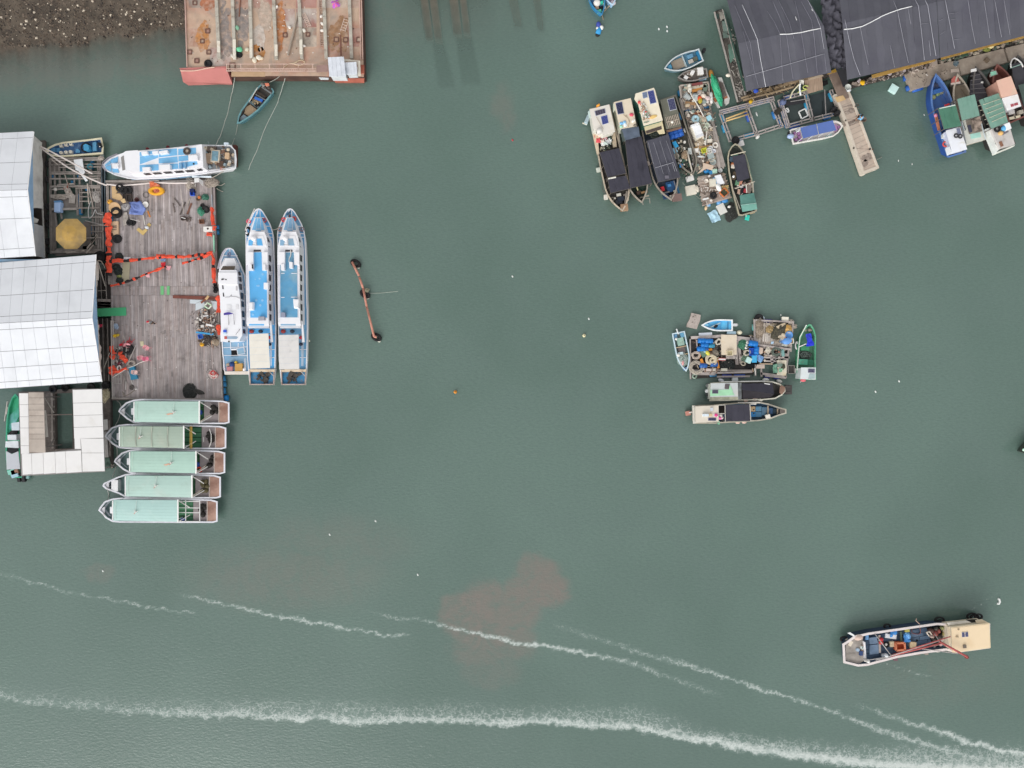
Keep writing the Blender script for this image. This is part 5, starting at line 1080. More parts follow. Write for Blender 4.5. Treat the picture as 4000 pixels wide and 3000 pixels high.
 x0,y0=((1258,110)if not s else(1055,160));q=[e(x0,y0),e(x0+105,y0+5),e(x0+105,y0+60),e(x0+90,y0+155),e(x0+15,y0+155),e(x0+4,y0+60)]if not s else[e(x0,y0),e(x0+75,y0+5),e(x0+72,y0+130),e(x0+5,y0+138)]
 p=[W(*v,zr+.55)for v in q];MB().lf([[Vec((v.x,v.y,zr+.002))for v in p],[Vec((v.x,v.y,zr+.4))for v in p],[v for v in ofs(p,.1)]]).bd('raft_canister',TW,rt)
 if s:q2=pts(c,1300,1345,1370,1345,1372,1445,1300,1448);MB().pp(q2,zr+.002,zr+.5).bd('roof_locker',TW,rt)
 for x,xx in((1024,1028),(1040,1048),(1342,1352)if not s else(1356,1366)):MB().beam(W(*c(x,1060),zr+.3),W(*e(xx,420),zr+.3),.04,.04).bd('hand_rail','c9c6d0',rt)
 for k in range(7):y=1080+k*150;a=c(1026,y);MB().beam(W(*a,zr),W(*a,zr+.3),.04,.04).bd('stanchion','c9c6d0',rt)
 if not s:
  for a,b in(((1070,1193),(1125,1196)),((1235,1193),(1325,1196))):strip(rt,'deck_line',c(*a),c(*b),zr+.04,.07,TW)
  for a,b in(((1070,90),(1125,90)),((1230,86),(1340,86))):strip(rt,'deck_line',e(*a),e(*b),zr+.04,.07,TW)
  rope([(*c(1225,815),zr+.1),(*c(1228,890),zr+.1),(*c(1205,950),zr+.1),(*c(1195,1005),zr+.3)],'white hose on the roof of the faded tour boat farthest from the platform',.05,PIPE,name='hose',cat='hose')
 else:
  for x,y,rr_ in((1235,1280,.12),(1220,1395,.12),(1195,1395,.1),(1285,1210,.14),(1165,1290,.07)):MB().cyl(W(*c(x,y),zr+.02),rr_,.03,10).bd('worn_patch','8fc3ea',rt)
  for x,y in((1180,138),(1280,138),(1125,370),(1245,218)):MB().cyl(W(*e(x,y),zr+.02),.14,.03,10).bd('worn_patch','8fc3ea',rt)
 nrm=Vec((1,0,0));g=[(880,985),(1040,1142),(1200,1305),(1362,1465),(1522,1625)]
 for ya,yb in g:
  w_=lambda y:W(*c(1370,y),zr).x-.05
  a,b=W(*c(1370,ya),zr),W(*c(1370,yb),zr);a.x-=.05;b.x-=.05;windows(rt,a,b,2.2,2.85,1,nrm,.06,'b09a78'if(s and ya==1522)else None)
 for ya,yb in((185,297),(350,460),(505,575)):a,b=W(*e(1378,ya),zr),W(*e(1378,yb),zr);a.x-=.06;b.x-=.06;windows(rt,a,b,2.2,2.85,1,nrm,.06)
 for q in((1325,590,1350,665),(1342,715,1352,750)):a,b=W(*c(q[0]+2,q[1]),zr),W(*c(q[2]+2,q[3]),zr);windows(rt,a,b,2.3,2.9,1,Vec((.98,.2,0)),.06)
 za=3.25
 PZ(e,(1025,470,1385,470,1390,560,1030,560),za-.1,za).bd('arch',TW,rt);PZ(e,(1060,488,1305,488,1305,546,1062,546),za+.002,za+.02).bd('arch_panel',deckm if s else BLUE3,rt)
 PZ(e,(1022,420,1378,420,1378,466,1022,466),za-.08,za+.02).bd('aft_step',TW,rt);PZ(e,(1068,330,1130,335,1135,410,1060,410),zr+.02,zr+.4).bd('folded_seat',mat('8f93a5'),rt)if not s else PZ(e,(1215,400,1305,400,1310,460,1212,462),zr+.02,zr+.4).bd('folded_seat',mat('a3a4ae'),rt)
 PZ(e,(1050,566,1395,562,1398,590,1055,590),2.6,2.7).bd('arch',TW,rt)
 PZ(e,(1396,470,1420,480,1450,815,1412,815),2.75,2.95).bd('side_wing',TW,rt)
 aw=[W(*e(*v),za)for v in awn];a,b,c_,d=aw
 n=6 if not s else 5
 for k in range(n):
  u,v=k/n,(k+1)/n;qq=[a.lerp(d,u+.001),b.lerp(c_,u+.001),b.lerp(c_,v-.001),a.lerp(d,v-.001)];MB().pr(qq,za-.05,za+.008*(k%2)).bd('awning_sheet',mat(awh,st=awlow,am=.36,ssc=.5,rnd=.02,var=.05),rt)
 for v in(aw[0],aw[1],aw[2],aw[3]):MB().beam((v.x*1,v.y,zg-.2),(v.x,v.y,za-.06),.06,.06).bd('post',STEEL,rt)
 y1=1255
 for x,y,r_,h in((1105,640,.3,'a8433f'),(1250,640,.28,'3a3f49'),(1392,740,.25,'c23a45'),(1390,850,.25,'32384a')):BL(e,x,y,zg,r_,r_*.8,r_*.7,8).bd('gear_bundle',P(h),rt,1)
 for x in(1410,1428):strip(rt,'deck_strip',e(x,700),e(x-4,1200),zg-.1,.06,TW)
 for y in(935,1065):strip(rt,'deck_strip',e(1375,y),e(1490,y),zg-.1,.07,TW)
 PZ(e,(1070,y1,1478,y1,1478,1298,1072,1298),1.2,zg+.12).bd('stern_rail',mat('e6d0b4',st='c79f7e',am=.4,ssc=1.5),rt)
 PZ(e,(1090,1300,1460,1300,1448,1490,1100,1490),zg-.1,zg-.08).bd('stern_deck',mat('3f86b4',st='3b5f74',am=.45,ssc=.5,st2='8a7d70',a2=.4),rt)
 for a_,b_ in(((1078,1300),(1082,1500)),((1468,1300),(1464,1500)),((1078,1500),(1466,1500))):BN(e,a_,zg+.1,b_,zg+.1,.12,.14).bd('stern_rail',mat('b8a69c',st='8d6a5c',am=.45,ssc=2),rt)
 c0=W(*e(1300 if s else 1290,1390),zg-.08);gg=random.Random(5+s);mb=MB()
 for k in range(16):mb.box(c0+Vec((gg.uniform(-.6,.6),gg.uniform(-.5,.5),0)),(gg.uniform(.1,.6),gg.uniform(.1,.5),gg.uniform(.05,.3)),gg.uniform(0,3))
 mb.bd('engine_block',mat('57504a',var=.35,sc=3,st='2e2a28',am=.5,ssc=2),rt)
 BM(e,1395,1298,zg+.2,1460,1365,zg+.2,.06,.06).bd('brace','c9c2ba',rt)
 return c,e
tb=root('tour_boat','long white tour boat with bright blue roof deck, middle of the three side by side','tour boat',W(1020,1170,0),'tour boats berthed side by side')
tourboat(tb,-512,mat('62b2e8',ro=.5,var=.06,st='7cc2ee',am=.35),((1060,685),(1375,672),(1402,1235),(1080,1245)),'e8e3d8','d8d0c0',1)
tb2=root('tour_boat','long white tour boat with faded blue roof deck, outermost of the three side by side','tour boat',W(1150,1170,0),'tour boats berthed side by side')
tourboat(tb2,0,mat('6fa6cc',var=.1,st='9ab6c4',am=.4,ssc=.6),((1030,698),(1352,694),(1364,1250),(1040,1256)),'dcd9d6','a9a6a3',False)
for rt_,c,z,h in((tb,(545,350),1.27,'d9667a'),(tb,(800,335),1.27,'b96a77'),(tb2,(1112,325),1.3,'dd5560'),(tb2,(1280,310),1.3,'d0605c'),(tb2,(1050,480),1.27,'a98a83'),(tb2,(1410,480),1.27,'8b7f86')):MB().to(W(*cV(*c),z),.2,.1,14,6).bd('rope_bundle',mat(h,var=.25,sc=6),rt_,1)
MB().to(W(*cV(530,510),1.3),.26,.09,16,6,1,1.6).bd('tyre_fender',RUBBER,tb,1);BL(cV,515,540,1.3,.17).bd('white_float',TW,tb,1)
for q,h in(((1150,235,1215,180,1225,200,1160,260),'3f5f78'),((1195,240,1218,240,1216,285,1200,285),'7d4a42')):PZ(cV,q,1.25,1.36).bd('anchor_gear',P(h),tb2)
bar(tb,'bow_rail',cV(640,145),cV(505,440),1.9,.07,'e3d9d2');bar(tb,'bow_rail',cV(505,440),cV(488,500),1.9,.07,'e3d9d2')
rope([(*cV(905,465),1.4),(*cV(950,490),1.0),(*cV(1018,470),1.4)],'slack rope between the bows of the two long tour boats',.05,ROPE)
for px_ in((1495,1105),(1525,795)):MB().ball(W(*cX(*px_),.9),.12).bd('fender','e0dcc8',tb2,1)
tb3=root('tour_boat','short white tour boat with plain white roof, nearest the plank platform','tour boat',W(905,1120,0),'tour boats berthed side by side')
op=[cX(553,1335),cX(550,900),cX(540,600),cX(528,250),cV(515,1659),cV(500,1380),cV(480,1220),cV(440,1130),cV(385,990),cV(340,890),cV(290,805),cV(240,782),cV(190,795),cV(140,860),cV(95,980),cV(70,1120),cV(60,1250),cV(68,1500),cV(78,1659),cX(90,300),cX(100,620),cX(120,1000),cX(160,1335)]
hull(tb3,op,1.2,1.1,.08,TW,TW,BLUE3,taper=.86)
for a,b in(((140,908),(365,910)),((240,790),(242,905)),((100,1030),(130,1030)),((360,1030),(405,1030)),((445,1415),(505,1415)),((460,1535),(515,1535))):strip(tb3,'deck_strip',cV(*a),cV(*b),1.12,.08,TW)
MB().to(W(*cV(225,885),1.15),.16,.06,14,6,1,1.4).bd('anchor_gear','8a8ea8',tb3,1)
zr=2.9;MB().lf([[W(*cV(x,y),1.1)for x,y in((150,940),(335,945),(405,1090),(400,1160),(60,1160),(75,1090))],[W(*cV(x,y),1.9)for x,y in((170,950),(312,950),(350,1060),(352,1130),(75,1130),(110,1070))]]).bd('trunk',TW,tb3)
RF=pts(cV,70,1140,345,1140,360,1230,372,1370)+pts(cX,402,100,428,450,440,700,390,800,90,810,85,700,100,560,92,300)+pts(cV,66,1370,50,1365,55,1200)
RW=[W(*p,zr)for p in RF];MB().pr(ofs(RW,.05),1.1,zr-.07).bd('cabin',TW,tb3);MB().pr(RW,zr-.07,zr).bd('roof',mat('f0f0f3',ro=.4,var=.02,st='e0dfe2',am=.3,ssc=.3),tb3)
PZ(cV,(50,1180,355,1180,362,1372,50,1365),zr+.002,zr+.12).bd('roof_hood',TW,tb3)
MB().lf([[W(*cV(x,y),2.3)for x,y in((128,1075),(328,1075),(318,1080),(135,1080))],[W(*cV(x,y),2.85)for x,y in((90,1140),(312,1140),(310,1135),(95,1135))]]).bd('windscreen',P('5a4f42',ro=.25,spec=.6),tb3)
for(ya,yb)in((1235,1310),(1345,1450),(1495,1590)):a,b=W(*cV(364+(ya-1235)*.05,ya),zr),W(*cV(364+(yb-1235)*.05,yb),zr);windows(tb3,a,b,1.75,2.5,1,Vec((1,.06,0)),.05)
for(ya,yb)in((0,110),(140,235),(295,405),(445,555),(595,670)):a,b=W(*cX(398+ya*.05,ya),zr),W(*cX(398+yb*.05,yb),zr);windows(tb3,a,b,1.75,2.5,1,Vec((1,.06,0)),.05)
a,b=W(*cV(350,1150),zr),W(*cV(362,1210),zr);windows(tb3,a,b,1.8,2.4,1,Vec((.98,.2,0)),.1)
for x,y,hh in((115,1388,60),(125,1508,62)):PZ(cV,(x,y,x+16,y,x+24,y+hh,x+4,y+hh),zr+.003,zr+.03).bd('roof_window',GLASS,tb3)
PZ(cV,(335,1400,360,1402,362,1475,335,1470),zr+.003,zr+.03).bd('roof_window','c2bfc2',tb3)
for q in((98,1285,130,1275,150,1290,105,1305),(162,1287,185,1288,186,1302,165,1300)):PZ(cV,q,zr+.13,zr+.17).bd('roof_fitting',DARK,tb3)
PZ(cX,(140,345,200,330,235,330,300,355,215,370,142,378),zr+.25,zr+.28).bd('pennant','4b3f94',tb3)
for a,b in(((215,370),(222,538)),((302,355),(310,530)),((335,695),(405,600))):BN(cX,a,zr+.25,b,zr+.03,.04,.04).bd('staff','8d8a8c',tb3)
rope([(*cX(165,90),zr+.03),(*cX(230,85),zr+.03),(*cX(265,50),zr+.03),(*cX(260,75),zr+.03),(*cX(330,80),zr+.03),(*cX(400,105),zr+.03)],'grey cable lying over the plain white roof',.035,'b5b3b6',name='cable',cat='cable')
PZ(cX,(132,615,178,615,178,655,132,655),zr+.003,zr+.2).bd('roof_box','3d62d0',tb3);PZ(cX,(133,657,178,657,178,690,133,690),zr+.003,zr+.18).bd('roof_box','cfe2f2',tb3)
for q in((185,210,260,212,258,290,186,285),(335,205,380,205,380,285,335,285)):PZ(cX,q,zr+.003,zr+.04).bd('roof_hatch',mat('e3e2e4'),tb3)
PZ(cX,(150,722,350,722,370,742,345,765,152,765),zr+.003,zr+.03).bd('aft_window',mat('9fb5c9'),tb3);PZ(cX,(150,720,192,720,192,765,150,765),zr+.031,zr+.06).bd('red_seat','c2605a',tb3);BL(cX,225,806,zr,.1).bd('lamp',DARK,tb3,1)
for a,b in(((250,820),(255,930)),((375,830),(375,900)),((455,830),(490,970))):strip(tb3,'deck_strip',cX(*a),cX(*b),1.15,.07,TW)
strip(tb3,'deck_strip',cX(120,905),cX(540,890),1.12,.06,TW);strip(tb3,'deck_strip',cX(130,1030),cX(545,1030),1.12,.06,TW)
PZ(cX,(262,945,345,940,378,1040,265,1046),1.1,1.13).bd('open_hatch','0d0d0f',tb3);PZ(cX,(255,925,345,918,345,942,258,947),1.1,1.18).bd('hatch_rim',TW,tb3);PZ(cX,(345,915,465,895,488,1005,365,1022),1.16,1.22).bd('hatch_lid',TW,tb3);PZ(cX,(355,922,458,904,480,998,372,1014),1.221,1.235).bd('lid_panel',BLUE3,tb3)
PZ(cX,(320,1165,440,1158,445,1275,320,1285),1.1,1.45).bd('crate',mat('c79a55'),tb3);PZ(cX,(180,1215,285,1210,280,1275,195,1280),1.1,1.4).bd('pink_crate',mat('c08185'),tb3);BL(cX,278,1172,1.3,.32,.32,.3).bd('blue_buoy','28457f',tb3,1);BL(cX,338,1142,1.25,.2,.16,.14).bd('yellow_bag','e8c548',tb3,1);BL(cX,468,1255,1.25,.25,.2,.18).bd('white_bag',TW,tb3,1);BL(cX,215,1180,1.2,.25,.2,.16).bd('tan_bag','c7b29a',tb3,1)
for x in(130,145,475,492):BM(cX,x,1080,1.7,x+8,1270,1.7,.05,.05).bd('rail','d9d6da',tb3)
PZ(cX,(155,1290,553,1285,553,1335,172,1342),.8,1.3).bd('stern_rail',mat('e6ddd2',st='c7b5a5',am=.4),tb3)
for d in(8,22):
 k=[W(*cV(x-d,y),1.5)for x,y in((240,782),(190,795),(140,860),(95,980),(62,1120))];MB().tb(k,.04,5).bd('bow_rail','c5bfca',tb3)
tb4=root('tour_boat','white tour boat with blue panelled roof lying across the head of the platform','tour boat',W(740,640,0))
op=pts(cD,1402,388,1408,300,1398,215,1350,168,1200,165,1050,160,800,190,460,220,350,232,230,272,165,310,130,350,128,375,160,410,240,450,360,482,450,492,720,482,1065,445,1280,408)
hull(tb4,op,1.3,1.2,.08,TW,TW,TW,taper=.88)
for q in((200,305,272,275,268,332,206,335),(145,355,198,310,200,345,150,365),(148,372,205,352,210,420,165,395),(212,390,270,388,282,430,222,425)):PZ(cD,q,1.25,1.28).bd('foredeck_panel',BLUE,tb4)
PZ(cD,(218,345,270,340,272,385,220,386),1.25,1.5).bd('foredeck_hatch',TW,tb4)
zr=3.2;RF=pts(cD,290,262,345,222,460,212,465,222,1005,172,1058,158,1078,370,985,388,480,424,330,410)
RW=[W(*p,zr)for p in RF];MB().pr(ofs(RW,.06),1.2,zr-.07).bd('cabin',TW,tb4);MB().pr(RW,zr-.07,zr).bd('roof',TW,tb4)
PZ(cD,(300,280,326,265,340,400,315,408),zr+.002,zr+.04).bd('windscreen',P('8a8784',ro=.25,spec=.6),tb4)
for q in((480,232,655,214,655,244,480,268),(482,272,655,252,658,284,482,350),(480,356,660,346,662,405,482,418),(665,212,838,196,842,262,662,282),(662,292,842,272,848,330,664,340),(664,350,848,340,852,392,666,402),(850,202,1020,188,1022,246,850,262),(852,272,945,262,948,310,852,322),(856,332,1030,318,1036,348,858,392)):PZ(cD,q,zr+.002,zr+.02).bd('roof_panel',BLUE,tb4)
for q,hh in(((495,232,550,222,555,250,500,258),.45),((600,225,655,218,655,246,605,255),.4),((668,222,745,212,750,240,670,250),.45),((666,352,770,348,772,396,668,402),.5),((505,378,578,374,580,408,508,412),.4),((948,265,1030,258,1040,310,950,315),.3),((1058,158,1078,158,1092,370,1072,372),.2)):PZ(cD,q,zr+.022,zr+hh).bd('roof_locker',TW,tb4)
for q in((865,335,880,333,884,388,870,390),(905,332,920,330,924,384,910,386)):PZ(cD,q,zr+.022,zr+.25).bd('roof_slat','7aa3c4',tb4)
MB().to(W(*cD(934,222),zr+.12),.32,.12,20,8).bd('life_ring','4a423f',tb4,1);MB().cyl(W(*cD(934,222),zr+.02),.2,.05,12).bd('ring_hub','c9b9a8',tb4);MB().cyl(W(*cD(1000,345),zr+.02),.1,.06).bd('vent',DARK,tb4)
for xa,xb,ya,yb in((488,545,434,430),(575,650,428,420),(680,755,419,413),(785,865,411,404),(890,970,402,394),(1005,1045,391,386)):
 t=lambda x:424+(x-480)*(388-424)/505 if x<985 else 388-(x-985)*.19
 a,b=W(*cD(xa,t(xa)),zr),W(*cD(xb,t(xb)),zr);windows(tb4,a,b,2.0,2.6,1,Vec((-.07,-1,0)),.05)
for xa,xb in((392,450),(456,575),(583,700),(708,830),(838,955),(962,1055)):
 t=lambda x:490-(x-450)*.03 if x<720 else 482-(x-720)*.107
 a,b=W(*cD(xa,t(xa)),1.3),W(*cD(xb,t(xb)),1.3);a.y-=.0;windows(tb4,a,b,.62,1.12,1,Vec((-.05,-1,0)),.03,BLUE3)
mb=MB()
for q in((1100,180,1370,175,1395,230,1392,370,1260,392,1090,405),):PZ(cD,q,1.201,1.22).bd('after_deck',mat('8a9298',st='5c5a5a',am=.45,ssc=.6,st2='8a6a58'),tb4)
for x,y,w_,h_,z,h in((1222,282,1.0,1.4,.5,'d6cbb8'),(1222,282,.7,1.1,.55,'7fa3b2'),(1140,300,1.2,1.1,.4,'a8917b'),(1330,275,.5,.7,.35,'cfb08e'),(1180,210,1.0,.6,.3,'6a5f57'),(1260,345,.9,.5,.4,'5c4a40'),(1280,240,.6,.5,.3,'7b5f4f')):BX(cD,x,y,1.22,(w_,h_,z),-.07).bd('engine_cover',mat(h,var=.25,sc=3,st='8a5a42',am=.35,ssc=2),tb4)
for x,y,r_,h in((1272,215,.16,'eceae6'),(1330,208,.22,'e6d8be'),(1345,325,.2,'f0eeea'),(1270,385,.25,'a8786a'),(1115,200,.3,'d8cdb9')):BL(cD,x,y,1.35,r_,r_,r_*.7,8).bd('gear_bundle',P(h),tb4,1)
for q in((1092,168,1360,166),(1360,166,1392,220),(1392,220,1396,372),(1396,372,1262,396)):MB().beam(W(*cD(q[0],q[1]),1.9),W(*cD(q[2],q[3]),1.9),.05,.05).bd('rail','d5d8dc',tb4)
BX(cD,1320,158,1.5,(.5,.25,.3)).bd('float_box','d8e6f0',tb4);BX(cD,1408,275,.3,(.4,2.4,.6)).bd('engine_leg',mat('5a342d',st='7a4a3c',am=.4),tb4)
for x,y in((555,202),(752,184),(932,172)):BL(cD,x,y,1.1,.2).bd('red_fender','6d2228',tb4,1)
for d in(0,14):MB().tb([W(*cD(x-d,y-d*.4),1.8)for x,y in((275,252),(190,290),(140,335),(130,370),(165,415))],.04,5).bd('bow_rail','9b939c',tb4)
lit(pts(cD,1095,185,1385,180,1388,372,1095,400),1.25,70,('6f5b4d','a58c74','c9b8a2','4b4440','93a3aa'),'rubble',31,.08,.35,.3,'bbpprd',.25)
# ================================================================ green-roofed ferries
GR=[('b3d0c4','c6d6ce','a9c4b8'),('a5b5a6','b9b7a8','98a798'),('adccbe','bcd4c8','a6c2b5'),('b3cfc5','c9d0c8','a8c0b4'),('b2d2cc','a8c9bf','c0dad4')]
def ferry(i,bowx,cy,r0,r1,st,label):
 rt=root('ferry',label,'ferry',W(*cF((bowx+st)/2,cy),0),'green-roofed ferries moored in a row')
 T=lambda x:(x-bowx)*.012;f=lambda x,y:cF(x,cy+y+T(x)-6)
 op=[f(st,92),f(st-40,104),f(r1,108),f((r0+r1)/2,110),f(r0+60,110),f(r0,104),f(r0-60,70),f(bowx+30,28),f(bowx,0),f(bowx+12,-26),f(r0-70,-82),f(r0,-108),f(r0+70,-116),f((r0+r1)/2,-116),f(r1,-114),f(st-60,-108),f(st,-92)]
 hull(rt,op,1.25,.7,.14,mat('dcdde6'),mat('e3e3ea',st='b5aca5',am=.35,ssc=1),mat('7d9692',st='6a7d80',am=.45),taper=.86,rise=.25,ax=Ax(f(st,0),f(bowx,0)))
 MB().pp([f(bowx+14,-10),f(bowx+46,-34),f(bowx+44,0),f(bowx+46,34),f(bowx+14,14)],1.25,1.36).bd('bow_cap',mat('dfdee2',st='b3a69b',am=.42,ssc=1),rt)
 MB().pp([f(r0-30,-30),f(r0-12,-30),f(r0-10,30),f(r0-30,30)],.7,1.35).bd('bow_bench','ebebee',rt)if i!=3 else BX(f,bowx+130,-10,.7,(.75,1.3,.7)).bd('bow_bench','e8e8e8',rt)
 zr=2.75;h,sA,sB=GR[i];m=mat(h,ro=.55,var=.04,st=sA,am=.42,ssc=.22,st2=sB,a2=.42,rnd=.015);n=7
 q=[f(r0,-96),f(r1,-100),f(r1,100),f(r0,96)]
 a,b,c_,d=[W(*p,zr)for p in q]
 nx=4 if i==1 else 1
 for kx in range(nx):
  for k in range(n):
   u0,u1=kx/nx,(kx+1)/nx;v0,v1=k/n+.0012,(k+1)/n-.0012;e=.006 if nx>1 else 0
   pq=lambda u,v:a.lerp(b,u).lerp(d.lerp(c_,u),v)+Vec((0,0,.10*sin(pi*v)))
   t4=[pq(u0+e,v0),pq(u1-e,v0),pq(u1-e,v1),pq(u0+e,v1)];MB().lf([[p-Vec((0,0,.05))for p in t4],t4]).bd('roof_sheet',m,rt)
 MB().pr([Vec((p.x,p.y,0))for p in ofs([a,b,c_,d],.05)],zr-.13,zr-.06).bd('roof_frame','8fa89c',rt)
 BM(f,r1,-106,zr+.08,r1,106,zr+.08,.14,.1).bd('roof_edge','f0f0ec',rt);BM(f,r0-3,-90,zr+.05,r0-3,90,zr+.05,.12,.1).bd('roof_edge','e8e8e6',rt)
 BM(f,r0+24,-88,zr+.12,r0+24,88,zr+.12,.03,.02).bd('roof_rib','c9dccf',rt)
 if i==1:
  for kx in(1,2,3):MB().beam(W(*f(r0+(r1-r0)*kx/4,-96),zr+.12),W(*f(r0+(r1-r0)*kx/4,96),zr+.12),.06,.05).bd('roof_rib','c4c7b9',rt)
 px_={0:1610,1:1303,2:1588,3:1445,4:1260}[i];yy={0:4,1:0,2:8,3:-2,4:12}[i];p=W(*f(px_,yy),zr+.1)
 MB().cyl(p,.09,.2,8).bd('lamp','d9d3cc',rt);MB().beam(p+Vec((0,0,.1)),W(*f(px_+4,-90),zr+.12),.03,.03).bd('lamp_cable','d8e2dc',rt)
 for a_ in(.4,2.2,4.0):MB().beam(p+Vec((0,0,.12)),p+Vec((.3*cos(a_),.3*sin(a_),.1)),.06,.05).bd('lamp_arm','c98f80'if a_>3 else 'dcdcd8',rt)
 if i in(0,2):MB().pp([f(px_-75,yy+18),f(px_-30,yy+4),f(px_-10,yy+8),f(px_-50,yy+26)],zr+.1,zr+.115).bd('worn_patch','d9ab92',rt)
 for x in(r0+30,(r0+r1)/2,r1-30):
  for y in(-88,88):w_=W(*f(x,y),zr);MB().beam((w_.x,w_.y,.7),(w_.x,w_.y,zr-.1),.06,.06).bd('post','d8dad8',rt)
 xg={0:1890,1:1868,2:1850,3:1810,4:1790}[i];xr={0:2028,1:1996,2:1985,3:1940,4:1920}[i]
 MB().pp([f(r1+4,-98),f(xg,-98),f(xg,96),f(r1+4,98)],.71,.74).bd('well_floor',mat('2f5a41',var=.2,st='24452f',am=.4),rt)
 for k in range(4):y=-88+k*46;MB().pp([f(r1+8,y),f(xg-3,y),f(xg-3,y+36),f(r1+8,y+36)],.741,.77).bd('well_plank',mat('4a7d5c' if xg-r1>80 else '35603f',rnd=.15),rt)
 MB().pp([f(xg,-100),f(xr,-98),f(xr,94),f(xg,98)],.72,.95).bd('after_deck',mat('a79c9c',var=.1,st='8c8182',am=.4,ssc=.6),rt)
 MB().pp([f(xr,-94),f(st,-92),f(st,90),f(xr,92)],1.1,1.2).bd('stern_ramp',mat('b59384',var=.14,st='7d5a4c',am=.45,ssc=.35,st2='c2a898',a2=.4),rt)
 bar(rt,'ramp_hinge',f(xr,-96),f(xr,94),1.2,.09,'c4b5ab')
 c=W(*f(xr-34,-10),.95);mb=MB();gg=random.Random(i);
 for k in range(7):mb.ball(c+Vec((gg.uniform(-.35,.3),gg.uniform(-.6,.6),.15)),gg.uniform(.2,.36),gg.uniform(.2,.36),gg.uniform(.2,.4),8)
 mb.bd('engine',mat('2a2724' if i!=3 else '5d553a',var=.4,sc=4),rt)
 BM(f,r1+6,-96,2.4,r1+110,-32,1.3,.09,.09).bd('brace','e6e3de',rt);BM(f,r1+6,98,2.4,r1+112,34,1.3,.09,.09).bd('brace','e6e3de',rt)
 if i in(0,2,3):BM(f,r1+10,84,2.0,r1+100,22,1.2,.07,.07).bd('brace','d8cdb9',rt)
 if i==1:
  for x in(r1+60,r1+74):BM(f,x,-104,2.2,x,106,2.2,.08,.08).bd('crossbar','c9a24c',rt)
  MB().tb([W(*f(1940,-80),1.6),W(*f(1956,-30),1.7),W(*f(1956,40),1.7),W(*f(1936,90),1.6)],.05,6).bd('hoop_rail','d9d6d0',rt);BM(f,1885,-5,1.2,1885,40,1.2,.08,.05).bd('crossbar','d8d6d2',rt)
 if i==4:
  for y in(-90,-30,14,96):BM(f,r1,y,2.2,1850,y,2.2,.07,.07).bd('rail','ecebe8',rt)
  for x in(1720,1850):BM(f,x,-100,2.2,x,106,2.2,.07,.07).bd('rail','ecebe8',rt)
  BL(f,1695,76,.9,.3,.2,.2).bd('blue_bundle','2f55b0',rt,1)
 if i==2:MB().to(W(*f(1842,70),1.0),.3,.09,16,6).bd('life_ring','d9483a',rt,1);BL(f,1832,20,.95,.25,.3,.2).bd('blue_bundle','2b4f9e',rt,1)
 if i==0:BL(f,1862,0,.9,.16,.3,.2).bd('blue_bundle','2b4f9e',rt,1)
 return rt,f
FER=[(1108,378,1245,1846,2122,'clean mint-roofed ferry berthed against the plank platform'),(982,610,1110,1702,2092,'weathered ferry with ribbed grey-green roof and two yellow crossbars'),(1068,842,1205,1816,2082,'mint-roofed ferry with an orange life ring behind its roof'),(962,1066,1165,1778,2042,'mint-roofed ferry with an open bow box and speckled roof'),(924,1292,1048,1648,2012,'mint-roofed ferry with a white pipe rack aft, lowest of the row')]
for i,a in en(FER):ferry(i,*a)
rope([(*cF(1045,248),.8),(*cF(1100,285),.3),(*cF(1122,340),.9),(*cF(1100,440),.1),(*cF(1062,515),.9),(*cF(1050,570),.5)],'slack mooring rope joining the first two ferry bows',.04,'b9b8b2');rope([(*cF(1040,660),.9),(*cF(1078,700),.1),(*cF(1086,770),.05),(*cF(1076,880),.2),(*cF(1040,980),.9)],'slack mooring rope joining the second and fourth ferry bows',.04,'b9b8b2');rope([(*cF(996,1100),.9),(*cF(1006,1150),.05),(*cF(985,1225),.6)],'slack mooring rope joining the two lowest ferry bows',.04,'a9aaa3')
sb=root('speedboat','green speedboat with grey canopy half under the U-shaped roof','boat',W(*cF(110,600),0))
op=pts(cF,200,985,205,800,200,500,190,330,165,240,140,212,110,245,80,330,62,450,55,600,55,800,70,930,110,985)
hull(sb,op,.8,.4,.1,mat('3a8f72'),mat('4ba886'),mat('45b085',st='6fc4a5',am=.4,ssc=.8),taper=.8)
PZ(cF,(78,420,175,330,178,420,100,540,66,600),.41,.5).bd('foredeck',mat('4fae90',st='8fbfd0',am=.45,ssc=.6),sb)
for a,b in(((70,280),(42,465)),((74,330),(60,400))):BN(cF,a,.5,b,.5,.1,.1).bd('side_pole','c4beb6',sb)
PZ(cF,(105,480,178,470,180,548,108,548),.5,1.3).bd('console',mat('d3dfe8'),sb);PZ(cF,(100,552,170,545,150,592,70,588),.5,.6).bd('cockpit',DARK,sb);PZ(cF,(68,590,150,590,152,640,70,640),.5,1.5).bd('hardtop',mat('dfe4e8'),sb);PZ(cF,(52,650,168,645,172,712,48,705),1.4,1.6).bd('hardtop',mat('dde2e6'),sb)
PZ(cF,(50,712,170,705,170,745,105,765,60,745),.7,.75).bd('dark_awning','26262a',sb);PZ(cF,(55,740,108,768,168,742,186,905,62,912),1.8,1.88).bd('canopy',mat('c3c6cc',var=.04),sb)
for x,y in((180,985),(222,985)):BM(cF,x-10,y-40,.7,x+6,y+35,.4,.35,.4).bd('outboard_motor','1f2023',sb)
for x,y,h in((118,930,'8fd0bf'),(150,960,'a9c9d8'),(150,930,'a37a68')):BX(cF,x,y,.7,(.8,.5,.3),.3).bd('stern_gear',P(h),sb)
put('bsk',mF(.5,.4,.3,'8fc4c0','a8d6d2'),cF(262,975),.1,'small teal float box below the U-shaped roof')
ss=root('sampan','weathered teal sampan nosing away from the barge stern','boat',W(*cB(950,1110),0))
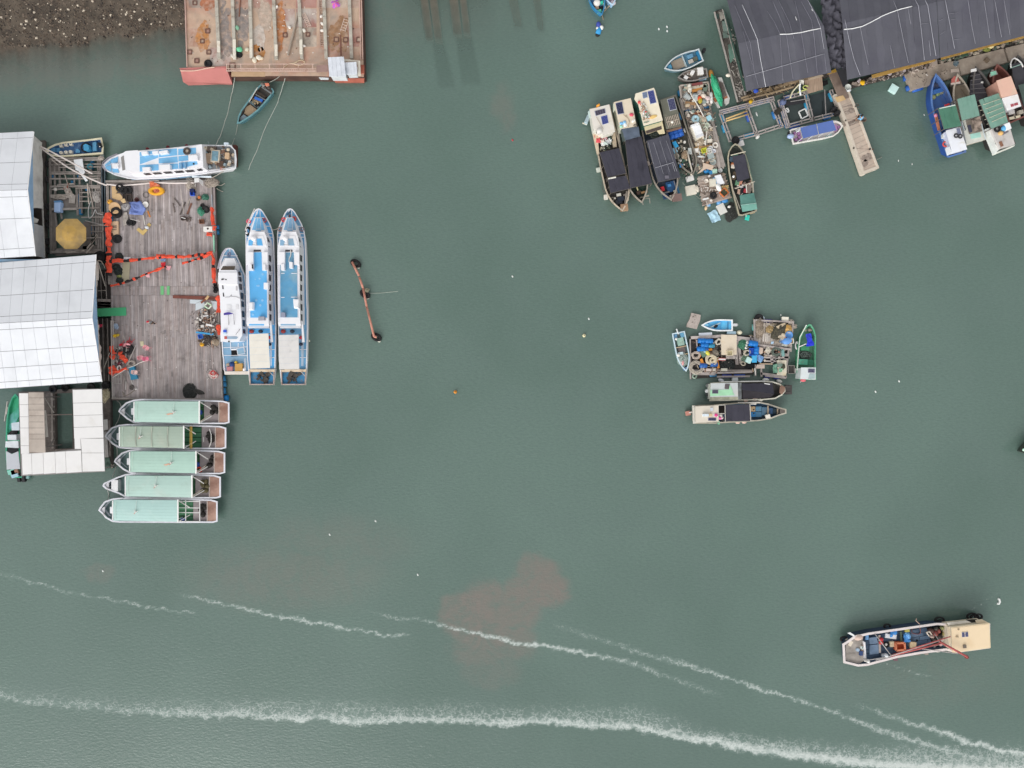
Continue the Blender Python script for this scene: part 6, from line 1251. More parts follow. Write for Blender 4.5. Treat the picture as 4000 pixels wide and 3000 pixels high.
op=pts(cB,1160,990,1150,965,1125,940,1040,895,1015,915,960,970,880,1090,810,1190,780,1260,768,1340,800,1330,905,1260,990,1190,1080,1090)
hull(ss,op,.75,.3,.12,mat('54818a',st='46666b',am=.4),mat('6f9ca2',st='56777b',am=.45,ssc=1.5),mat('5c5853',st='463f3b',am=.5),rise=.15,ax=Ax(cB(1085,925),cB(770,1340)))
for q,z,h in(((855,1160,905,1130,985,1190,905,1265,840,1225),.45,'a08a70'),((890,1105,935,1085,1000,1150,985,1170),.55,'5f6d70'),((795,1270,835,1235,890,1275,800,1320),.6,'75848c')):PZ(cB,q,.3,z).bd('floor_board',mat(h,var=.15,st='6a5d50',am=.4,ssc=1.5),ss)
PZ(cB,(945,1132,968,1118,996,1140,972,1160),.56,.58).bd('open_hatch','1b1a1c',ss)
BM(cB,955,1058,.6,1040,1092,.6,.3,.2).bd('blue_box','2f66c0',ss);PZ(cB,(980,980,1080,1045,1040,1070,965,1020),.3,.6).bd('engine',mat('463c34',var=.4,sc=4),ss);PZ(cB,(1060,900,1105,898,1110,925,1075,930),.75,1.0).bd('orange_box','dd8468',ss)
for k in range(6):MB().ball(W(*cB(1040+k*14,905+(k%3)*22),.8),.25,.2,.2,8).bd('stern_gear',P(('6b6560','8f8a85','4c4642')[k%3]),ss,1)
BM(cB,985,945,.9,895,1100,.9,.06,.06).bd('pole','d9d4c9',ss);BM(cB,1030,940,.85,1135,1010,.85,.14,.08).bd('thwart','7b7f80',ss);BM(cB,965,1020,.7,1075,1085,.7,.12,.08).bd('thwart','6d7072',ss)
lit(pts(cB,960,1060,1020,1100,960,1130,930,1090),.5,16,('a58f5e','6d5c48','b39f80'),'rubble',33,.1,.25,.12)
cU=crop(1300,980,400/1659)
bm=root('boom','rusty pink pipe boom floating on the open water on three tyres','boom',W(*cU(530,800),0))
PK=mat('c38776',st='a56a55',am=.42,ssc=1.5,st2='d8a58f')
for p in(((312,180),(425,405)),((428,425),(490,600)),((490,600),(550,905)),((552,912),(668,1385))):MB().tb([W(*cU(*p[0]),.55),W(*cU(*p[1]),.55)],.13,8).bd('pipe',PK,bm,1)
MB().tb([W(*cU(660,1380),.55),W(*cU(712,1400),.5)],.14,8).bd('pipe',PK,bm,1)
for x,y,a in((370,205,.9),(520,700,1.0),(705,1398,.8)):
 MB().to(W(*cU(x,y),.25),.38,.17,20,8,1.25,.85,Matrix.Rotation(-a*.6,3,'Z')).bd('tyre',RUBBER,bm,1);BL(cU,x+40,y+62,.1,.24,.14,.14,8,-.3).bd('white_float','e6e2d4',bm,1)
rope([(*cU(575,665),.4),(*cU(600,685),.1),(*cU(780,682),.03),(*cU(900,670),.02),(*cU(1010,660),.02),(*cU(1080,655),-.05)],'thin pale rope trailing from the middle tyre of the boom',.03,'aab3a8');heap(cU(545,640),.35,.25,.2,.4,('7d7a68','a39f88'),'small rope knot on the middle tyre of the boom','rope_knot','rope',60,14)
# ================================================================ NORTH-EAST: net shed, pens, pier
cH=crop(2250,0,500/2212);cI=crop(2700,0,800/2212);cJ=crop(3300,0,700/2212);cK=crop(2250,300,500/2212);cL=crop(2250,550,500/2212)
cM=crop(2600,250,500/2212);cN=crop(2600,550,500/2212);cO=crop(3500,200,500/1843);cP=crop(2750,350,700/2212)
ns=root('net_shed','long floating shed roofed with black shade net strips','shed',W(3300,150,0))
def lerp2(a,b,t):return(a[0]+(b[0]-a[0])*t,a[1]+(b[1]-a[1])*t)
SECT=[((2826,-60),(3090,-110),(2884,170),(3215,100),(2917,356),(3246,284),11),((3262,-150),(3640,-230),(3292,92),(3655,10),(3310,312),(3668,228),12),((3646,-232),(4150,-330),(3661,9),(4160,-98),(3674,226),(4170,96),16)]
SHN=[mat('5b5b63',ro=.9,var=.1,sc=.6,rnd=.05,st='54535d',am=.45,ssc=.3,bump=.25),mat('57575f',ro=.9,var=.1,sc=.6,rnd=.05,st='4f4e58',am=.45,ssc=.3,bump=.25)]
g=random.Random(31)
for(n0,n1,r0,r1,e0,e1,k)in SECT:
 for i in range(k):
  u,v=i/k,(i+1)/k;lift=.02+.025*(i%2);jit=Vec((0,0,g.uniform(-.05,.05)))
  A=lambda a,b,t,z:W(*lerp2(a,b,t),z)
  for(p,q,z0,z1)in((r0,r1,5.0,3.3),(n0,n1,3.3,5.0)):
   if p is r0:a,b,c_,d=A(r0,r1,u-.004,5.0),A(r0,r1,v+.004,5.0),A(e0,e1,v+.004,3.3),A(e0,e1,u-.004,3.3)
   else:a,b,c_,d=A(n0,n1,u-.004,3.6),A(n0,n1,v+.004,3.6),A(r0,r1,v+.004,5.0),A(r0,r1,u-.004,5.0)
   dz=Vec((0,0,lift));MB().cl([a+dz,b+dz,c_+dz,d+dz],4,12,.07,g.uniform(0,50),.9,0,.04).bd('net_strip',SHN[i%2],ns,1)
MB().cl([W(*cI(1330,-330),3.9),W(*cI(1640,-400),3.9),W(*cI(1710,760),2.9),W(*cI(1485,760),2.9)],18,50,.9,7,1.7,.1,.03).bd('sagging_net',mat('55545d',ro=.95,var=.3,sc=2.5,bump=.6),ns,1)
MB().cl([W(*cI(1570,750),2.6),W(*cI(1680,735),2.6),W(*cI(1700,880),1.2),W(*cI(1640,950),1.0)],4,6,.1,3,1,.03,.02).bd('net_curtain',P('2a2a2e',ro=.95),ns,1)
MB().cl([W(*cI(335,70),3.2),W(*cI(350,100),3.3),W(*cI(600,985),3.2),W(*cI(570,985),1.2)],4,24,.08,4,1,.06,.02).bd('green_curtain',mat('3d5b50',ro=.95,st='2d3d38',am=.45),ns,1)
def over(path,w=.05,m=None):
 ""
 out=[]
 for(x0,y0),(x1,y1)in zip(path,path[1:]):
  n=max(2,int(math.hypot(x1-x0,y1-y0)/18))
  for i in range(n):out.append((x0+(x1-x0)*i/n,y0+(y1-y0)*i/n))
 out.append(path[-1]);q=[]
 for x,y in out:
  yr=np.interp(x,[2884,3215,3292,3655,4160],[170,100,92,10,-98]);ye=np.interp(x,[2917,3246,3310,3668,4170],[356,284,312,228,96]);yn=np.interp(x,[2826,3090,3262,3640,4150],[-60,-110,-150,-230,-330])
  z=5.0-1.7*(y-yr)/(ye-yr)if y>yr else 5.0-1.4*(yr-y)/(yr-yn)
  q.append(W(x,y,min(5.05,max(2.6,z))+.15))
 MB().tb(q,w*.55,5).bd('tie_rope',m or 'b9b9c2',ns,1)
LN='8b8a96'
for l_,w_,m_ in(((550,50,640,250,715,425,745,620,805,940),.05,'d4d4da'),((470,60,560,280,640,470,680,760,725,930),.03,LN),((880,10,980,240,1030,380,1060,600,1100,850),.035,LN),((940,0,1060,240,1110,420),.03,LN),((1120,10,1180,260,1200,420,1260,790),.03,LN),((1190,20,1300,220,1330,420,1362,790),.035,LN),((1258,0,1340,150,1395,290,1435,530),.035,'b9b9c2'),((960,380,990,870),.03,LN),((820,120,900,240,960,370),.025,LN),((595,825,980,715,1440,580),.05,'a3a3ab'),((1440,580,1460,770),.03,LN),((560,340,660,700),.025,LN)):over(pts(cI,*l_),w_,m_)
over(pts(cI,958,370,1060,368,1190,350,1300,325,1400,306),.09,'e6e6e6');over(pts(cI,1650,318,1740,310,1850,284,1950,235,2060,175,2140,140,2212,115)+pts(cJ,690,112,830,78),.09,'eeeeee')
over(pts(cI,1125,180,1140,218),.07,'e3e3e3');over(pts(cI,1302,95,1312,118),.06,'e3e3e3')
for l_,w_ in(((0,240,60,520,115,735,190,930),.05),((870,0,910,75,950,420,982,740),.05),((990,0,1025,70,1085,450,1125,690),.06),((1240,0,1290,260,1355,600),.05),((1520,0,1570,330,1612,540),.03),((1720,0,1790,470),.03),((1850,0,1935,460),.03),((190,330,245,600,290,800),.03),((650,130,720,480,785,775),.035),((600,10,655,140),.03),((560,560,615,830),.025),((1965,0,2040,430),.025),((1040,500,1060,690),.03),((780,100,815,300),.025)):over(pts(cJ,*l_),w_,'a3a3ac')
for l_ in((940,298,1040,285),(1310,245,1370,235),(1165,260,1220,228),(1180,425,1240,385),(1290,170,1400,155),(1350,490,1430,480)):over(pts(cJ,*l_),.03,'85858e')
NR=mat('8b857e',var=.25,sc=2,st='57524d',am=.48,ssc=1,st2='7d9488',a2=.34)
MB().pr([W(*cI(x,y),.45)for x,y in((255,120),(345,95),(610,1060),(505,1110))],.05,.45).bd('raft_deck',P('4a4642',var=.3,sc=2),ns)
for k in range(7):
 t=k/6.5;BM(cI,262+88*t,125-20*t,.5,512+95*t,1100-40*t,.5,.24,.06).bd('raft_plank',mat('8f8880',rnd=.25,var=.25,sc=1.5,st='5a5650',am=.45,ssc=.8),ns)
for q,h in(((265,150,300,150,300,200,270,200),'3d4d48'),((330,210,370,205,420,330,350,345),'7c8f86'),((340,350,415,340,425,400,345,410),'6f8379'),((400,480,460,470,490,630,420,680),'6c8f80'),((300,130,335,125,360,230,320,220),'a49f94')):PZ(cI,q,.54,.6).bd('patch_board',mat(h,var=.2,sc=2,st='57544e',am=.4),ns)
for a,b in(((250,130),(500,1100)),((340,100),(590,1060))):BN(cI,a,.6,b,.6,.14,.14).bd('edge_beam',mat('b3aca5',st='7c766f',am=.4),ns)
lit(pts(cI,420,660,500,620,600,1020,510,1080),.6,60,('6f6a64','9c958d','4a4744','b9b2a9'),'rubble',41,.1,.3,.1,'ppb',.12)
lit(pts(cI,380,330,440,320,480,480,430,470),.6,12,('6f7a72','9c958d','4a4744'),'rubble',42,.1,.3,.08,'ppb')
SD=MB();SD.pr([W(*cI(x,y),.4)for x,y in((560,1010),(900,900),(1240,830),(1500,760),(1510,820),(1230,900),(960,1010),(600,1100))],.05,.4);SD.bd('raft_deck',P('4d4741',var=.3,sc=2),ns)
for k,(a,b,w)in en((((540,1060),(900,960),.2),((560,1085),(1060,920),.2),((700,1000),(1190,870),.26),((880,960),(1240,850),.16),((820,1020),(1100,940),.18),((640,1060),(880,1000),.14),((1000,910),(1330,820),.2))):BN(cI,a,.7+.05*k,b,.72+.05*k,w,.12).bd('raft_beam',mat('a08b70',var=.2,sc=2,st='6a5a48',am=.45,rnd=.15),ns)
lit(pts(cI,600,990,900,905,1200,850,1200,900,980,990,650,1070),.7,90,('8a7355','b59f7d','574a3a','c9bba0','3f3a33'),'rubble',43,.1,.35,.15,'ppbr',.2)
bx(pts(cI,1220,870,1410,800,1425,965,1265,1010),.55,mat('b79f8a',var=.08,grain='y',st='9c836d',am=.4),'tan plank landing below the black net roof',.08,'landing','landing')
PZ(cI,(1262,845,1400,790,1430,820,1275,865),.9,.96).th('panel',mat('c2b09a',st='a48f78',am=.4),'pale board propped under the black net eave','board');PZ(cI,(1410,880,1470,862,1480,905,1425,930),.4,.5).th('hatch','1e1d1e','dark opening beside the tan landing','hatch')
rope([(*cI(1185,890),1.0),(*cI(1120,960),.8),(*cI(1090,1000),.7),(*cI(1068,1060),.7)],'cream hose hanging from the raft by the tan landing',.09,'e9e2c0',name='hose',cat='hose');rope([(*cI(1180,890),1.1),(*cI(1172,950),.9),(*cI(1182,1030),.7)],'white hose end hanging beside the cream hose',.1,'eef0f0',name='hose',cat='hose')
rope([(*cI(1265,930),.8),(*cI(1220,925),.8),(*cI(1212,955),.8),(*cI(1250,965),.8),(*cI(1180,985),.75),(*cI(1150,1000),.7)],'yellow-green hose loop by the tan landing',.07,'c9cf7a',name='hose',cat='hose');tarp(pts(cI,1160,865,1210,860,1215,910,1165,915),1.0,'ece8dc','white knotted cloth on the raft edge by the hoses',.3,3,'cloth','cloth',8)
bag(cI(695,988),.8,'3a5ac0','blue bag under the corner of the black net roof',.34,41);bag(cI(640,1100),.5,'d2a92e','yellow bag at the foot of the black net roof',.3,42);put('fl1',mf('e6dccc',.3,.2),cI(395,820),.6,'cream float hanging off the net shed walkway')
EB=mat('b8924f',var=.15,st='8a6c42',am=.4,ssc=1.5)
for a,b in(((340,945),(1110,735)),((1190,715),(2260,435))):BN(cJ,a,1.6,b,1.6,.36,.2).bd('eave_timber',EB,ns)
for a,b in(((400,890),(470,872)),((1065,712),(1130,698)),((1600,575),(1720,545))):BN(cJ,a,3.1,b,3.1,.14,.1).bd('blue_strap','5d86d6',ns)
MB().pr([W(*cJ(x,y),.4)for x,y in((0,1030),(340,930),(1080,740),(2260,430),(2260,560),(1100,850),(700,930),(60,1090))],.05,.4).bd('raft_deck',P('48433f',var=.3),ns)
lit(pts(cJ,70,1040,350,965,1080,770,1085,830,760,930,350,1010,80,1085),.45,170,('a3958a','6f635a','c2b5aa','4c443f','8a7b70','b9aeb0'),'oyster_strings',45,.12,.4,.3,'bbd',.25)
lit(pts(cJ,1160,745,1500,660,2212,470,2212,520,1560,690,1160,790),.45,110,('9c9084','6f665c','b5a998','4c4840','5d6a5c','857a70'),'oyster_strings',46,.12,.45,.3,'bbd',.25)
bag(cJ(212,1025),.75,'e6b31e','yellow bag among the oyster strings',.36,43);bag(cJ(1795,580),1.2,'d8c994','cream bundle on the eave timber above the pontoons',.34,44);bag(cJ(1790,535),1.6,'b5522f','rust-orange bundle on the eave timber',.2,45);put('flw',mf('e3e6ea',.34,.2),cJ(35,1125),.7,'white float at the corner where pier and net shed meet',.3);put('flg',mB('c9ccc6',.35,.2),cJ(30,1085),.9,'grey basin at the corner where pier and net shed meet');heap(cJ(1745,605),.5,.35,.3,.8,('6a6f3a','9aa04e'),'olive net bundle beside the cream bundle','net_bundle','net',61,20)
tarp(pts(cJ,1430,665,1520,645,1530,690,1440,712),.8,mat('3d5a48'),'green tarpaulin scrap below the eave timber',.2,5,n=6);put('flp',mF(.9,.9,.3,'c2e6e2','d2f2ee'),cJ(584,1110),-.12,'pale aqua foam block floating alone beside the pier',-.55)
pr_=root('pier','narrow concrete pier with pale raised edges running out from the net shed','pier',W(3340,500,0))
PC=mat('c2b0a0',var=.1,sc=1,st='a08f82',am=.42,ssc=.5,st2='cdbfae',bump=.1);PE=mat('d2c6b6',var=.08,st='b9ab9a',am=.35)
Lf=[(1608,55),(1690,262),(1740,385),(1850,720),(1962,1044)];Rt=[(1790,0),(1870,190),(1935,350),(2075,735),(2163,968)]
for a,b,c_,d in zip(Lf,Lf[1:],Rt[1:],Rt):q=[W(*cP(*p),.95)for p in(a,b,c_,d)];MB().pr(ofs(q,.012),.1,.9).bd('pier_slab',PC,pr_)
for E_ in(Lf,Rt):
 for a,b in zip(E_,E_[1:]):s=18 if E_ is Lf else-18;MB().pr([W(*cP(*p),.98)for p in(a,b,(b[0]+s*1.7,b[1]),(a[0]+s*1.7,a[1]))],.2,.98).bd('edge_kerb',PE,pr_)
MB().pr([W(*cP(*p),.985)for p in((1962,1044),(2163,968),(2155,935),(1955,1010))],.2,.985).bd('edge_kerb',PE,pr_)
for k in range(16):t=(k+.5)/16;a=lerp2((1640,55),(1990,1000),t);b=lerp2((1760,10),(2130,925),t);BN(cP,a,.9,b,.9,.05,.03).bd('slab_joint','a3978b',pr_)
PZ(cI,(1490,800,1570,765,1705,1050,1610,1085),.9,1.1).bd('gangway',mat('8d7b6f',var=.2,st='6f5f55',am=.45),pr_);PZ(cI,(1550,1050,1640,1030,1672,1075,1580,1105),1.1,1.14).bd('wooden_cover','d6b585',pr_);PZ(cI,(1500,770,1560,740,1570,775,1470,800),1.3,1.4).bd('timber','b9923e',pr_)
gg=random.Random(3)
for(x,y,rx,ry)in((1800,195,.9,.12),(1810,265,.9,.3),(1830,410,1.2,.3),(2030,835,.8,.5),(1990,905,.35,.5)):
 c=W(*cP(x,y),.901);stn=MB();stn.lf([[c+Vec((k*rx*cos(a)*gg.uniform(.6,1.2),k*ry*sin(a)*gg.uniform(.6,1.2)+.25*rx*cos(a),z))for a in[i*pi/9 for i in range(18)]]for k,z in((1,0),(.97,.005))]);stn.bd('tar_stain',mat('8b7d73',var=.3,sc=5,st='b3a497',am=.47,ssc=2.5),pr_)
for x,y in((1900,195),(1745,385),(1845,725),(2080,740),(1870,210)):BX(cP,x,y,.95,(.16,.16,.12)).bd('cleat','5d544c',pr_)
put('ballb',mk_buoy('3c3230',.12),cP(2042,738),.9,'tiny dark pot on the pier near its outer end');rope([(*cP(2140,860),.95),(*cP(2165,850),.3),(*cP(2200,830),-.05)],'thin line from the pier end into the water',.03,'a8aa9e')
for x,y,n_ in((1600,240,'black tyre fender on the pens where they meet the pier'),(1640,285,'second black tyre fender where the pens meet the pier')):put('tyre',TY,cP(x,y),.6,n_,0,None,1.1,(1.0,.3))
def crouch():
 J=[(0,0,.38),(0,.04,.62),(0,.1,.82),(0,.16,.9),(0,.2,1.02),(.1,0,.36),(.13,.34,.45),(.12,.2,.06),(.12,.34,.03),(-.1,0,.36),(-.13,.34,.45),(-.12,.2,.06),(-.12,.34,.03),(.2,.1,.8),(.24,.3,.6),(.12,.46,.5),(-.2,.1,.8),(-.24,.3,.6),(-.12,.46,.5)]
 E=[(0,1),(1,2),(2,3),(3,4),(0,5),(5,6),(6,7),(7,8),(0,9),(9,10),(10,11),(11,12),(2,13),(13,14),(14,15),(2,16),(16,17),(17,18)]
 Rr=[.14,.13,.14,.055,.1,.09,.06,.045,.04,.09,.06,.045,.04,.06,.042,.035,.06,.042,.035]
 sh=MB();sh.tb([(0,0,.4),(0,.04,.6),(0,.09,.78),(0,.13,.88)],[.17,.17,.2,.09],14)
 for s in(-1,1):sh.tb([(s*.15,.1,.82),(s*.22,.15,.76),(s*.25,.28,.62)],[.085,.08,.06],8)
 tr=MB()
 for s in(-1,1):tr.tb([(s*.06,0,.38),(s*.1,.1,.4),(s*.13,.34,.46),(s*.125,.24,.12)],[.13,.115,.085,.06],8)
 hat=MB();hat.lathe((0,.2,1.04),[(.13,0),(.125,.05),(.1,.1),(.02,.13)],14)
 face=MB();face.ball((0,.3,1.0),.02,.03,.022,6);face.ball((.04,.29,1.03),.012,.01,.01,6);face.ball((-.04,.29,1.03),.012,.01,.01,6)
 return J,Rr,E,[('shirt',sh,'7fb9dd'),('trousers',tr,'4a3a36'),('hair',hat,'2e2724'),('face',face,'a9745a')]
J,Rr,E,PT=crouch();pr=person(W(*cI(1808,1300),.9),J,Rr,E,[mat('c69a7d')],PT,'person in a light blue shirt crouching on the pier edge');pr.rotation_euler=(0,0,R(60));pr.scale=(1.15,)*3
put('bskt',mB('6f5f52',.3,.3),cI(1850,1300),.95,'brown basket behind the crouching person');rope([(*cI(1780,1310),.98),(*cI(1750,1330),.95),(*cI(1740,1335),.95)],'short cord in front of the crouching person',.025)
def pen(name,lb,beams,cz=.35):
 o=root(name,lb,'fish pen',W(*cP(*beams[0][0]),0),'square fish pens on drums')
 for k,(a,b,dr)in en(beams):
  p,q=W(*cP(*a),cz),W(*cP(*b),cz);d=(q-p).normalized();s=Vec((-d.y,d.x,0))*.2
  for e in(-1,0,1)if dr==2 else(-1,1):MB().beam(p+s*e*(1.1 if dr==2 else .8),q+s*e*(1.1 if dr==2 else .8),.13,.1).bd('frame_beam',mat('b3aaa6',rnd=.12,var=.2,sc=2,st='857b76',am=.42,ssc=1),o)
  L=(q-p).length;n=int(L/1.0)
  for i in range(n+1):c=p.lerp(q,i/max(n,1));MB().beam(c-s*1.3+Vec((0,0,.08)),c+s*1.3+Vec((0,0,.08)),.09,.07).bd('cross_piece',mat('a8a09b',rnd=.12),o)
  if dr:
   m=mat(('2b6fb0','2f8fb5','3457a8')[k%3],ro=.45,st='8fb9cf',am=.35,ssc=2,rnd=.1)
   n=int(L/1.05)
   for i in range(n):
    if(i*7+k)%3==0 and dr==1:continue
    a_,b_=p.lerp(q,(i+.08)/n),p.lerp(q,(i+.92)/n);off=s*(.8 if(k+i)%2 else-.8)*(dr==1);a_=a_+off-Vec((0,0,.25));b_=b_+off-Vec((0,0,.25))
    MB().tb([a_,a_.lerp(b_,.06),a_.lerp(b_,.94),b_],[.08,.24,.24,.08],10).bd('float_drum',m,o,1)
 return o
p1=pen('fish_pen','pale timber pen frame holding two squares of open water',[((195,285),(860,112),2),((205,295),(330,640),1),((535,240),(645,545),1),((830,130),(955,470),1),((340,625),(640,548),1),((650,545),(970,440),0)])
for a,b in(((270,362),(535,262)),((272,388),(552,302))):MB().tb([W(*cP(*a),.6),W(*cP(*b),.6)],.09,6).bd('bamboo',mat('cfae78',st='9a7d52',am=.4,ssc=2),p1,1)
BM(cP,890,250,.55,935,290,.55,.9,.12).bd('black_mat','38352f',p1)
p2=pen('fish_pen','blue and grey pen frame covered with dark netting beside the pier',[((935,130),(1040,470),2),((1245,20),(1335,370),1),((1050,448),(1350,365),1),((1350,365),(1690,280),1),((1565,10),(1680,270),1),((985,110),(1245,40),1)])
MB().cl([W(*cP(x,y),.05)for x,y in((990,150),(1240,90),(1310,340),(1060,410))],8,8,.03,3,.6,0,.03).bd('net_cover',mat('3f4847',var=.15,st='323b3a',am=.4,ssc=.5),p2,1);MB().cl([W(*cP(x,y),.05)for x,y in((1280,80),(1540,10),(1625,270),(1355,340))],8,8,.03,4,.6,0,.03).bd('net_cover',mat('3b4446',var=.15,st='333b3d',am=.4,ssc=.5),p2,1)
MB().cl([W(*cP(x,y),.25)for x,y in((990,150),(1240,92),(1255,160),(1010,205))],8,4,.08,5,.9,.03,.03).bd('black_sheet','37363a',p2,1);BM(cP,1070,148,.5,1300,110,.5,.06,.06).bd('rail','9b9895',p2);MB().tb([W(*cP(1490,0),.8),W(*cP(1505,310),.8)],.06,6).bd('rail','8f8a88',p2);MB().tb([W(*cP(1462,140),.15),W(*cP(1470,310),.15)],.03,5).bd('net_rope','22262a',p2)
for q_,nm in(((1168,275,1250,235,1285,320,1205,362),'small white square frame floating in the dark-netted pen'),((1005,242,1030,230,1048,272,1018,280),'smallest white frame in the dark-netted pen')):
 o=root('feed_frame',nm,'frame',W(*cP(q_[0],q_[1]),.1));q=[W(*cP(q_[i],q_[i+1]),.2)for i in(0,2,4,6)]
 for i in range(4):MB().beam(q[i],q[(i+1)%4],.13,.13).bd('side','e9e9e6',o)
put('dsh',mk_buoy('5f6a8c',.4),cP(962,165),.2,'blue-grey drum float at the corner between the two pens');put('flw2',mf('e6e4de',.3,.2),cP(655,590),.1,'white float with black cap off the outer corner of the pale pen',.8);put('tyre',TY,cP(385,632),.35,'black tyre at the corner of the pale pen nearest the plank raft',0,None,1.3);put('bagw2',mF(.8,.6,.25,'d6d2ce','e2dedb'),cP(440,675),.1,'grey-white foam float beside the bow of the green-canopied boat',.3)
BL(cP,650,300,.03,.1,.3,.05,8,.3).th('plastic_bottle','d9dcd8','small white bottle floating in the pale pen','bottle',None,1)
mb_=root('motor_boat','white motor boat with two blue canopy halves and violet seats beside the pier','boat',W(*cP(1380,520),0))
op=pts(cP,1100,672,1062,500,1090,488,1190,465,1400,430,1580,385,1640,388,1690,410,1712,440,1705,465,1660,530,1600,575,1500,600,1300,635)
hull(mb_,op,.85,.4,.11,mat('e6e2dc'),mat('ece8e0'),mat('d9d4cf'),taper=.82)
PZ(cP,(1190,468,1388,424,1412,550,1225,602),2.2,2.27).bd('canopy',mat('5b72b0',var=.05,st='7085bd',am=.35),mb_);PZ(cP,(1392,422,1590,378,1632,500,1416,548),2.2,2.27).bd('canopy',mat('5d75b3',var=.05,st='7085bd',am=.35),mb_);BM(cP,1386,424,2.24,1414,550,2.24,.1,.06).bd('canopy_bar','e3e5ea',mb_)
for q in((1105,525,1130,518,1138,548,1112,556),(1155,528,1188,522,1196,558,1162,562),(1165,572,1196,568,1204,602,1172,606),(1125,602,1148,598,1154,625,1130,628),(1170,622,1208,614,1212,634,1176,638),(1648,448,1672,440,1680,470,1655,480)):PZ(cP,q,.4,.75).bd('seat','a0739f',mb_)
PZ(cP,(1150,490,1182,482,1186,508,1156,514),.4,1.1).bd('console','d7e0e0',mb_);PZ(cP,(1612,440,1636,420,1650,500,1632,515),.41,.8).bd('bow_seat','a87fa8',mb_)
for k in range(4):posts(mb_,[cP(1215+k*130,595-k*30),cP(1200+k*125,470-k*27)],2.2,.4,.03,'d9d9dc')
o=MB();o.ball(W(*cP(1068,575),.9),.42,.3,.3,12,.2);o.bd('outboard_motor',P('a9bce0',ro=.3),mb_,1);BX(cP,1050,560,.3,(.4,.6,.4)).bd('motor_bracket','3c3a3f',mb_);BX(cP,1535,580,.3,(.8,.3,.2),.4).bd('side_fender','bcd6d2',mb_)
def sampan(name,lb,ax,ws,wm,tb,hulls,rim,deck,zg=.75,zd=.3,rise=.2,rimw=.1,p=2.2):
 rt=root(name,lb,'boat',W(*ax(.5,0),0));hull(rt,outline(ax,ws,wm,tb,p),zg,zd,rimw,mat(hulls,st='6a6661',am=.35),mat(rim,st='8f8a83',am=.35,ssc=1.5),deck,rise=rise,ax=ax);return rt
def inside(rt,ax,zd,items):
 ""
 for u0,u1,v0,v1,h,hx,nm in items:MB().pp(ax.quad(u0,u1,v0,v1),zd+.002,zd+h).bd(nm,mat(hx,var=.15,sc=3,st='7d746b' if hx!='1b1c20' else None,am=.35,ssc=1.5),rt)
a=Ax(cH(2165,945),cH(1522,1195));w1_=sampan('sampan','pale-rimmed blue sampan with a sandy floor, farthest out of the boats by the net shed',a,25,31,.45,'7fa3ae','d2d9da',mat('5f8ca3',st='7d8a88',am=.45,ssc=.8))
inside(w1_,a,.3,[(.47,.78,-20,18,.12,'9c8f7f','floor_board'),(.02,.1,-18,18,.3,'2f7ba4','locker'),(.12,.22,-14,2,.25,'5c6154','engine_cover'),(.2,.34,4,18,.3,'6c9dbb','blue_sheet'),(.24,.36,-16,-2,.2,'c2bab0','gear_box'),(.44,.46,-24,24,.35,'b5c3c6','thwart'),(.8,.9,-8,8,.3,'5b9fc0','bow_locker')])
BX(cH,2195,900,.3,(.3,.3,.7)).bd('outboard_motor','2a2b2d',w1_)
a=Ax(cM(720,150),cM(208,240));w2_=sampan('sampan','grey sampan loaded with white foam boxes beside the plank raft',a,17,22,.5,'77726d','8f8a85',mat('6f6862',st='4b4642',am=.45))
for k,(x,y,sz,rz,lb)in en(((585,150,(.62,.72,.42),.1,'largest white foam box in the grey sampan'),(450,170,(.36,.5,.34),-.5,'middle white foam box in the grey sampan'),(340,255,(.42,.36,.3),-.6,'smallest cream foam box in the grey sampan'))):put('fbx%d'%k,mF(sz[0]*1.05,sz[1]*1.05,sz[2],'e2ddd4','f0eeea'),cM(x,y),.35,lb,rz,None,1.0)
for k in range(5):bb(cM(380+k*40,120-k*12),cM(560+k*20,70-k*5),.5+.05*k,.12,WOODL,['first loose board in the grey sampan','second loose board in the grey sampan','third loose board in the grey sampan','fourth loose board in the grey sampan','fifth loose board in the grey sampan'][k])
lit(pts(cM,280,170,420,110,400,260,300,280),.35,18,('c9a99a','b9aea4','e6e1da','857b73'),'rubble',51,.1,.25,.15)
put('brw',mf('b5813c',.52,.3),cM(775,185),.0,'big brown float beside the net shed walkway',-1.3);put('lbf',mF(.85,.32,.2,'a9cfe6','b9daee'),cM(632,270),.1,'long pale blue foam float between the grey sampan and the raft',.25)
ct=root('work_raft','small twin-hulled raft with a green net heaped along its middle','raft',W(*cM(930,480),0))
for q in(((770,255),(820,240),(860,560),(945,755),(910,745),(815,590)),((905,235),(970,230),(1055,470),(1108,590),(1095,680),(1050,710),(1015,640),(1020,560))):
 p=[W(*cM(*v),.45)for v in q];MB().lf([[Vec((v.x,v.y,-.3))for v in ofs(p,.1)],p]).bd('pontoon',mat('cfcdc8',st='a39f98',am=.4),ct)
PZ(cM,(780,350,850,320,880,550,820,580),.46,.5).bd('deck_board',mat('7d5a42'),ct);PZ(cM,(820,590,925,565,935,625,855,665),.46,.52).bd('deck_board',mat('9c6442'),ct);PZ(cM,(1000,560,1060,540,1075,580,1015,605),.46,.52).bd('deck_board',mat('a0694c'),ct)
for k in range(5):BM(cM,890+k*22,290+k*8,.55,965+k*20,600-k*12,.55,.2,.06).bd('plank',mat('7a706a',rnd=.2,var=.2,sc=2),ct)
heap(cM(885,455),.42,1.9,.35,.6,('2f9c72','63d3a4','4dbd8e'),'bright green net heaped on the twin-hulled raft','net_heap','net',62,70,.02,-.32+.62);
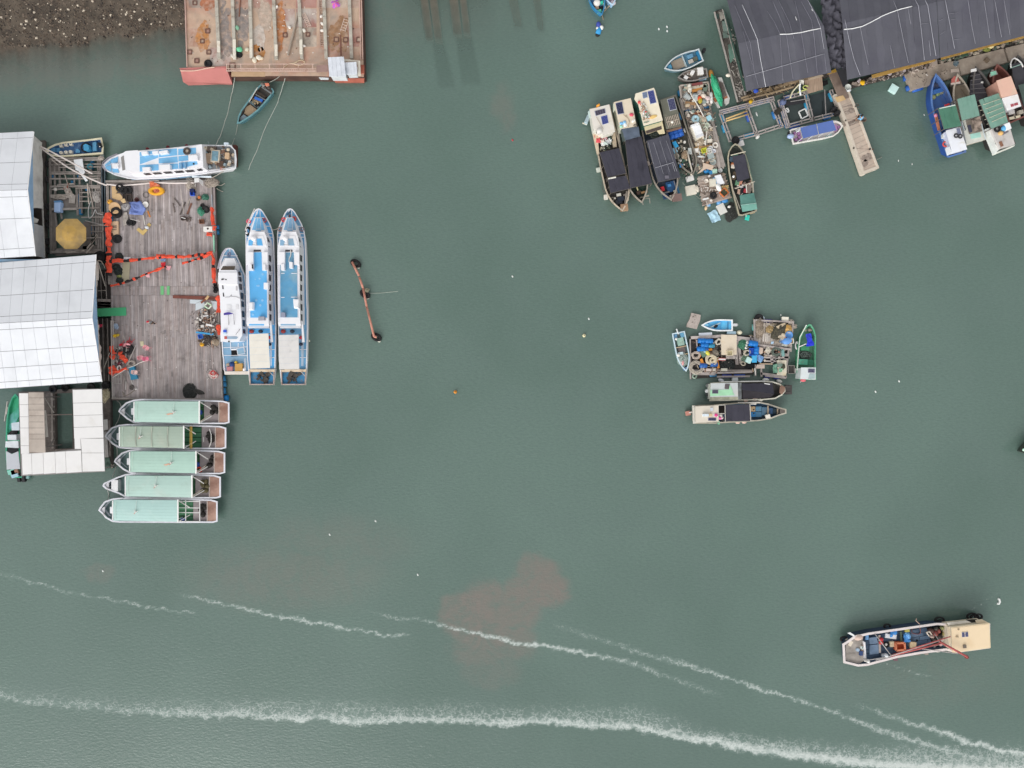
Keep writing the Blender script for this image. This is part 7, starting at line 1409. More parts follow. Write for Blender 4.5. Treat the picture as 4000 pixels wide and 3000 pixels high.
for k,(ax_,w_,lb,wm_)in en(((Ax(cH(250,-420),cH(445,268)),31,'blue sampan with cluttered deck cut by the top edge of the frame',31),(Ax(cH(540,-380),cH(630,105)),24,'pale blue sampan beside the cluttered blue one at the top edge',24))):
 rt=sampan('sampan',lb,ax_,w_*.8,wm_,.5,'2f7fae' if k==0 else '9fc4e2','3a86b4' if k==0 else 'c2dcef',mat('3f6a92' if k==0 else '86a9c4',st='6f7c88',am=.4))
 if k==0:inside(rt,ax_,.3,[(.66,.72,-22,-8,.3,'3fd0b0','teal_box'),(.84,.92,-4,12,.3,'63cfae','teal_box'),(.7,.82,2,16,.25,'b59a80','tan_box'),(.78,.88,-14,4,.12,'1b1c20','black_sheet'),(.68,.84,-24,-19,.3,'d9d6d0','white_board')]);BL(cH,362,50,.6,.42,.42,.2,12).bd('white_lid','e9e5de',rt,1)
 else:inside(rt,ax_,.3,[(.78,.92,-12,10,.2,'8d7a86','gear_box'),(.6,.74,-14,14,.25,'5fa0cb','locker')]);BL(cH,640,50,.5,.35,.3,.2).bd('white_bundle','d9ccd0',rt,1)
rope([(*cH(580,95),.8),(*cH(540,140),.5),(*cH(490,190),.8)],'cord joining the two blue sampans at the top edge',.05,'b39a7c');rope([(*cH(450,268),.8),(*cH(462,290),.3),(*cH(472,345),-.02)],'anchor line from the blue sampan bow',.05,'9c8a74')
o=root('float_bundle','blue drums and white floats lashed together on open water','float',W(*cH(395,510),0));BL(cH,392,440,.1,.3,.46,.28,12,.2).bd('drum','4655a8',o,1);p,q=W(*cH(412,480),.1),W(*cH(375,590),.1);MB().tb([p,p.lerp(q,.1),p.lerp(q,.9),q],[.1,.3,.3,.1],10).bd('drum',mat('3f9cd6'),o,1)
for x,y,r_ in((440,478,.26),(368,487,.16)):BL(cH,x,y,.2,r_).bd('white_float','ecebe6',o,1)
BL(cH,372,608,.0,.28,.22,.14).bd('weed','2c2a26',o,1)
for k,(x,y)in en(((1432,500),(1573,462),(1576,537))):BL(cH,x,y,.05,.1,.15,.08,8,.3).th('bird','eceeec',['white gull on the water, the one apart from the other two','white gull on the water, the upper of the close pair','white gull on the water, the lower of the close pair'][k],'bird','white gulls on the water',1)
# ================================================================ canopy boats and the plank rafts
def canopy_boat(lb,ax,ws,wm,hullh,rimh,deckh,zg=1.1,zd=.6,group='net boats moored side by side',tb=.72,p=2.4,name='fishing_boat'):
 rt=root(name,lb,'fishing boat',W(*ax(.5,0),0),group)
 hull(rt,outline(ax,ws,wm,tb,p,9),zg,zd,.13,mat(hullh,st='5f574f',am=.4,ssc=.8),mat(rimh,st='7f776e',am=.42,ssc=1.2),mat(deckh,var=.25,sc=1.5,st='3a3634',am=.42,ssc=1),rise=.35,ax=ax);return rt
def cabin(rt,q,z,z0,roofh,wallh,th=.1):
 p=[W(*v,z)for v in q];MB().pr(ofs(p,.08),z0,z-th).bd('cabin',mat(wallh,st='a8a294',am=.35),rt);MB().pr(p,z-th,z).bd('cabin_roof',mat(roofh,ro=.5,var=.05,st='cfc3ad',am=.38,ssc=.6),rt)
def nC(rt,q,z,m=None,n=4,bump=.06,nm='canopy_net',seed=1,sag=.0):
 a,b,c_,d=[W(*v,z)for v in q]
 for k in range(n):
  u,v=k/n,(k+1)/n;dz=Vec((0,0,.03*(k%2)))
  MB().cl([a.lerp(b,u)+dz,a.lerp(b,v)+dz,d.lerp(c_,v)+dz,d.lerp(c_,u)+dz],4,12,bump,seed+k*7,1.1,.0,.03).bd(nm,m or SHADE2,rt,1)
 for v in(a,b,c_,d,a.lerp(d,.5),b.lerp(c_,.5)):MB().beam((v.x,v.y,.6),(v.x,v.y,z),.06,.06).bd('post','6f665e',rt)
 for s,e in((a,b),(c_,d),(a,d),(b,c_)):MB().beam(s-Vec((0,0,.04)),e-Vec((0,0,.04)),.06,.06).bd('canopy_pole','6a6560',rt)
ax=Ax(cK(410,520),cL(800,1225));b1=canopy_boat('net boat with pink and red clothes on deck, outermost of the four',ax,40,48,'7b7064','cfc0ab','4f4a46')
cabin(b1,pts(cK,238,562,572,476,640,760,676,950,480,1010,305,905),2.7,.7,'e2dcd2','d6d4c8');solar(b1,pts(cK,320,592,500,545,515,625,342,676),2.71,'4a4553');solar(b1,pts(cK,425,685,540,655,566,802,458,832),2.71,'3f4a8c','d6d8e0',(5,6))
for q in((285,985,680,960,705,1210,640,1220,620,1020,380,1060,400,1330,360,1340),):PZ(cK,q,1.3,1.36).bd('side_deck',mat('d6c4aa',st='b39f86',am=.4),b1)
PZ(cK,(205,605,245,560,270,690,225,720),1.8,1.9).bd('side_step','c3d6d2',b1);MB().tb([W(*cK(398,905),2.75),W(*cK(415,975),2.75)],.3,10).bd('tank','e0dcd5',b1,1);bar(b1,'roof_seam',cK(350,690),cK(470,900),2.74,.05,'c3b8a8');MB().tb([W(*cK(350,985),2.0),W(*cK(352,930),2.4),W(*cK(390,900),2.6),W(*cK(430,930),2.4)],.05,6).bd('hoop','8f8a84',b1)
nC(b1,pts(cL,410,205,745,130,862,562,545,628),2.1,n=4,seed=3);nC(b1,pts(cL,550,655,862,605,942,820,600,902),2.1,n=3,seed=9)
for k,(x,y,h,s)in en(((455,940,'e8303c',.34),(445,1020,'e84850',.3),(350,1050,'ea6a74',.26),(385,1010,'b92a3a',.2),(375,1110,'e0555e',.3),(495,1080,'b35a60',.28),(540,1110,'eceff0',.3),(570,1140,'e4e6e4',.26),(470,1170,'f0f0ec',.24),(590,1075,'35493f',.3),(545,1045,'2c3550',.22),(440,1140,'d9cfc3',.26),(520,1160,'c9d6cf',.22))):
 c=W(*cK(x,y),1.1);MB().cl([c+Vec((-s,-s*.8,.1)),c+Vec((s,-s,.1)),c+Vec((s*.9,s,.1)),c+Vec((-s,s*.7,.1))],6,6,.35,k*3.1,2.5,.15,.05).bd('laundry',P(h),b1,1)
lit(pts(cK,400,1180,660,1130,680,1210,430,1290),1.0,40,('4a5a4e','b9b59c','d9d2c4','6a6f5c','2f3d35'),'rubble',61,.1,.3,.2)
o=MB();o.cl([W(*cK(355,490),2.8),W(*cK(400,465),2.8),W(*cK(410,505),2.8),W(*cK(345,550),2.8)],5,5,.25,3,3,.08,.03);o.bd('orange_cloth','efa23c',b1,1)
BX(cK,185,770,.3,(.4,.9,.8),-.4).bd('outboard_motor',P('a9bcc4',st='4f5c62',am=.4),b1);BM(cK,110,800,.6,190,820,.6,.12,.1).bd('motor_arm','d8d0bc',b1)
for x,y,h,sz in((735,940,'e0dcd0',(.5,.3,.25)),(845,960,'8a827c',(.35,.5,.2)),(780,1010,'343a46',(.9,.5,.2)),(740,1060,'4a4b52',(.8,.5,.12)),(665,1000,'e8e2d4',(.2,.2,.2))):BX(cL,x,y,.75,sz,.2).bd('bow_gear',P(h),b1)
MB().to(W(*cL(630,1005),.9),.18,.08,14,6).bd('rope_ring',ROPED,b1,1);BX(cL,825,1165,.9,(.85,.75,.5),.1).bd('bow_box',mat('a98a6f',st='80654f',am=.4),b1);MB().to(W(*cL(510,780),1.0),.5,.04,16,5,.8,1.6).bd('hoop','5d5a57',b1,1);BM(cL,555,655,2.2,690,630,2.2,.14,.08).bd('white_bar','e9e6da',b1)
for k in range(4):BM(cL,870+k*16,870,1.2,840+k*22,1110-k*25,1.3,.07,.07).bd('pole','a89d90',b1)
put('flA',mF(.42,.46,.3,'c9cfc2','d6dbd0'),cL(380,515),.1,'small pale float beside the outermost net boat',.2);put('flB',mF(.42,.5,.35,'dcd8cc','e6e2d8'),cL(510,985),.1,'cream foam float at the bow of the outermost net boat',.1)
ax=Ax(cK(800,420),cL(1130,1085));b2=canopy_boat('net boat with plain black net and grey tarpaulin, second from open water',ax,36,43,'6e675d','b3aa9c','36463f')
cabin(b2,pts(cK,655,438,945,366,1000,610,1045,850,760,900,700,640),2.7,.7,'e2d4bd','d3d6c4');solar(b2,pts(cK,682,455,795,428,832,630,725,652),2.71,'2f3250','9aa0b5',(4,7));PZ(cK,(640,470,668,440,690,560,640,620),2.2,2.3).bd('side_roof','d3d8c8',b2)
for pth in((815,650,900,720,920,780,905,870),(860,660,930,760,905,860)):MB().tb([W(*cK(pth[i],pth[i+1]),2.74)for i in range(0,len(pth),2)],.03,5).bd('cable','b3a48f',b2)
for k,(x,y,h,s)in en(((960,655,'d9586c',.26),(985,765,'f0ece2',.22),(1005,745,'e8e4da',.18),(785,805,'7fb6e0',.22),(835,790,'8fc2e6',.26),(850,825,'e6eef2',.26),(780,860,'a9d8c0',.22),(1015,840,'8a7f70',.2))):BL(cK,x,y,2.75,s,s*.8,.1,8,k).bd('roof_clutter',P(h),b2,1)
MB().cl([W(*cK(x,y),2.5)for x,y in((785,905),(1075,862),(1110,1035),(850,1100))],10,8,.14,4,1.3,.06,.03).bd('grey_tarpaulin',mat('5f6a7a',st='4a5462',am=.45,ssc=.7),b2,1);MB().cl([W(*cK(x,y),2.2)for x,y in((770,920),(800,905),(860,1110),(800,1120))],4,8,.1,5,1.3,.05,.03).bd('grey_tarpaulin',mat('5c6662'),b2,1)
nC(b2,[cK(852,1095),cK(1130,1035),cL(1310,738),cL(940,815)],2.2,n=4,seed=13,bump=.1)
for x,y,h,sz in((1165,895,'a8835f',(.9,.22,.2)),(1055,820,'ddd4a0',(.12,.6,.15)),(1080,905,'5c4a42',(.5,.4,.2)),(1180,970,'b3aa9a',(1.1,.16,.12)),(1240,400,'8a8078',(.3,.5,.3))):MB().box(W(*cL(x,y),.75 if y>700 else 1.8),sz,.25).bd('bow_gear',P(h),b2)
MB().to(W(*cL(1125,860),.65),.2,.03,14,5).bd('wire_ring','3c6a5c',b2,1);MB().tb([W(*cL(1160,1105),.4),W(*cL(1150,1010),.9),W(*cL(1270,990),.9),W(*cL(1280,1080),.4)],.05,6).bd('bow_rail','8d8880',b2)
ax=Ax(cK(1190,260),cL(1640,1040));b3=canopy_boat('biggest net boat with large cream cabin roof and twin solar panels',ax,40,51,'4f5d58','a99f92','3b4552')
cabin(b3,pts(cK,1030,290,1345,188,1365,230,1500,750,1170,845,1075,470,1010,380),2.9,.7,'efe4cd','3f6a5c');solar(b3,pts(cK,1232,248,1340,222,1394,450,1284,478),2.91,'3d4684','d6d8e0',(5,9));solar(b3,pts(cK,1142,275,1225,256,1240,355,1160,378),2.91,'6f7d98','c3cad6',(3,3))
PZ(cK,(1175,855,1490,765,1538,980,1440,990,1400,930,1260,980,1215,990),2.1,2.18).bd('after_roof',mat('e3d4ad',st='c9b88c',am=.4),b3);PZ(cK,(1205,935,1475,848,1484,905,1220,985),2.19,2.22).bd('dark_panel','564b47',b3)
lit(pts(cK,1100,440,1170,440,1290,700,1220,800,1160,760),2.92,70,('e4e6e2','b59a80','c9ccc8','9c8a78','d6493f','6f8f7c'),'rubble',62,.08,.25,.1)
BL(cK,1330,690,2.95,.5,.2,.05,12,.3).bd('stain_patch','e3c07a',b3,1);BL(cK,1092,440,3.0,.18).bd('red_bundle','d95a5a',b3,1);heap(cK(1400,980),1.0,.5,.35,1.3,('39413a','5c655c'),'dark green net piled behind the biggest net boat roof','net_heap','net',63,40,.02,.3)
nC(b3,[cK(1222,1112),cK(1595,995),cL(1802,632),cL(1420,712)],2.2,SHADE,n=6,seed=23,bump=.05)
for pth in((1340,30,1510,570),(1450,0,1620,540),(1250,30,1340,400),(1560,0,1690,370)):MB().beam(W(*cL(pth[0],pth[1]),2.32),W(*cL(pth[2],pth[3]),2.32),.035,.03).bd('net_line','8c8c94',b3)
for pth in((1368,468,1690,372),(1690,380,1745,530),(1668,400,1708,530)):MB().beam(W(*cL(pth[0],pth[1]),2.34),W(*cL(pth[2],pth[3]),2.34),.04,.03).bd('net_line','a9a9b0',b3)
PZ(cL,(1535,600,1605,600,1605,650,1540,655),2.33,2.36).bd('grey_patch','6f6c76',b3)
for x,y,h,sz,z in((1640,800,'2f5580',(1.1,1.2,.25),.62),(1730,830,'3a7398',(.5,1.4,.2),.62),(1490,840,'d93a40',(.4,.5,.25),.7),(1560,960,'2d4468',(.8,.6,.2),.62),(1640,910,'1c1b1e',(.7,.6,.2),.62),(1715,910,'e6dcc0',(.3,.7,.2),.9),(1635,970,'e9e2d2',(.3,.3,.2),.9),(1540,900,'8c8a88',(1.0,.14,.1),.85),(1605,780,'4a86b8',(.4,.3,.3),.7)):BX(cL,x,y,z,sz,.25).bd('bow_gear',P(h),b3)
BX(cL,1735,990,1.0,(1.1,.8,.4),.12).bd('bow_box',mat('7d6862',st='5c4a45',am=.4),b3);BM(cL,1690,690,1.2,1760,920,1.2,.06,.06).bd('pole','8f8a86',b3)
ax=Ax(cK(1590,355),cL(2010,600));b4=canopy_boat('mossy dark work boat with one solar panel and slatted roof, beside the plank raft',ax,32,36,'5f5c52','8a8377','4c4b43',tb=.75,zg=1.0)
cabin(b4,pts(cK,1455,400,1690,335,1770,620,1820,850,1560,900,1500,620),2.3,.6,'6f6f63','6a675c');solar(b4,pts(cK,1575,388,1692,360,1742,560,1622,590),2.31,'434566','c9ccd2',(4,7))
for k in range(8):BM(cK,1550+k*28,700-k*8,2.36,1600+k*28,872-k*8,2.36,.06,.05).bd('roof_slat','c4b5a5',b4)
BM(cK,1560,785,2.42,1760,735,2.42,.06,.05).bd('roof_slat','c4b5a5',b4);BL(cK,1662,782,2.45,.16).bd('white_ball','ece6da',b4,1);PZ(cK,(1560,925,1810,860,1830,890,1580,960),1.8,1.9).bd('beam','8a6f5d',b4)
for k,(x,y)in en(((1640,1020),(1715,1000),(1788,972))):put('bar1e',mk_barrel('2a5fb4'),cK(x,y),.85,['blue barrel on the mossy work boat, nearest the big net boat','middle blue barrel of three on the mossy work boat','blue barrel on the mossy work boat, nearest the plank raft'][k],R(-72),'blue barrels on the mossy work boat',1.15)
put('boxb',mF(.42,.7,.3,'2f9cd8','3fb0e6'),cL(1705,80),.7,'bright blue box on the mossy work boat',.5);put('boxb2',mF(.4,.62,.25,'7fb8d8','a3d0e6'),cL(1700,180),.7,'pale blue box below the bright blue one',.5);put('basw',mB('ded6c6',.3,.12),cL(1730,272),.8,'cream oval basin on the mossy work boat')
lit(pts(cK,1640,1110,1850,1060,1960,1500,1800,1560),.65,90,('6a655c','8f877b','c9bda8','3d4640','e3ddd2','57503f','4d6a5a'),'rubble',63,.1,.35,.2,'bbpdr',.2);lit(pts(cL,1780,330,1960,250,2000,560,1860,620),.65,60,('6a655c','4d6a5a','8f877b','3d4640'),'rubble',64,.1,.35,.15,'bbpdr',.2)
heap(cL(1880,255),.4,.6,.3,.8,('a38c74','c9b295'),'tan rope heap on the mossy work boat','rope_heap','rope',64,26);put('bkb',mF(.32,.3,.3,'2a84c4','3a94d4'),cL(1805,440),.8,'small blue tub on the mossy work boat',.2)
for x,y,lb in((1800,345,'white ball buoy on the mossy work boat'),(1772,385,'grey ball buoy on the mossy work boat')):put('ballq'+lb[0],mk_buoy('e6e3dc' if lb[0]=='w' else 'aeb2ae',.17),cL(x,y),.85,lb)
MB().tb([W(*cL(1925,195),1.1),W(*cL(1960,340),1.1),W(*cL(2005,520),1.1),W(*cL(1985,600),1.0)],.09,6).bd('white_gunwale_pipe','ddd3c4',b4,1)
put('pdl',lambda:single(MB().ball((0,0,.1),.22,.6,.14,12),'kayak_float',mat('4f9edc'),'float',1),cK(1808,665),.5,'blue leaf-shaped float between mossy boat and raft',.15);put('flw3',mf('e8e5e0',.42,.2),cK(1868,940),.3,'white float between the blue barrels and the plank raft',1.9);put('flw4',mF(.35,.7,.3,'d3dad6','e0e6e2'),cL(1955,195),.4,'pale float box between the mossy boat and the plank raft',.1);put('flw5',mf('cfccd6',.3,.2),cL(2005,410),.3,'greyish float beside the mossy boat bow',1.4)
put('flC',mF(.85,.55,.3,'d6d4cf','eceae6'),cL(1958,665),.2,'white foam box floating off the mossy boat bow',.3);put('flD',mF(1.15,1.05,.3,'d6cfc0','e0d9c9'),cL(1975,865),.05,'big cream foam raft floating by the lowest plank raft',.2);put('flE',mf('e0d8c8',.45,.2),cL(2090,835),.2,'cream float wedged beside the big cream foam raft',1.8)
rope([(*cL(1840,720),.6),(*cL(1910,800),.05),(*cL(2050,930),.05),(*cL(2190,1040),.4)],'thin line from the big net boat bow to the lowest plank raft',.025,'8a8d84')
def raft(lb,q,n,z=.45,along=0,m=None,drums=(),name='plank_raft'):
 rt=root(name,lb,'raft',W(*q[0],0),'plank rafts strewn with gear');a,b,c_,d=[W(*v,z)for v in q]
 if along:a,b,c_,d=b,c_,d,a
 g=random.Random(int(q[0][0]));pr=[Vec((p.x,p.y,0))for p in(a,b,c_,d)];MB().pr(ofs(pr,.15),.05,z-.06).bd('frame',P('3f3a37',var=.3),rt)
 for k in range(n):
  u,v=(k+.05)/n,(k+.95)/n;e0,e1=g.uniform(-.03,.03),g.uniform(.97,1.03)
  q4=[a.lerp(b,u).lerp(d.lerp(c_,u),e0),a.lerp(b,v).lerp(d.lerp(c_,v),e0),a.lerp(b,v).lerp(d.lerp(c_,v),e1),a.lerp(b,u).lerp(d.lerp(c_,u),e1)]
  zz=g.uniform(-.02,.03);MB().pr([p+Vec((0,0,0))for p in q4],z-.05+zz,z+zz).bd('plank',m or mat('b3a89e',rnd=.28,var=.22,sc=1.6,st='6f6761',am=.46,ssc=.8),rt)
 for k,(p,r_,h)in en(drums):
  A,B=W(*p,.15),W(*r_,.15);MB().tb([A,A.lerp(B,.06),A.lerp(B,.94),B],[.06,.28,.28,.06],10).bd('float_drum',mat(h,ro=.45,st='8fb9cf',am=.3,ssc=2),rt,1)
 return rt
JUNK=('dcd2c4','a89a8b','6d5f55','d0bea4','f0ebe2','93a39a','4f463f','b98f70','b8ac9e','e3d6c6')
rA=raft('topmost plank raft, heaped with buckets and boards, by the grey sampan',pts(cM,250,372,742,312,782,720,310,808),22,.45,0,None,[(cM(240,460),cM(258,560),'2f7fb0'),(cM(280,640),cM(310,770),'3a8fc4'),(cM(330,810),cM(420,790),'2c6f9f'),(cM(425,795),cM(525,775),'2a78a8'),(cM(545,775),cM(640,755),'2f86b4'),(cM(645,755),cM(740,740),'235f86')])
rB=raft('long middle plank raft covered with gear, between mossy boat and fish pen',[cM(330,815),cM(785,750),cN(1040,455),cN(545,520)],26,.45,0,None,[(cN(660,530),cN(750,510),'2f86c4')])
rC=raft('lowest plank raft with a white sheet and orange crate',pts(cN,545,620,1020,545,1140,985,640,1130),20,.45,1,mat('b5a79c',rnd=.2,var=.2,sc=1.4,st='8a7568',am=.45,ssc=.7),[(cN(700,1110),cN(770,1095),'7fb0d8'),(cN(880,1080),cN(960,1060),'6aa5d6'),(cN(960,1055),cN(1070,1020),'4d93cf')])
for rt,l_ in((rA,(((250,375),(740,315)),((245,600),(290,610)),((240,380),(300,810)),((735,320),(780,720)))),):
 for a,b in l_:BN(cM,a,.62,b,.62,.16,.12).bd('edge_beam',WOODL,rt)
MB().beam(W(*cM(235,600),.7),W(*cN(540,540),.7),.1,.1).bd('side_rail','8f877f',rB);MB().beam(W(*cM(255,600),.7),W(*cN(500,500),.7),.1,.1).bd('side_rail','9c948c',rB)
for k in range(7):MB().beam(W(*cM(775+k*14,800+k*60),.6+k*.03),W(*cN(900+k*20,440+(k%3)*20),.6+k*.03),.18,.08).bd('stacked_board',mat('a89f98',rnd=.2,var=.2,sc=2,st='7a716a',am=.42),rB)
lit(pts(cM,300,400,730,340,760,700,330,780),.47,130,JUNK,'rubble',71,.1,.4,.22,'bbbpdr',.2);lit(pts(cM,360,840,770,800,880,1250,470,1300),.47,120,JUNK,'rubble',72,.1,.4,.2,'bbbpdr',.2);lit([cM(470,1300),cM(890,1250),cN(860,430),cN(520,500)],.47,120,JUNK,'rubble',73,.1,.4,.2,'bbbpdr',.2);lit(pts(cN,570,640,1000,570,1110,960,660,1110),.47,70,('c9beb4','8a7a6e','a3917f','e3ddd6','6a5d54'),'rubble',74,.1,.35,.1,'bppr',.06)
for k,(a,b,h,lb)in en((((320,425),(700,375),'c9bda8','long pale board across the head of the topmost raft'),((450,365),(640,330),'8a4f4c','dark red board at the head of the topmost raft'),((460,470),(640,425),'cf8f4c','orange-brown board on the topmost raft'),((340,670),(520,690),'a8845f','brown board under the white buckets'),((640,400),(720,430),'6f7c70','grey-green board at the corner of the topmost raft'))):bb(cM(*a),cM(*b),.75,.34 if k!=4 else .7,mat(h,var=.12),lb)
o=put('bkW',mU('d3dbdb',.34,.75,'3c4560'),cM(505,640),.6,'big white bucket with dark mouth on the topmost raft',.3,None,1.0,(-.9,.3));o=put('bkW',mU('d3dbdb'),cM(415,600),.6,'second big white bucket lying on the topmost raft',1.2,None,1.0,(-1.2,.5))
put('flX',mf('ece6d8',.34,.26),cM(410,460),.7,'cream float at the foot of the long pipe',1.2);put('flX',mf('ece6d8',.34,.26),cM(405,390),.7,'cream float above the long pipe end',1.4,None,.8)
rope([(*cM(410,470),1.3),(*cM(470,580),1.4),(*cM(560,720),1.4),(*cM(660,910),1.1)],'long white pipe crossing from the topmost raft to the middle one',.06,PIPE,name='pipe',cat='pipe');
for k,(x,y,h,lb)in en(((580,595,'e8683c','bright orange bag on the topmost raft'),(590,645,'c9b84a','yellow bag below the bright orange one'),(650,560,'e6d8c8','cream bag beside the bright orange one'),(580,500,'b9ada2','grey sack above the bright orange bag'),(660,660,'8f9a96','grey-green sack near the corner of the topmost raft'),(720,600,'d9c4c0','pinkish sack near the edge of the topmost raft'),(380,720,'d3c0a4','tan sack at the foot of the topmost raft'))):bag(cM(x,y),.65,h,lb,.34,70+k)
for k,y in en((545,600,650)):put('flZ',mf('dfdcd8',.34,.2),cM(778+k*4,y),.5,['upper white float on the edge of the topmost raft by the twin-hulled raft','middle white float on the edge of the topmost raft','lower white float on the edge of the topmost raft'][k],1.5)
for x,y,lb in((378,838,'small white ball float between the two upper rafts, the nearer to the rail'),(415,830,'small bluish ball float between the two upper rafts')):put('bl'+lb[6],mk_buoy('e6e4da' if 'white' in lb else 'a9c8d2',.17),cM(x,y),.3,lb)
put('swm',lambda:single(MB().to((0,0,.16),.3,.17,20,8),'swim_ring',mat('b9dce6',ro=.4),'ring',1),cM(510,958),.55,'pale blue swim ring on the middle raft');tarp(pts(cM,500,850,620,830,630,890,520,910),.6,mat('8a5238'),'rusty brown sheet on the middle raft',.2,3,n=8)
MB().cl([W(*cM(x,y),.75)for x,y in((555,870),(700,930),(720,1000),(650,1000))],8,8,.2,5,1.8,.15,.04).th('plank_bundle',mat('c9b59f',st='a38c74',am=.4),'tan crumpled cover on the middle raft','cover',None,1);put('tub2',mF(.5,.5,.35,'8fc0cf','a9d6e2'),cM(738,950),.6,'light blue tub at the edge of the middle raft',.5)
for k,(x,y)in en(((575,960),(625,1000),(650,1060),(680,1130),(710,1060))):put('bask',mB('c3c9b6',.26,.18),cM(x,y),.62,['pale green basin beside the swim ring','second pale green basin, beside the tan cover','pale green basin beside the white freezer','lowest pale green basin beside the white freezer','pale green basin nearest the stacked boards'][k],k,'pale green basins on the middle raft',1+.1*(k%2))
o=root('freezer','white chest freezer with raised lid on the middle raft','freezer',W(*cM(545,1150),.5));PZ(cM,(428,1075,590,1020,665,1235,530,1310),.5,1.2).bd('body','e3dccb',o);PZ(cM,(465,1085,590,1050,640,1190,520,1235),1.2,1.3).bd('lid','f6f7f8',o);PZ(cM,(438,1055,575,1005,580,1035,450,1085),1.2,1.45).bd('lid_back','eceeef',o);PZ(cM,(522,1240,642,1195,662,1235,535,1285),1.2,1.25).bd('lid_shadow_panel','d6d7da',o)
pole(cM(715,1160),cM(688,1405),.9,.06,PIPE,'short white pipe standing below the white freezer');bb(cM(485,1460),cM(830,1405),.65,.24,mat('c29a6a'),'long tan board across the middle raft');put('lifr',lambda:single(MB().to((0,0,.1),.26,.1,18,8),'life_ring',mat('ddd6cc'),'life ring',1),cM(855,1405),.7,'white ring at the end of the long tan board')
heap(cM(600,1350),.5,.45,.3,.55,('a3937f','c9bba8'),'tan net heap below the white freezer','net_heap','net',75,26);put('fbs',mF(.5,.35,.3,'d3c9b8','e3dccd'),cM(748,1340),.6,'cream box beside the tan net heap',.1)
for k,(x,y,h,r_,lb)in en(((742,190,'ece9e2',.34,'big white round tub on the middle raft'),(765,140,'e6e6e6',.26,'smaller white round tub above the big one'),(820,190,'dfe0e4',.24,'third white tub, beside the stacked boards'))):put('tb%d'%k,mU(h,r_,.3),cN(x,y),.65,lb)
put('yb',mC(.55,.5,.3,'d2d24a','b9b93a'),cN(655,180),.6,'yellow-green crate beside the white tubs',.3);put('wb',mF(.42,.42,.3,'e3dcd2','efeae2'),cN(520,180),.6,'small white box at the inner edge of the middle raft',.1);put('gb',mF(.7,.6,.25,'8f9a98','a3aeac'),cN(770,270),.55,'grey box below the white tubs',.3)
pole(cN(550,268),cN(670,278),.75,.06,'dfe8ea','white cross pole on the middle raft');pole(cN(585,180),cN(595,270),.8,.04,'dfe4e4','thin white rod beside the yellow-green crate');put('lbs',mB('c9bfae',.34,.16),cN(785,320),.6,'tan basin below the grey box');put('gbs',mB('9fa8a4',.34,.16),cN(815,372),.6,'grey basin beside the tan cardboard')
q=pts(cN,545,570,640,470,650,380,835,430,805,510,700,480,600,550);bx(q,.7,mat('d9c1ac',st='bfa58f',am=.35),'torn tan cardboard at the foot of the middle raft',.06,'cardboard','cardboard');tarp(pts(cN,510,420,600,390,630,450,540,520),.6,mat('7d746d'),'dark grey sheet at the foot of the middle raft',.2,6,n=8)
put('mint',mF(.52,.48,.3,'b9dfc9','c9ecd8'),cN(835,540),.1,'mint foam box floating between the two lower rafts',.1);put('blu',mF(.4,.4,.25,'3a86bf','4a98d0'),cN(775,560),.1,'blue tub floating between the two lower rafts',.4);put('wht',mU('d9dad8',.26,.3),cN(930,522),.2,'white bucket floating between the two lower rafts')
bx(pts(cN,845,605,950,580,1020,735,900,765),.85,mat('f4f5f8',var=.02),'bright white sheet on the lowest raft',.05,'sheet','sheet');put('bck',mF(.5,.8,.25,'5fa0d0','6fb4e0'),cN(855,700),.55,'blue box under the bright white sheet',.3);put('gfb',mF(.7,.8,.35,'cfc8b8','e0dac9'),cN(800,735),.6,'cream box on blue tray on the lowest raft',.1);put('flY',mf('f2f2f0',.52,.28),cN(905,815),.6,'white oval float on the lowest raft',-1.1)
put('wsk',mB('eae2d6',.22,.15),cN(698,700),.6,'small white bowl on the lowest raft');put('orc',mC(.75,.75,.3,'cf7440','4a4f3c'),cN(1000,905),.55,'orange crate with dark filling on the lowest raft',.75);put('tyre',TY,cN(820,950),.5,'black tyre on the lowest raft',0,None,1.15);bx(pts(cN,640,1000,740,975,745,1005,645,1030),.6,'e9e7e3','white strip board on the lowest raft',.05);tarp(pts(cN,960,790,1080,770,1085,860,1000,880),.6,mat('c9ad78',st='9a8458',am=.4),'tan sack pile beside the orange crate',.3,8,n=10)
put('flF',mF(.85,1.15,.3,'d3d2cc','dcdbd4'),cN(957,1190),.02,'white foam raft floating below the lowest raft',.45);put('flG',mf('ece9e2',.22,.16),cN(1092,1143),.1,'small white float beside the white foam raft',.3);put('flH',mf('dcbf98',.3,.18),cN(692,1165),.05,'tan float at the corner of the lowest raft',1.4)
tarp(pts(cN,720,1255,870,1185,945,1365,800,1435),.12,mat('b3d6e6',var=.08,st='8fbcd2',am=.35),'pale blue tarpaulin float beyond the white foam raft',.25,9,n=10,edge=.1);heap(cN(1130,1230),.9,1.2,.12,-.02,('3b3d3a','4d4f4b'),'dark sunken net beside the green-canopied boat','net_heap','net',76,30,.02)
ax=Ax(cN(1420,1270),cN(1200,55));b5=root('fishing_boat','dark boat with black canopy forward and green canopy aft beside the rafts','fishing boat',W(*ax(.5,0),0))
op=pts(cN,1575,1215,1530,950,1490,640,1430,400,1380,250,1310,140,1250,80,1190,58,1130,110,1085,190,1068,300,1090,520,1135,760,1190,1000,1265,1285,1330,1290)
hull(b5,op,1.0,.5,.12,mat('4a5148'),mat('b3ac96',st='857f6e',am=.4),mat('3f423d',st='2f302d',am=.4),rise=.2,ax=ax)
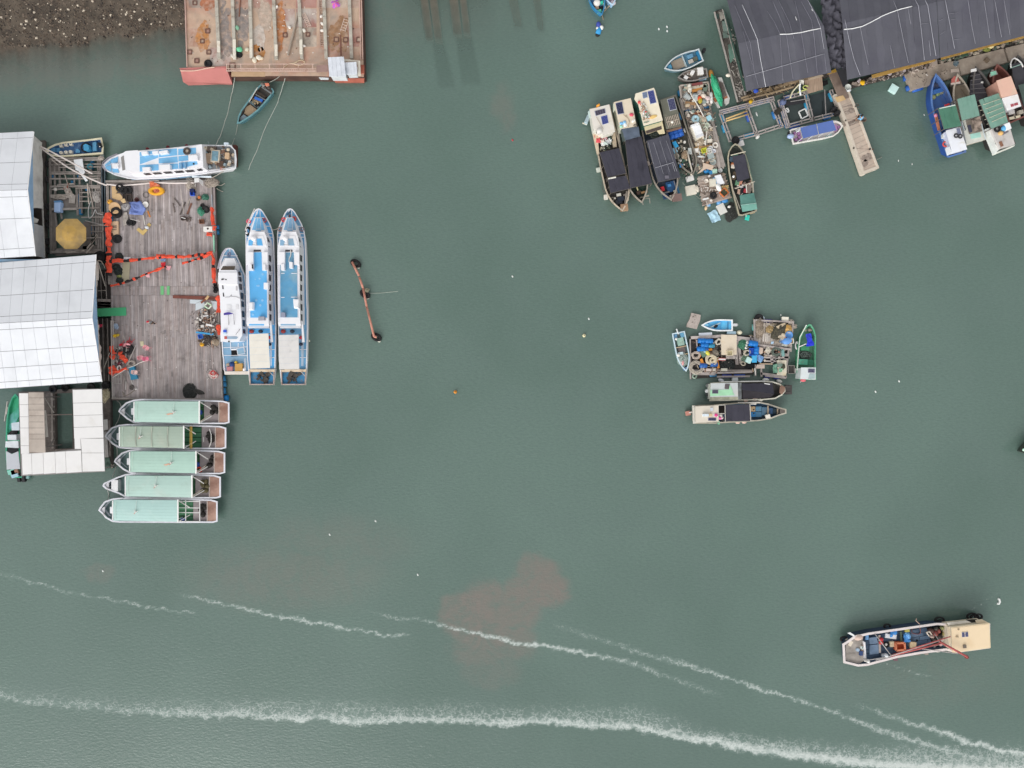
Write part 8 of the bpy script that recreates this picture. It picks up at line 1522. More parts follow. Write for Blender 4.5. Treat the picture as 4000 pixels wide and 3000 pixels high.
MB().cl([W(*cN(x,y),2.0)for x,y in((1150,262),(1370,235),(1448,640),(1245,715))],10,20,.08,3,1,.06,.03).bd('canopy_net',SHADE2,b5,1);BM(cN,1125,250,2.05,1380,188,2.05,.09,.09).bd('canopy_pole','cfc6b2',b5);BM(cN,1200,825,2.0,1540,705,2.0,.08,.08).bd('canopy_pole','c9c0ae',b5);BM(cN,1370,240,1.9,1520,720,1.9,.05,.05).bd('canopy_pole','5f7a6c',b5);BM(cN,1510,720,2.0,1520,890,2.0,.07,.07).bd('canopy_pole','b3aca0',b5);BM(cN,1392,755,2.0,1402,900,2.0,.1,.07).bd('canopy_pole','e2ddd4',b5)
GT=mat('5f8c82',st='4c776e',am=.42,ssc=.7,var=.1)
MB().cl([W(*cN(x,y),2.1)for x,y in((1280,945),(1525,900),(1565,1085),(1300,1110))],8,8,.1,4,.9,.02,.03).bd('green_canopy',GT,b5,1);MB().cl([W(*cN(x,y),z)for x,y,z in((1300,1115,2.1),(1568,1085,2.1),(1582,1185,1.6),(1325,1230,1.6))],8,5,.1,5,.9,.03,.03).bd('green_canopy',mat('6a9a8e',st='577f76',am=.4),b5,1);BM(cN,1300,1112,2.2,1570,1075,2.2,.06,.05).bd('canopy_pole','9cc0b5',b5)
inside(b5,ax,.5,[(.78,.86,-22,4,.3,'3f7f5f','green_sheet')]);
for x,y,h,sz,z in((1160,435,'e6dcce',(.4,.55,.3),.9),(1155,410,'b5704a',(.4,.2,.35),.9),(1130,330,'4a5c6a',(.5,.5,.3),.7),(1180,610,'6a5c4c',(.4,.9,.2),.6),(1250,740,'6f9c7c',(.7,.5,.3),.7),(1290,740,'d99a80',(.3,.6,.2),.9),(1340,860,'2a2a30',(.6,.7,.3),.7),(1365,870,'c9444c',(.3,.4,.3),.9),(1300,790,'c9c6cc',(.4,.3,.3),.8),(1430,840,'9c8f84',(.5,.9,.3),.7),(1260,880,'d2b09a',(.3,.5,.2),.7)):BX(cN,x,y,z,sz,-.2).bd('deck_gear',P(h),b5)
BL(cN,1175,618,1.0,.16).bd('white_ball','ecebe8',b5,1);lit(pts(cN,1210,760,1480,700,1500,880,1250,930),.7,50,('8a7f76','d9d2c9','3c3a3a','6a8a78','b5887a'),'rubble',77,.08,.3,.2);MB().tb([W(*cN(1387,1255),.6),W(*cN(1392,1310),.3)],.06,6).bd('rudder_post','b9c6bf',b5);BX(cN,1407,1330,.1,(.5,.6,.12),-.2).bd('rudder_blade','3fd6c0',b5);BM(cN,1460,1252,.8,1540,1228,.8,.2,.1).bd('stern_board','c9b08c',b5);bar(b5,'side_rail',cN(1165,850),cN(1290,1180),1.2,.07,'a8a294')
# ================================================================ pontoons and boats moored nose-in at the north-east
pn=[]
CON=mat('a39689',var=.16,sc=.8,st='8a7d71',am=.45,ssc=.45,st2='b3a797',bump=.1)
for k,(q,lb)in en((((750,905,1080,835,1140,795,1390,745,1430,930,1320,960,830,1112),'worn concrete pontoon nearest the pier, with blue drums below'),((1395,742,1958,598,2008,768,1436,928),'worn concrete pontoon in the middle of the row'),((1985,592,2300,515,2340,690,2030,755),'worn concrete pontoon cut by the edge of the frame'))):
 o=root('pontoon',lb,'pontoon',W(*cJ(q[0],q[1]),0),'concrete pontoons below the net shed');PZ(cJ,q,.12,.7).bd('slab',CON,o);pn.append(o)
 if k==0:
  for a,b in(((742,930),(752,1000)),((770,1060),(790,1120)),((830,1118),(960,1082))):A,B=W(*cJ(*a),.15),W(*cJ(*b),.15);MB().tb([A,A.lerp(B,.06),A.lerp(B,.94),B],[.06,.26,.26,.06],10).bd('float_drum',mat('2f5fb0',st='5f8fd0',am=.35),o,1)
  PZ(cJ,(1075,760,1140,730,1146,800,1090,830),.5,.95).bd('step',mat('a89a8e'),o)
BX(cJ,1742,750,.7,(.5,.35,.35),-.7).th('bollard','6d5f50','brown wooden block on the middle concrete pontoon','block');bb(cJ(1000,915),cJ(1025,935),.73,.06,'ded8d0','short pale stick on the nearest pontoon');heap(cJ(1370,780),.3,.35,.4,.7,('4a5a62','9aa3a6'),'dark gear bundle where the two pontoons meet','gear_bundle','bundle',80,14)
lit(pts(cJ,820,940,1300,830,1380,900,850,1080),.7,26,('c9beb2','7d7166','5c534b'),'rubble',81,.05,.18,.05,'bbdr',.01);tarp(pts(cJ,1300,860,1400,840,1410,890,1310,900),.72,mat('c9b9ac'),'pale cloth on the nearest pontoon by the mooring',.1,3,'cloth','cloth',6)
def moored(lb,bow,stern,ws,wm,hullh,rimh,deckh,zg=1.2,zd=.6,tb=.6,p=2.2):
 ax=Ax(stern,bow);rt=root('fishing_boat',lb,'fishing boat',W(*ax(.5,0),0),'fishing boats moored nose-in at the pontoons')
 hull(rt,outline(ax,ws,wm,tb,p),zg,zd,.14,mat(hullh,st='4a4640',am=.32),mat(rimh,st='6a655e',am=.35,ssc=1.2),mat(deckh,var=.2,sc=1.2,st='5d564e',am=.38,ssc=.8),rise=.5,ax=ax);return rt,ax
m1,a1=moored('bright blue fishing boat with white cabin and dark green canopy',cO(538,350),cO(880,1490),37,41,'30559a','5a7cb5','45659c')
cabin(m1,pts(cO,722,1140,922,1088,1026,1412,818,1468),2.2,.8,'eceef4','c3c8dc');PZ(cO,(712,1400,770,1372,810,1470,742,1502),2.0,2.1).bd('lower_roof','e6e9ec',m1);solar(m1,pts(cO,870,1115,920,1102,940,1188,890,1198),2.21,'7a7f96')
for x,y in((866,1216),(926,1224)):MB().to(W(*cO(x,y),2.28),.2,.08,16,6).bd('roof_tyre','3a393c',m1,1);MB().cyl(W(*cO(x,y),2.21),.1,.03,10).bd('tyre_centre','e6e6ea',m1)
GC=mat('507f6a',st='45705c',am=.4,ssc=.7,var=.07);GC2=mat('7ba091',st='6a9282',am=.42,ssc=.6,var=.08)
nC(m1,pts(cO,608,822,852,772,936,1078,694,1122),2.6,GC,4,.03,'green_canopy',3);BM(cO,628,824,2.7,850,776,2.7,.1,.08).bd('canopy_pole','cfd9d0',m1)
MB().cl([W(*cO(x,y),2.0)for x,y in((690,775),(760,750),(765,775),(700,800))],5,4,.25,3,2,.05,.03).bd('red_bag','e04848',m1,1)
PZ(cO,(555,900,590,890,640,1130,610,1140),1.3,1.45).bd('orange_float_bar',mat('bd7a5c',st='8f5640',am=.4),m1);BL(cO,572,925,1.5,.2).bd('pink_ball','d98aa6',m1,1);MB().to(W(*cO(710,1338),1.4),.26,.09,16,6).bd('life_ring','d9554c',m1,1)
PZ(cO,(510,460,610,465,610,510,520,520),.9,.95).bd('fore_hatch','3f4255',m1);inside(m1,a1,.6,[(.78,.83,-24,24,.35,'3a68a8','thwart')])
for x,y,r_,h in((530,660,.4,'8f9468'),(650,590,.35,'8a8a78'),(600,620,.3,'7c8f6a'),(520,590,.25,'a8b5a0')):BL(cO,x,y,.75,r_,r_*.8,.2,8).bd('net_bundle',mat(h,var=.3,sc=6),m1,1)
PZ(cO,(655,1180,710,1160,750,1290,690,1310),1.0,1.2).bd('side_gear',DARK,m1);BX(cO,672,1235,1.2,(.35,.4,.3)).bd('white_box','dcdcd8',m1)
m2,a2=moored('tan-decked boat with pale green canopy and cluttered cream stern',cO(850,352),cO(1150,1315),40,36,'5c5348','a89d8e','8c8070')
PZ(cO,(802,400,840,360,880,355,915,435,800,455),1.45,1.55).bd('fore_deck',mat('b06058'),m2);PZ(cO,(795,455,925,430,930,462,798,482),1.4,1.52).bd('fore_beam','c4b5aa',m2);BM(cO,780,500,1.4,975,465,1.4,.14,.14).bd('cross_beam','4a443f',m2);PZ(cO,(795,570,815,560,835,640,805,665),.62,.9).bd('green_sheet','4f5c44',m2);MB().to(W(*cO(825,745),1.2),.2,.1,14,6).bd('tyre_fender','8c8a88',m2,1)
nC(m2,pts(cO,882,690,1130,622,1200,930,950,998),2.6,GC2,4,.04,'green_canopy',5)
PZ(cO,(945,1005,1200,935,1290,1270,1020,1345),.9,1.5).bd('stern_house',mat('d6d6cc',st='a8a08c',am=.38),m2);PZ(cO,(1010,1000,1190,950,1240,1150,1060,1190),1.51,1.6).bd('stern_deck',mat('8f857a',var=.3,sc=3,st='6a6056',am=.45),m2);PZ(cO,(1030,1070,1075,1058,1100,1160,1058,1172),1.61,1.66).bd('solar_panel','4a4c5c',m2);PZ(cO,(1070,1195,1210,1165,1225,1235,1085,1262),1.51,1.56).bd('aqua_panel','a9d6c9',m2);MB().cl([W(*cO(x,y),1.7)for x,y in((1070,985),(1190,955),(1225,1120),(1110,1160))],8,10,.4,6,1.8,.15,.03).bd('brown_tarpaulin',mat('9c8c80',var=.2),m2,1)
for a,b in(((1200,935),(1290,1270)),((945,1005),(985,1140))):BN(cO,a,1.7,b,1.7,.08,.08).bd('rail','c9d2d6',m2)
for k in range(3):PZ(cO,(945+k*16,1020+k*42,965+k*16,1015+k*42,975+k*16,1050+k*42,958+k*16,1055+k*42),1.52,1.62).bd('window','23211f',m2)
m3,a3=moored('black-tarred boat with pale green canopy and white stern cabin',cO(1110,248),cO(1560,1395),47,40,'3a3836','5d5956','3b3a3c')
MB().cl([W(*cO(x,y),1.3)for x,y in((1085,300),(1190,310),(1310,640),(1150,720))],8,14,.1,4,.9,.05,.03).bd('black_tarpaulin',mat('454348',var=.15),m3,1);MB().cl([W(*cO(x,y),1.3)for x,y in((1060,470),(1090,400),(1200,700),(1060,640))],6,10,.1,5,.9,.05,.03).bd('black_tarpaulin',mat('403e43',var=.15),m3,1)
for k in range(5):BM(cO,1072,360+k*62,1.45,1215+k*22,330+k*66,1.45,.07,.06).bd('rib','6a6668',m3)
BX(cO,1112,278,1.7,(.6,.3,.12),.2).bd('bow_fender','e6e4e2',m3);BL(cO,1238,450,1.4,.15).bd('float','c9c7c2',m3,1)
nC(m3,pts(cO,1195,705,1490,600,1612,1020,1372,1118),2.6,GC2,5,.06,'green_canopy',8)
for k in range(5):MB().tb([W(*cO(1180+k*32,790+k*66),2.3),W(*cO(1290+k*28,760+k*62),2.75),W(*cO(1490+k*22,690+k*60),2.75)],.03,5).bd('tie_rope','c9c2ac',m3)
PZ(cO,(1290,1120,1350,1100,1500,1400,1432,1470),1.2,1.75).bd('side_cabin',mat('dfe2dd',st='b5b3a6',am=.3),m3);PZ(cO,(1370,1115,1620,1020,1712,1338,1500,1400),1.2,2.1).bd('stern_cabin',mat('c9c4c0',st='a3968c',am=.4,ssc=.7),m3);PZ(cO,(1430,1462,1715,1345,1700,1372,1440,1480),.9,1.5).bd('stern_board','dfe0d6',m3)
for k in range(5):x,y=1352+k*19,1130+k*45;PZ(cO,(x,y,x+26,y-6,x+38,y+24,x+12,y+32),1.752,1.8).bd('window','201f22',m3)
PZ(cO,(1570,1045,1635,1025,1665,1110,1600,1140),2.1,2.6).bd('white_tank','eceeee',m3);BL(cO,1552,1110,2.25,.34,.34,.3).bd('blue_tub','5fa8d6',m3,1);MB().to(W(*cO(1458,1120),2.2),.28,.12,16,6).bd('tyre',RUBBER,m3,1);BL(cO,1508,1180,2.2,.3,.26,.2).bd('orange_tub','e6b874',m3,1);PZ(cO,(1530,1160,1600,1130,1625,1160,1545,1205),2.11,2.2).bd('grey_panel','75727a',m3);BM(cO,1500,1300,2.15,1530,1370,2.15,.3,.08).bd('rusty_board','8a6450',m3)
m4,a4=moored('rust-red boat with pink and white cabin roofs',cO(1415,215),cO(1760,985),36,40,'6a3f38','7d5048','74463d')
PZ(cO,(1365,300,1435,282,1452,330,1378,352),1.5,1.6).bd('fore_hatch','93cfb3',m4);PZ(cO,(1350,345,1380,265,1440,270,1470,330,1360,370),1.4,1.49).bd('fore_deck',mat('a39a94',st='7d6a62',am=.4),m4)
cabin(m4,pts(cO,1450,422,1655,356,1750,610,1530,668),3.0,.9,'e3b8a4','b98d7d');cabin(m4,pts(cO,1533,674,1752,616,1806,790,1612,852),2.9,.9,'eceaea','cfcdd0');
for q in((1650,765,1692,755,1700,790,1660,802),(1700,752,1750,736,1762,770,1710,785)):PZ(cO,q,2.902,2.94).bd('red_roof_mat','a8525a',m4)
PZ(cO,(1512,680,1528,676,1570,800,1550,815),1.4,1.5).bd('side_window','222127',m4);MB().cl([W(*cO(x,y),2.2)for x,y in((1440,605),(1520,590),(1530,660),(1480,650))],5,5,.15,3,2,.05,.03).bd('mauve_cloth','a78aa8',m4,1)
PZ(cO,(1590,870,1790,800,1800,900,1640,960),.9,1.0).bd('aft_deck',mat('39332f',var=.3),m4);
for x,y,h,sz in((1640,890,'c9c4c0',(.7,.4,.3)),(1770,890,'b3ab9c',(.5,.4,.4)),(1700,960,'d9ceb4',(1.3,.3,.15)),(1690,900,'857c72',(.15,1.2,.15)),(1580,860,'5a5c68',(.4,.4,.3))):BX(cO,x,y,1.0,sz,.2).bd('aft_gear',P(h),m4)
m5,a5=moored('black tarpaulined boat with a curved white bow rail at the frame edge',cO(1712,82),cO(2060,1050),42,44,'3c3a38','55524f','3a393c')
MB().cl([W(*cO(x,y),1.5)for x,y in((1660,190),(1800,160),(1930,500),(1720,560))],8,12,.1,4,.9,.05,.03).bd('black_tarpaulin',mat('454449',var=.15),m5,1);MB().tb([W(*cO(x,y),1.9)for x,y in((1655,240),(1650,180),(1670,120),(1705,98),(1750,120),(1800,165),(1830,230))],.08,6).bd('bow_rail','d6d3d0',m5,1);BM(cO,1645,245,1.9,1815,185,1.9,.08,.08).bd('cross_rail','8aa89c',m5);BM(cO,1800,580,2.0,1860,572,2.0,.1,.08).bd('white_bar','e6e6e4',m5)
MB().cl([W(*cO(x,y),2.2)for x,y in((1760,490),(1930,440),(2020,760),(1850,800))],6,8,.05,4,.9,.02,.03).bd('green_canopy',mat('4f5f58'),m5,1)
for k,(x,y)in en(((1300,560),(1545,330),(1740,560))):put('tyre',TY,cO(x,y),.4,['black tyre hanging between the black-tarred and rust-red boats','black tyre beside the rust-red bow','black tyre against the pink-roofed cabin'][k],0,None,1.2,(.9,.2))
for k,(x,y,a_)in en(((405,915,.4),(232,1625,0),(35,1575,0))):BL(cO,x,y,.02,.06,.14,.05,6,a_).th('plastic_scrap','d9dcd8',['small white scrap floating beside the bright blue boat','small white scrap floating off the blue stern','tiny white scrap floating between pier and blue boat'][k],'scrap',None,1)
# ================================================================ cluster of rafts in the middle of the bay
cQ=crop(2600,1180,640/2042);cR=crop(2650,1250,350/2212);cS=crop(2900,1220,320/1896)
q1=root('plank_raft','main raft of the mid-bay cluster, crowded with blue barrels and rope coils','raft',W(*cQ(700,700),0))
Q2=root('plank_raft','plank raft with brown net heap at the upper corner of the mid-bay cluster','raft',W(*cQ(1350,350),0));Q3=root('plank_raft','open-framed raft at the green boat side of the mid-bay cluster','raft',W(*cQ(1400,750),0))
PZ(cQ,(300,430,1090,410,1100,900,320,960),.05,.3).bd('frame',P('3b3735',var=.3,sc=2),q1);PZ(cQ,(1100,210,1600,250,1560,560,1100,530),.05,.3).bd('frame',P('3b3735',var=.3,sc=2),Q2);PZ(cQ,(1110,560,1540,560,1500,760,1120,760),.05,.3).bd('frame',P('3b3735',var=.3,sc=2),Q3)
WL=mat('b3a9a4',rnd=.18,var=.2,sc=1.8,st='857b75',am=.42,ssc=.9)
def bm_(rt,c,a,b,w=.16,z=.5,m=None,h=.1):return BN(c,a,z,b,z,w,h).bd('beam',m or WL,rt)
for a,b,w in(((315,445),(690,425),.34),((690,425),(1135,480),.5),((305,460),(310,960),.16),((385,470),(400,640),.16),((320,640),(400,640),.12),((330,890),(1080,870),.22),((340,850),(1090,850),.14),((640,930),(1050,925),.2),((330,900),(620,905),.14),((1060,420),(1060,560),.12),((880,480),(900,780),.16),((905,480),(940,770),.3),((865,500),(880,780),.14)):bm_(q1,cQ,a,b,w)
for k in range(16):bm_(Q2,cQ,(1115+k*29,250+k*2),(1120+k*28,520+k*3),.22,.42+.02*(k%3),m=WOODL)
for a,b,w in(((1105,215),(1110,520),.2),((1120,225),(1600,250),.18),((1590,260),(1560,560),.16),((1100,525),(1560,590),.2)):bm_(Q2,cQ,a,b,w,.6)
for a,b,w in(((1120,560),(1540,590),.2),((1220,690),(1540,690),.22),((1225,650),(1400,690),.16),((1120,780),(1120,920),.16),((1190,790),(1195,930),.2),((1320,690),(1330,760),.3),((1180,890),(1510,930),.26),((1250,735),(1380,740),.16),((1425,540),(1440,680),.2),((1535,580),(1490,930),.2),((1500,640),(1490,720),.3),((1580,260),(1560,620),.16),((1160,770),(1330,775),.1),((1240,920),(1500,950),.14)):bm_(Q3,cQ,a,b,w)
for rt,c,a,b,h in((q1,cQ,(1190,232),(1340,240),'3d3f7c'),(q1,cQ,(540,910),(640,912),'4a8ab5'),(q1,cQ,(690,920),(830,922),'3f4a9a'),(q1,cQ,(835,922),(1000,920),'4464b8'),(Q3,cQ,(1225,925),(1300,930),'3c4596'),(Q3,cQ,(1340,935),(1420,940),'4450a4'),(Q2,cQ,(1415,245),(1470,255),'3a549c'),(Q2,cQ,(1100,270),(1104,360),'6fb5b0')):
 A,B=W(*c(*a),.2),W(*c(*b),.2);n=max(1,int((B-A).length/1.0))
 for i in range(n):p,q=A.lerp(B,(i+.04)/n),A.lerp(B,(i+.96)/n);MB().tb([p,p.lerp(q,.06),p.lerp(q,.94),q],[.06,.24,.24,.06],10).bd('float_drum',mat(h,ro=.45,st='8fa9d6',am=.35,ssc=2,rnd=.08),rt,1)
BRL=[(560,515,0,'blue barrel beside the main raft corner, the darker of the top pair'),(738,525,0,'bright blue barrel next to the dark one at the top of the stack'),(628,625,0,'blue barrel in the second row of the stack'),(535,715,.1,'blue barrel at the foot of the stack by the green board')]
for k,(x,y,a_,lb)in en(BRL):put('barQ',mk_barrel('1f78c8'),cR(x,y),.45,lb,a_,'blue barrels on the mid-bay raft',.98)
put('barT',mk_barrel('3f8fae'),cR(800,640),.45,'teal barrel at the end of the second row',.05,None,.8);put('barD',mk_barrel('2d5f9e'),cR(640,720),.42,'dull blue barrel under the stack',0,None,.85)
put('barQ',mk_barrel('1f78c8'),cR(1820,585),.55,'bright blue barrel near the green net bundle',-.15,'blue barrels on the mid-bay raft',1.15);put('barQ',mk_barrel('1f78c8'),cR(1905,760),.5,'blue barrel lying beside the tan square board',1.45,'blue barrels on the mid-bay raft',1.0);put('crQ',mC(.65,.85,.35,'2a5fc4','2450b0'),cR(1800,790),.5,'blue crate standing beside the blue barrel',.05)
put('bx1',mF(.55,.85,.35,'3aa4d8','4cb6e6'),cR(1845,960),.5,'bright blue box next to the mint box',0);put('bx2',mF(.6,.6,.35,'b5d9d2','c6e8e2'),cR(1710,995),.55,'mint box beside the bright blue box',-.45);tarp(pts(cR,1900,860,2000,850,2110,930,2020,1060,1940,1000),.6,mat('7fa8d8',st='8fc4c4',am=.4,ssc=1.5),'pale blue crumpled tub pile in the middle of the cluster',.35,3,n=12,edge=.12)
for k,(x,y,lb)in en(((860,1100,'dark blue barrel under the orange board'),(600,1125,'dull barrel beside the dark blue one'))):put('barK',mk_barrel('2f62a8'),cR(x,y),.4,lb,0,None,.95)
o=bx(pts(cR,1055,365,1440,365,1440,860,1065,865),.75,mat('e0d2bc',var=.06,st='cdb593',am=.4,ssc=.8),'large cream board on the main mid-bay raft',.08,'board','board');put('cbx',mC(.62,.55,.25,'ddd2b5','b9ad8c'),cR(1250,820),.84,'small cream crate on the foot of the large cream board',0)
for k in range(5):bb(cR(1190+k*45,870),cR(1195+k*45,960),.6,.2,WL,['first pale plank below the large cream board','second pale plank below the large cream board','third pale plank below the large cream board','fourth pale plank below the large cream board','fifth pale plank below the large cream board'][k],'plank')
bx(pts(cR,520,770,690,715,780,870,600,930),.62,mat('6f8a76',st='566b5c',am=.4),'green board beside the yellow bag',.05);OC=mat('dc8f3c',var=.1)
bx(pts(cR,535,970,590,945,630,1060,760,1050,765,1075,575,1115),.65,OC,'L-shaped orange board under the pale rope coil',.1);bx(pts(cR,490,795,525,780,560,890,530,930),.62,OC,'orange strip beside the green board',.08);bb(cR(950,950),cR(990,1190),.62,.26,OC,'long orange bar beside the black net');tarp(pts(cR,720,725,810,700,835,745,750,775),.65,mat('dd8c34'),'orange bag above the yellow bag',.2,3,'bag','bag',8);bag(cR(715,815),.65,'dcd458','yellow bag on the green board',.34,90);bag(cR(655,775),.65,'9fc4d0','pale blue bag on the green board',.2,91)
heap(cR(900,820),.45,.4,.25,.55,('8d8376','b0a696'),'grey-brown sack heap beside the yellow bag','sack_heap','sack',92,16);heap(cR(780,830),.45,.3,.3,.6,('5c4a40','8a7566'),'dark brown bundle beside the yellow bag','bundle','bundle',93,16);heap(cR(880,700),.5,.4,.15,.5,('55504d','6a6562'),'flat grey net beside the teal barrel','net_heap','net',94,16)
def coil(x,y,c,h,lb,R_=.4,sd=1,z=.6,t=5,r=.04):put('coil%d'%sd,mk_coil(h,R_,t,r,sd),c(x,y),z,lb)
coil(985,540,cR,'d8d0c2','white rope coil between the barrels and the large cream board',.4,11);coil(430,870,cR,'c4b5a8','tan rope coil at the raft edge by the orange strip',.5,12,.6,7);coil(790,970,cR,'ddcfb4','big cream rope coil on the L-shaped orange board',.62,13,.75,8,.05);coil(850,1010,cR,'d8c9ac','cream rope loops beside the big cream coil',.45,14,.75,6,.05);coil(440,1170,cR,'c2b8aa','largest tangle of pale rope at the raft corner',.85,15,.55,12,.035);coil(1590,1075,cR,'b3aa98','small rope coil near the dark hole',.3,16);coil(390,1390,cR,'9cb0a0','pale green rope coil at the outermost corner of the raft',.28,17,.4);coil(1690,810,cR,'d2c8b4','cream net and rope bundle beside the blue crate',.4,18)
o=root('red_board','small red and white board below the large cream board','board',W(*cR(1080,965),.7));PZ(cR,(985,945,1170,955,1165,992,990,990),.7,.76).bd('board','e9e6e2',o)
for q in((985,935,1170,945,1170,955,985,946),(990,990,1165,992,1165,1002,992,1000)):PZ(cR,q,.7,.77).bd('red_edge','c23a3a',o)
heap(cR(1190,1100),1.0,.75,.2,.4,('2a2c2c','404442'),'black net heap in the middle of the main raft','net_heap','net',95,50);heap(cR(1790,1110),.95,.5,.1,.3,('232426','2e3032'),'flat black net between the rafts','net_heap','net',96,24);heap(cR(1590,620),.6,.6,.35,.55,('3f7158','5f9a7c'),'green net bundle beside the bright blue barrel','net_bundle','net',97,30);heap(cR(1690,920),.75,.5,.25,.5,('56705c','7d957f'),'green net under the mint box','net_heap','net',98,30,.02,.5)
for k,(x,y)in en(((1695,555),(1667,618),(1658,685))):put('wfl',mk_buoy('ece8e0',.18),cR(x,y),.6,['white ball float nearest the bright blue barrel','middle white ball float beside the green net bundle','lowest white ball float beside the green net bundle'][k],0,'white ball floats by the green net bundle')
bx(pts(cR,1965,670,2095,690,2080,825,1968,800),.55,mat('d6bfae'),'tan square board beside the blue barrel',.2,'square_board','board');tarp(pts(cS,580,770,665,880,590,975,500,900),.6,mat('cfc6b6',st='a89f8f',am=.4,ssc=3),'pointed cream rope sack beside the green coil',.35,5,'rope_sack','sack',10);coil(770,910,cS,'6f7a70','big grey-green rope coil beside the pointed sack',.55,19,.6,10,.03);put('sal',mk_buoy('d98a6c',.09),cS(845,915),.75,'tiny salmon float on the grey-green coil');bb(cS(925,850),cS(945,1020),.6,.35,mat('7fa8a4'),'pale teal board beside the grey-green coil')
bx(pts(cS,800,1110,1020,1110,1025,1380,1005,1465,790,1450,820,1360),.55,mat('dcd4c0',st='d8bd8a',am=.4,ssc=.8),'cream board under the green bags',.1);tarp(pts(cS,700,1210,790,1195,800,1400,700,1410),.65,mat('6f9a84'),'green bag pile nearest the middle raft frame',.35,6,'bag_pile','bag',10);tarp(pts(cS,800,1190,915,1185,915,1260,805,1275),.75,mat('75877c'),'grey-green bag on the cream board',.25,7,'bag','bag',8);tarp(pts(cS,830,1300,920,1295,920,1370,840,1390),.75,mat('8fbf9f'),'pale green bag on the cream board',.25,8,'bag','bag',8);heap(cS(945,1255),.22,.35,.25,.7,('4a4a3c','5d5c4c'),'dark bundle at the edge of the cream board','bundle','bundle',99,10)
o=put('sqf',mC(.75,.9,.35,'8f8a84','4a4744'),cS(1105,1325),.2,'grey square tub hanging off the open-framed raft');q=pts(cS,340,1210,515,1205,515,1300,305,1300);bx(q,.6,mat('cbb9ac'),'pinkish board on the open-framed raft',.06);pole(cS(285,1295),cS(305,1445),.8,.06,PIPE,'white post beside the pinkish board');
for k,(a,b)in en((((235,1300),(250,1380)),((400,1190),(700,1195)))):bb(cS(*a),cS(*b),.6,.1,'c9ae92',['short tan stick on the open-framed raft','long tan stick over the open-framed raft'][k])
heap(cS(820,430),.75,1.3,.4,.5,('4d4a40','6a6552'),'dark net heap across the upper raft','net_heap','net',101,50,.02,-.8);heap(cS(400,430),.55,.9,.3,.5,('8d7f70','b3a594'),'brown net tangle at the upper raft edge','net_heap','net',102,40);heap(cS(380,260),.5,.6,.3,.5,('857769','aa9c8c'),'brown rope tangle at the corner of the upper raft','rope_heap','rope',103,34);heap(cS(640,400),.5,.5,.25,.5,('9c8560','bfa678'),'tan rope heap in the middle of the upper raft','rope_heap','rope',104,26);heap(cS(1060,380),.5,.45,.3,.55,('cfa05a','d9bc84'),'orange-tan bag heap on the upper raft','bag_heap','bag',105,20)
tarp(pts(cS,770,330,960,240,1000,270,830,400),.7,mat('c9b79c'),'tan cover on the upper raft above the dark net',.2,9,n=10);tarp(pts(cS,810,590,900,510,995,520,920,650),.65,mat('ddcdb4'),'torn cream cloth below the dark net',.3,10,'cloth','cloth',12,2,.2);tarp(pts(cS,960,450,1120,420,1120,480,990,490),.65,mat('cfb68e'),'tan sheet beside the blue tub',.15,11,n=8)
put('tubB',mB('5f97d4',.42,.2),cS(1065,530),.6,'round blue tub on the upper raft');put('tubB2',lambda:single(MB().ball((0,0,.25),.6,.42,.26,14),'tank',mat('6a9fe0',ro=.35),'tank',1),cS(1015,665),.5,'large blue oval tank on the upper raft',.2);put('tubW',mU('a9c9ea',.26,.25),cS(893,668),.55,'pale blue bucket beside the blue oval tank');put('cryl',mC(.42,.5,.3,'e3ded4','d2a040'),cS(1115,670),.55,'white crate with yellow cloth beside the blue oval tank',.1);tarp(pts(cS,900,740,1040,740,1020,810,910,790),.55,mat('a8a89f'),'grey crumpled sheet below the blue oval tank',.25,12,n=8);put('slm',mk_buoy('d99480',.14),cS(995,585),.6,'small salmon float beside the round blue tub');tarp(pts(cS,660,680,720,675,715,730,660,735),.6,mat('b3cfe6'),'pale blue rag on the upper raft planks',.15,13,'cloth','cloth',6)
for x,w_ in((490,.2),(545,.14),(590,.24),(640,.14),(685,.16)):bm_(Q2,cS,(x,490),(x-8,680),w_,.56,m=mat('c6bdb4',rnd=.15))
put('flt1',mF(.75,.5,.3,'e3dccc','f0eada'),cS(965,165),.15,'cream foam float off the top edge of the upper raft',-.05);put('flt2',mf('cfe0ea',.3,.22),cS(445,128),.1,'pale blue float at the corner of the upper raft',-.4);put('tyre',TY,cS(370,150),.25,'dark tyre at the corner of the upper raft',0,None,1.5);BL(cS,890,62,.02,.08,.12,.05).th('plastic_scrap','cfd4ce','tiny pale scrap floating off the upper raft','scrap',None,1)
for k,(x,y)in en(((1195,320),(1110,215))):heap(cS(x,y),.35,.3,.25,.4,('9c9287','c9bfb2'),['pale rope knot at the upper raft corner post','small rope knot on the upper raft edge'][k],'rope_knot','rope',110+k,14)
lit(pts(cQ,330,480,690,440,880,700,700,860,340,870),.42,110,JUNK,'rubble',91,.08,.3,.15,'bbpdr',.1);lit(pts(cQ,1120,270,1560,280,1540,520,1120,500),.45,90,('b3a593','8a7d6c','c9b896','6a5f52','ddd3c4'),'rubble',92,.08,.3,.15,'bprr',.12);lit(pts(cQ,920,520,1500,580,1480,720,900,760),.45,70,JUNK,'rubble',93,.08,.3,.15,'bbpdr',.1);lit(pts(cQ,430,820,660,800,660,880,440,890),.45,30,('8a6f5f','a38f80','6f5a4c','cdb9aa'),'rubble',94,.1,.3,.12)
for k,(x,y,sx)in en(((740,1235,.62),(880,1230,.3),(1125,1228,.7))):BX(cR,x,y,.55,(sx,.32,.15)).th('foam_bar',P(('d9c8bc','e0d6c6','dcd6c6')[k]),['pinkish foam bar on the lower beam of the main raft','small cream foam block on the lower beam of the main raft','cream foam bar beside the black net heap'][k],'foam')
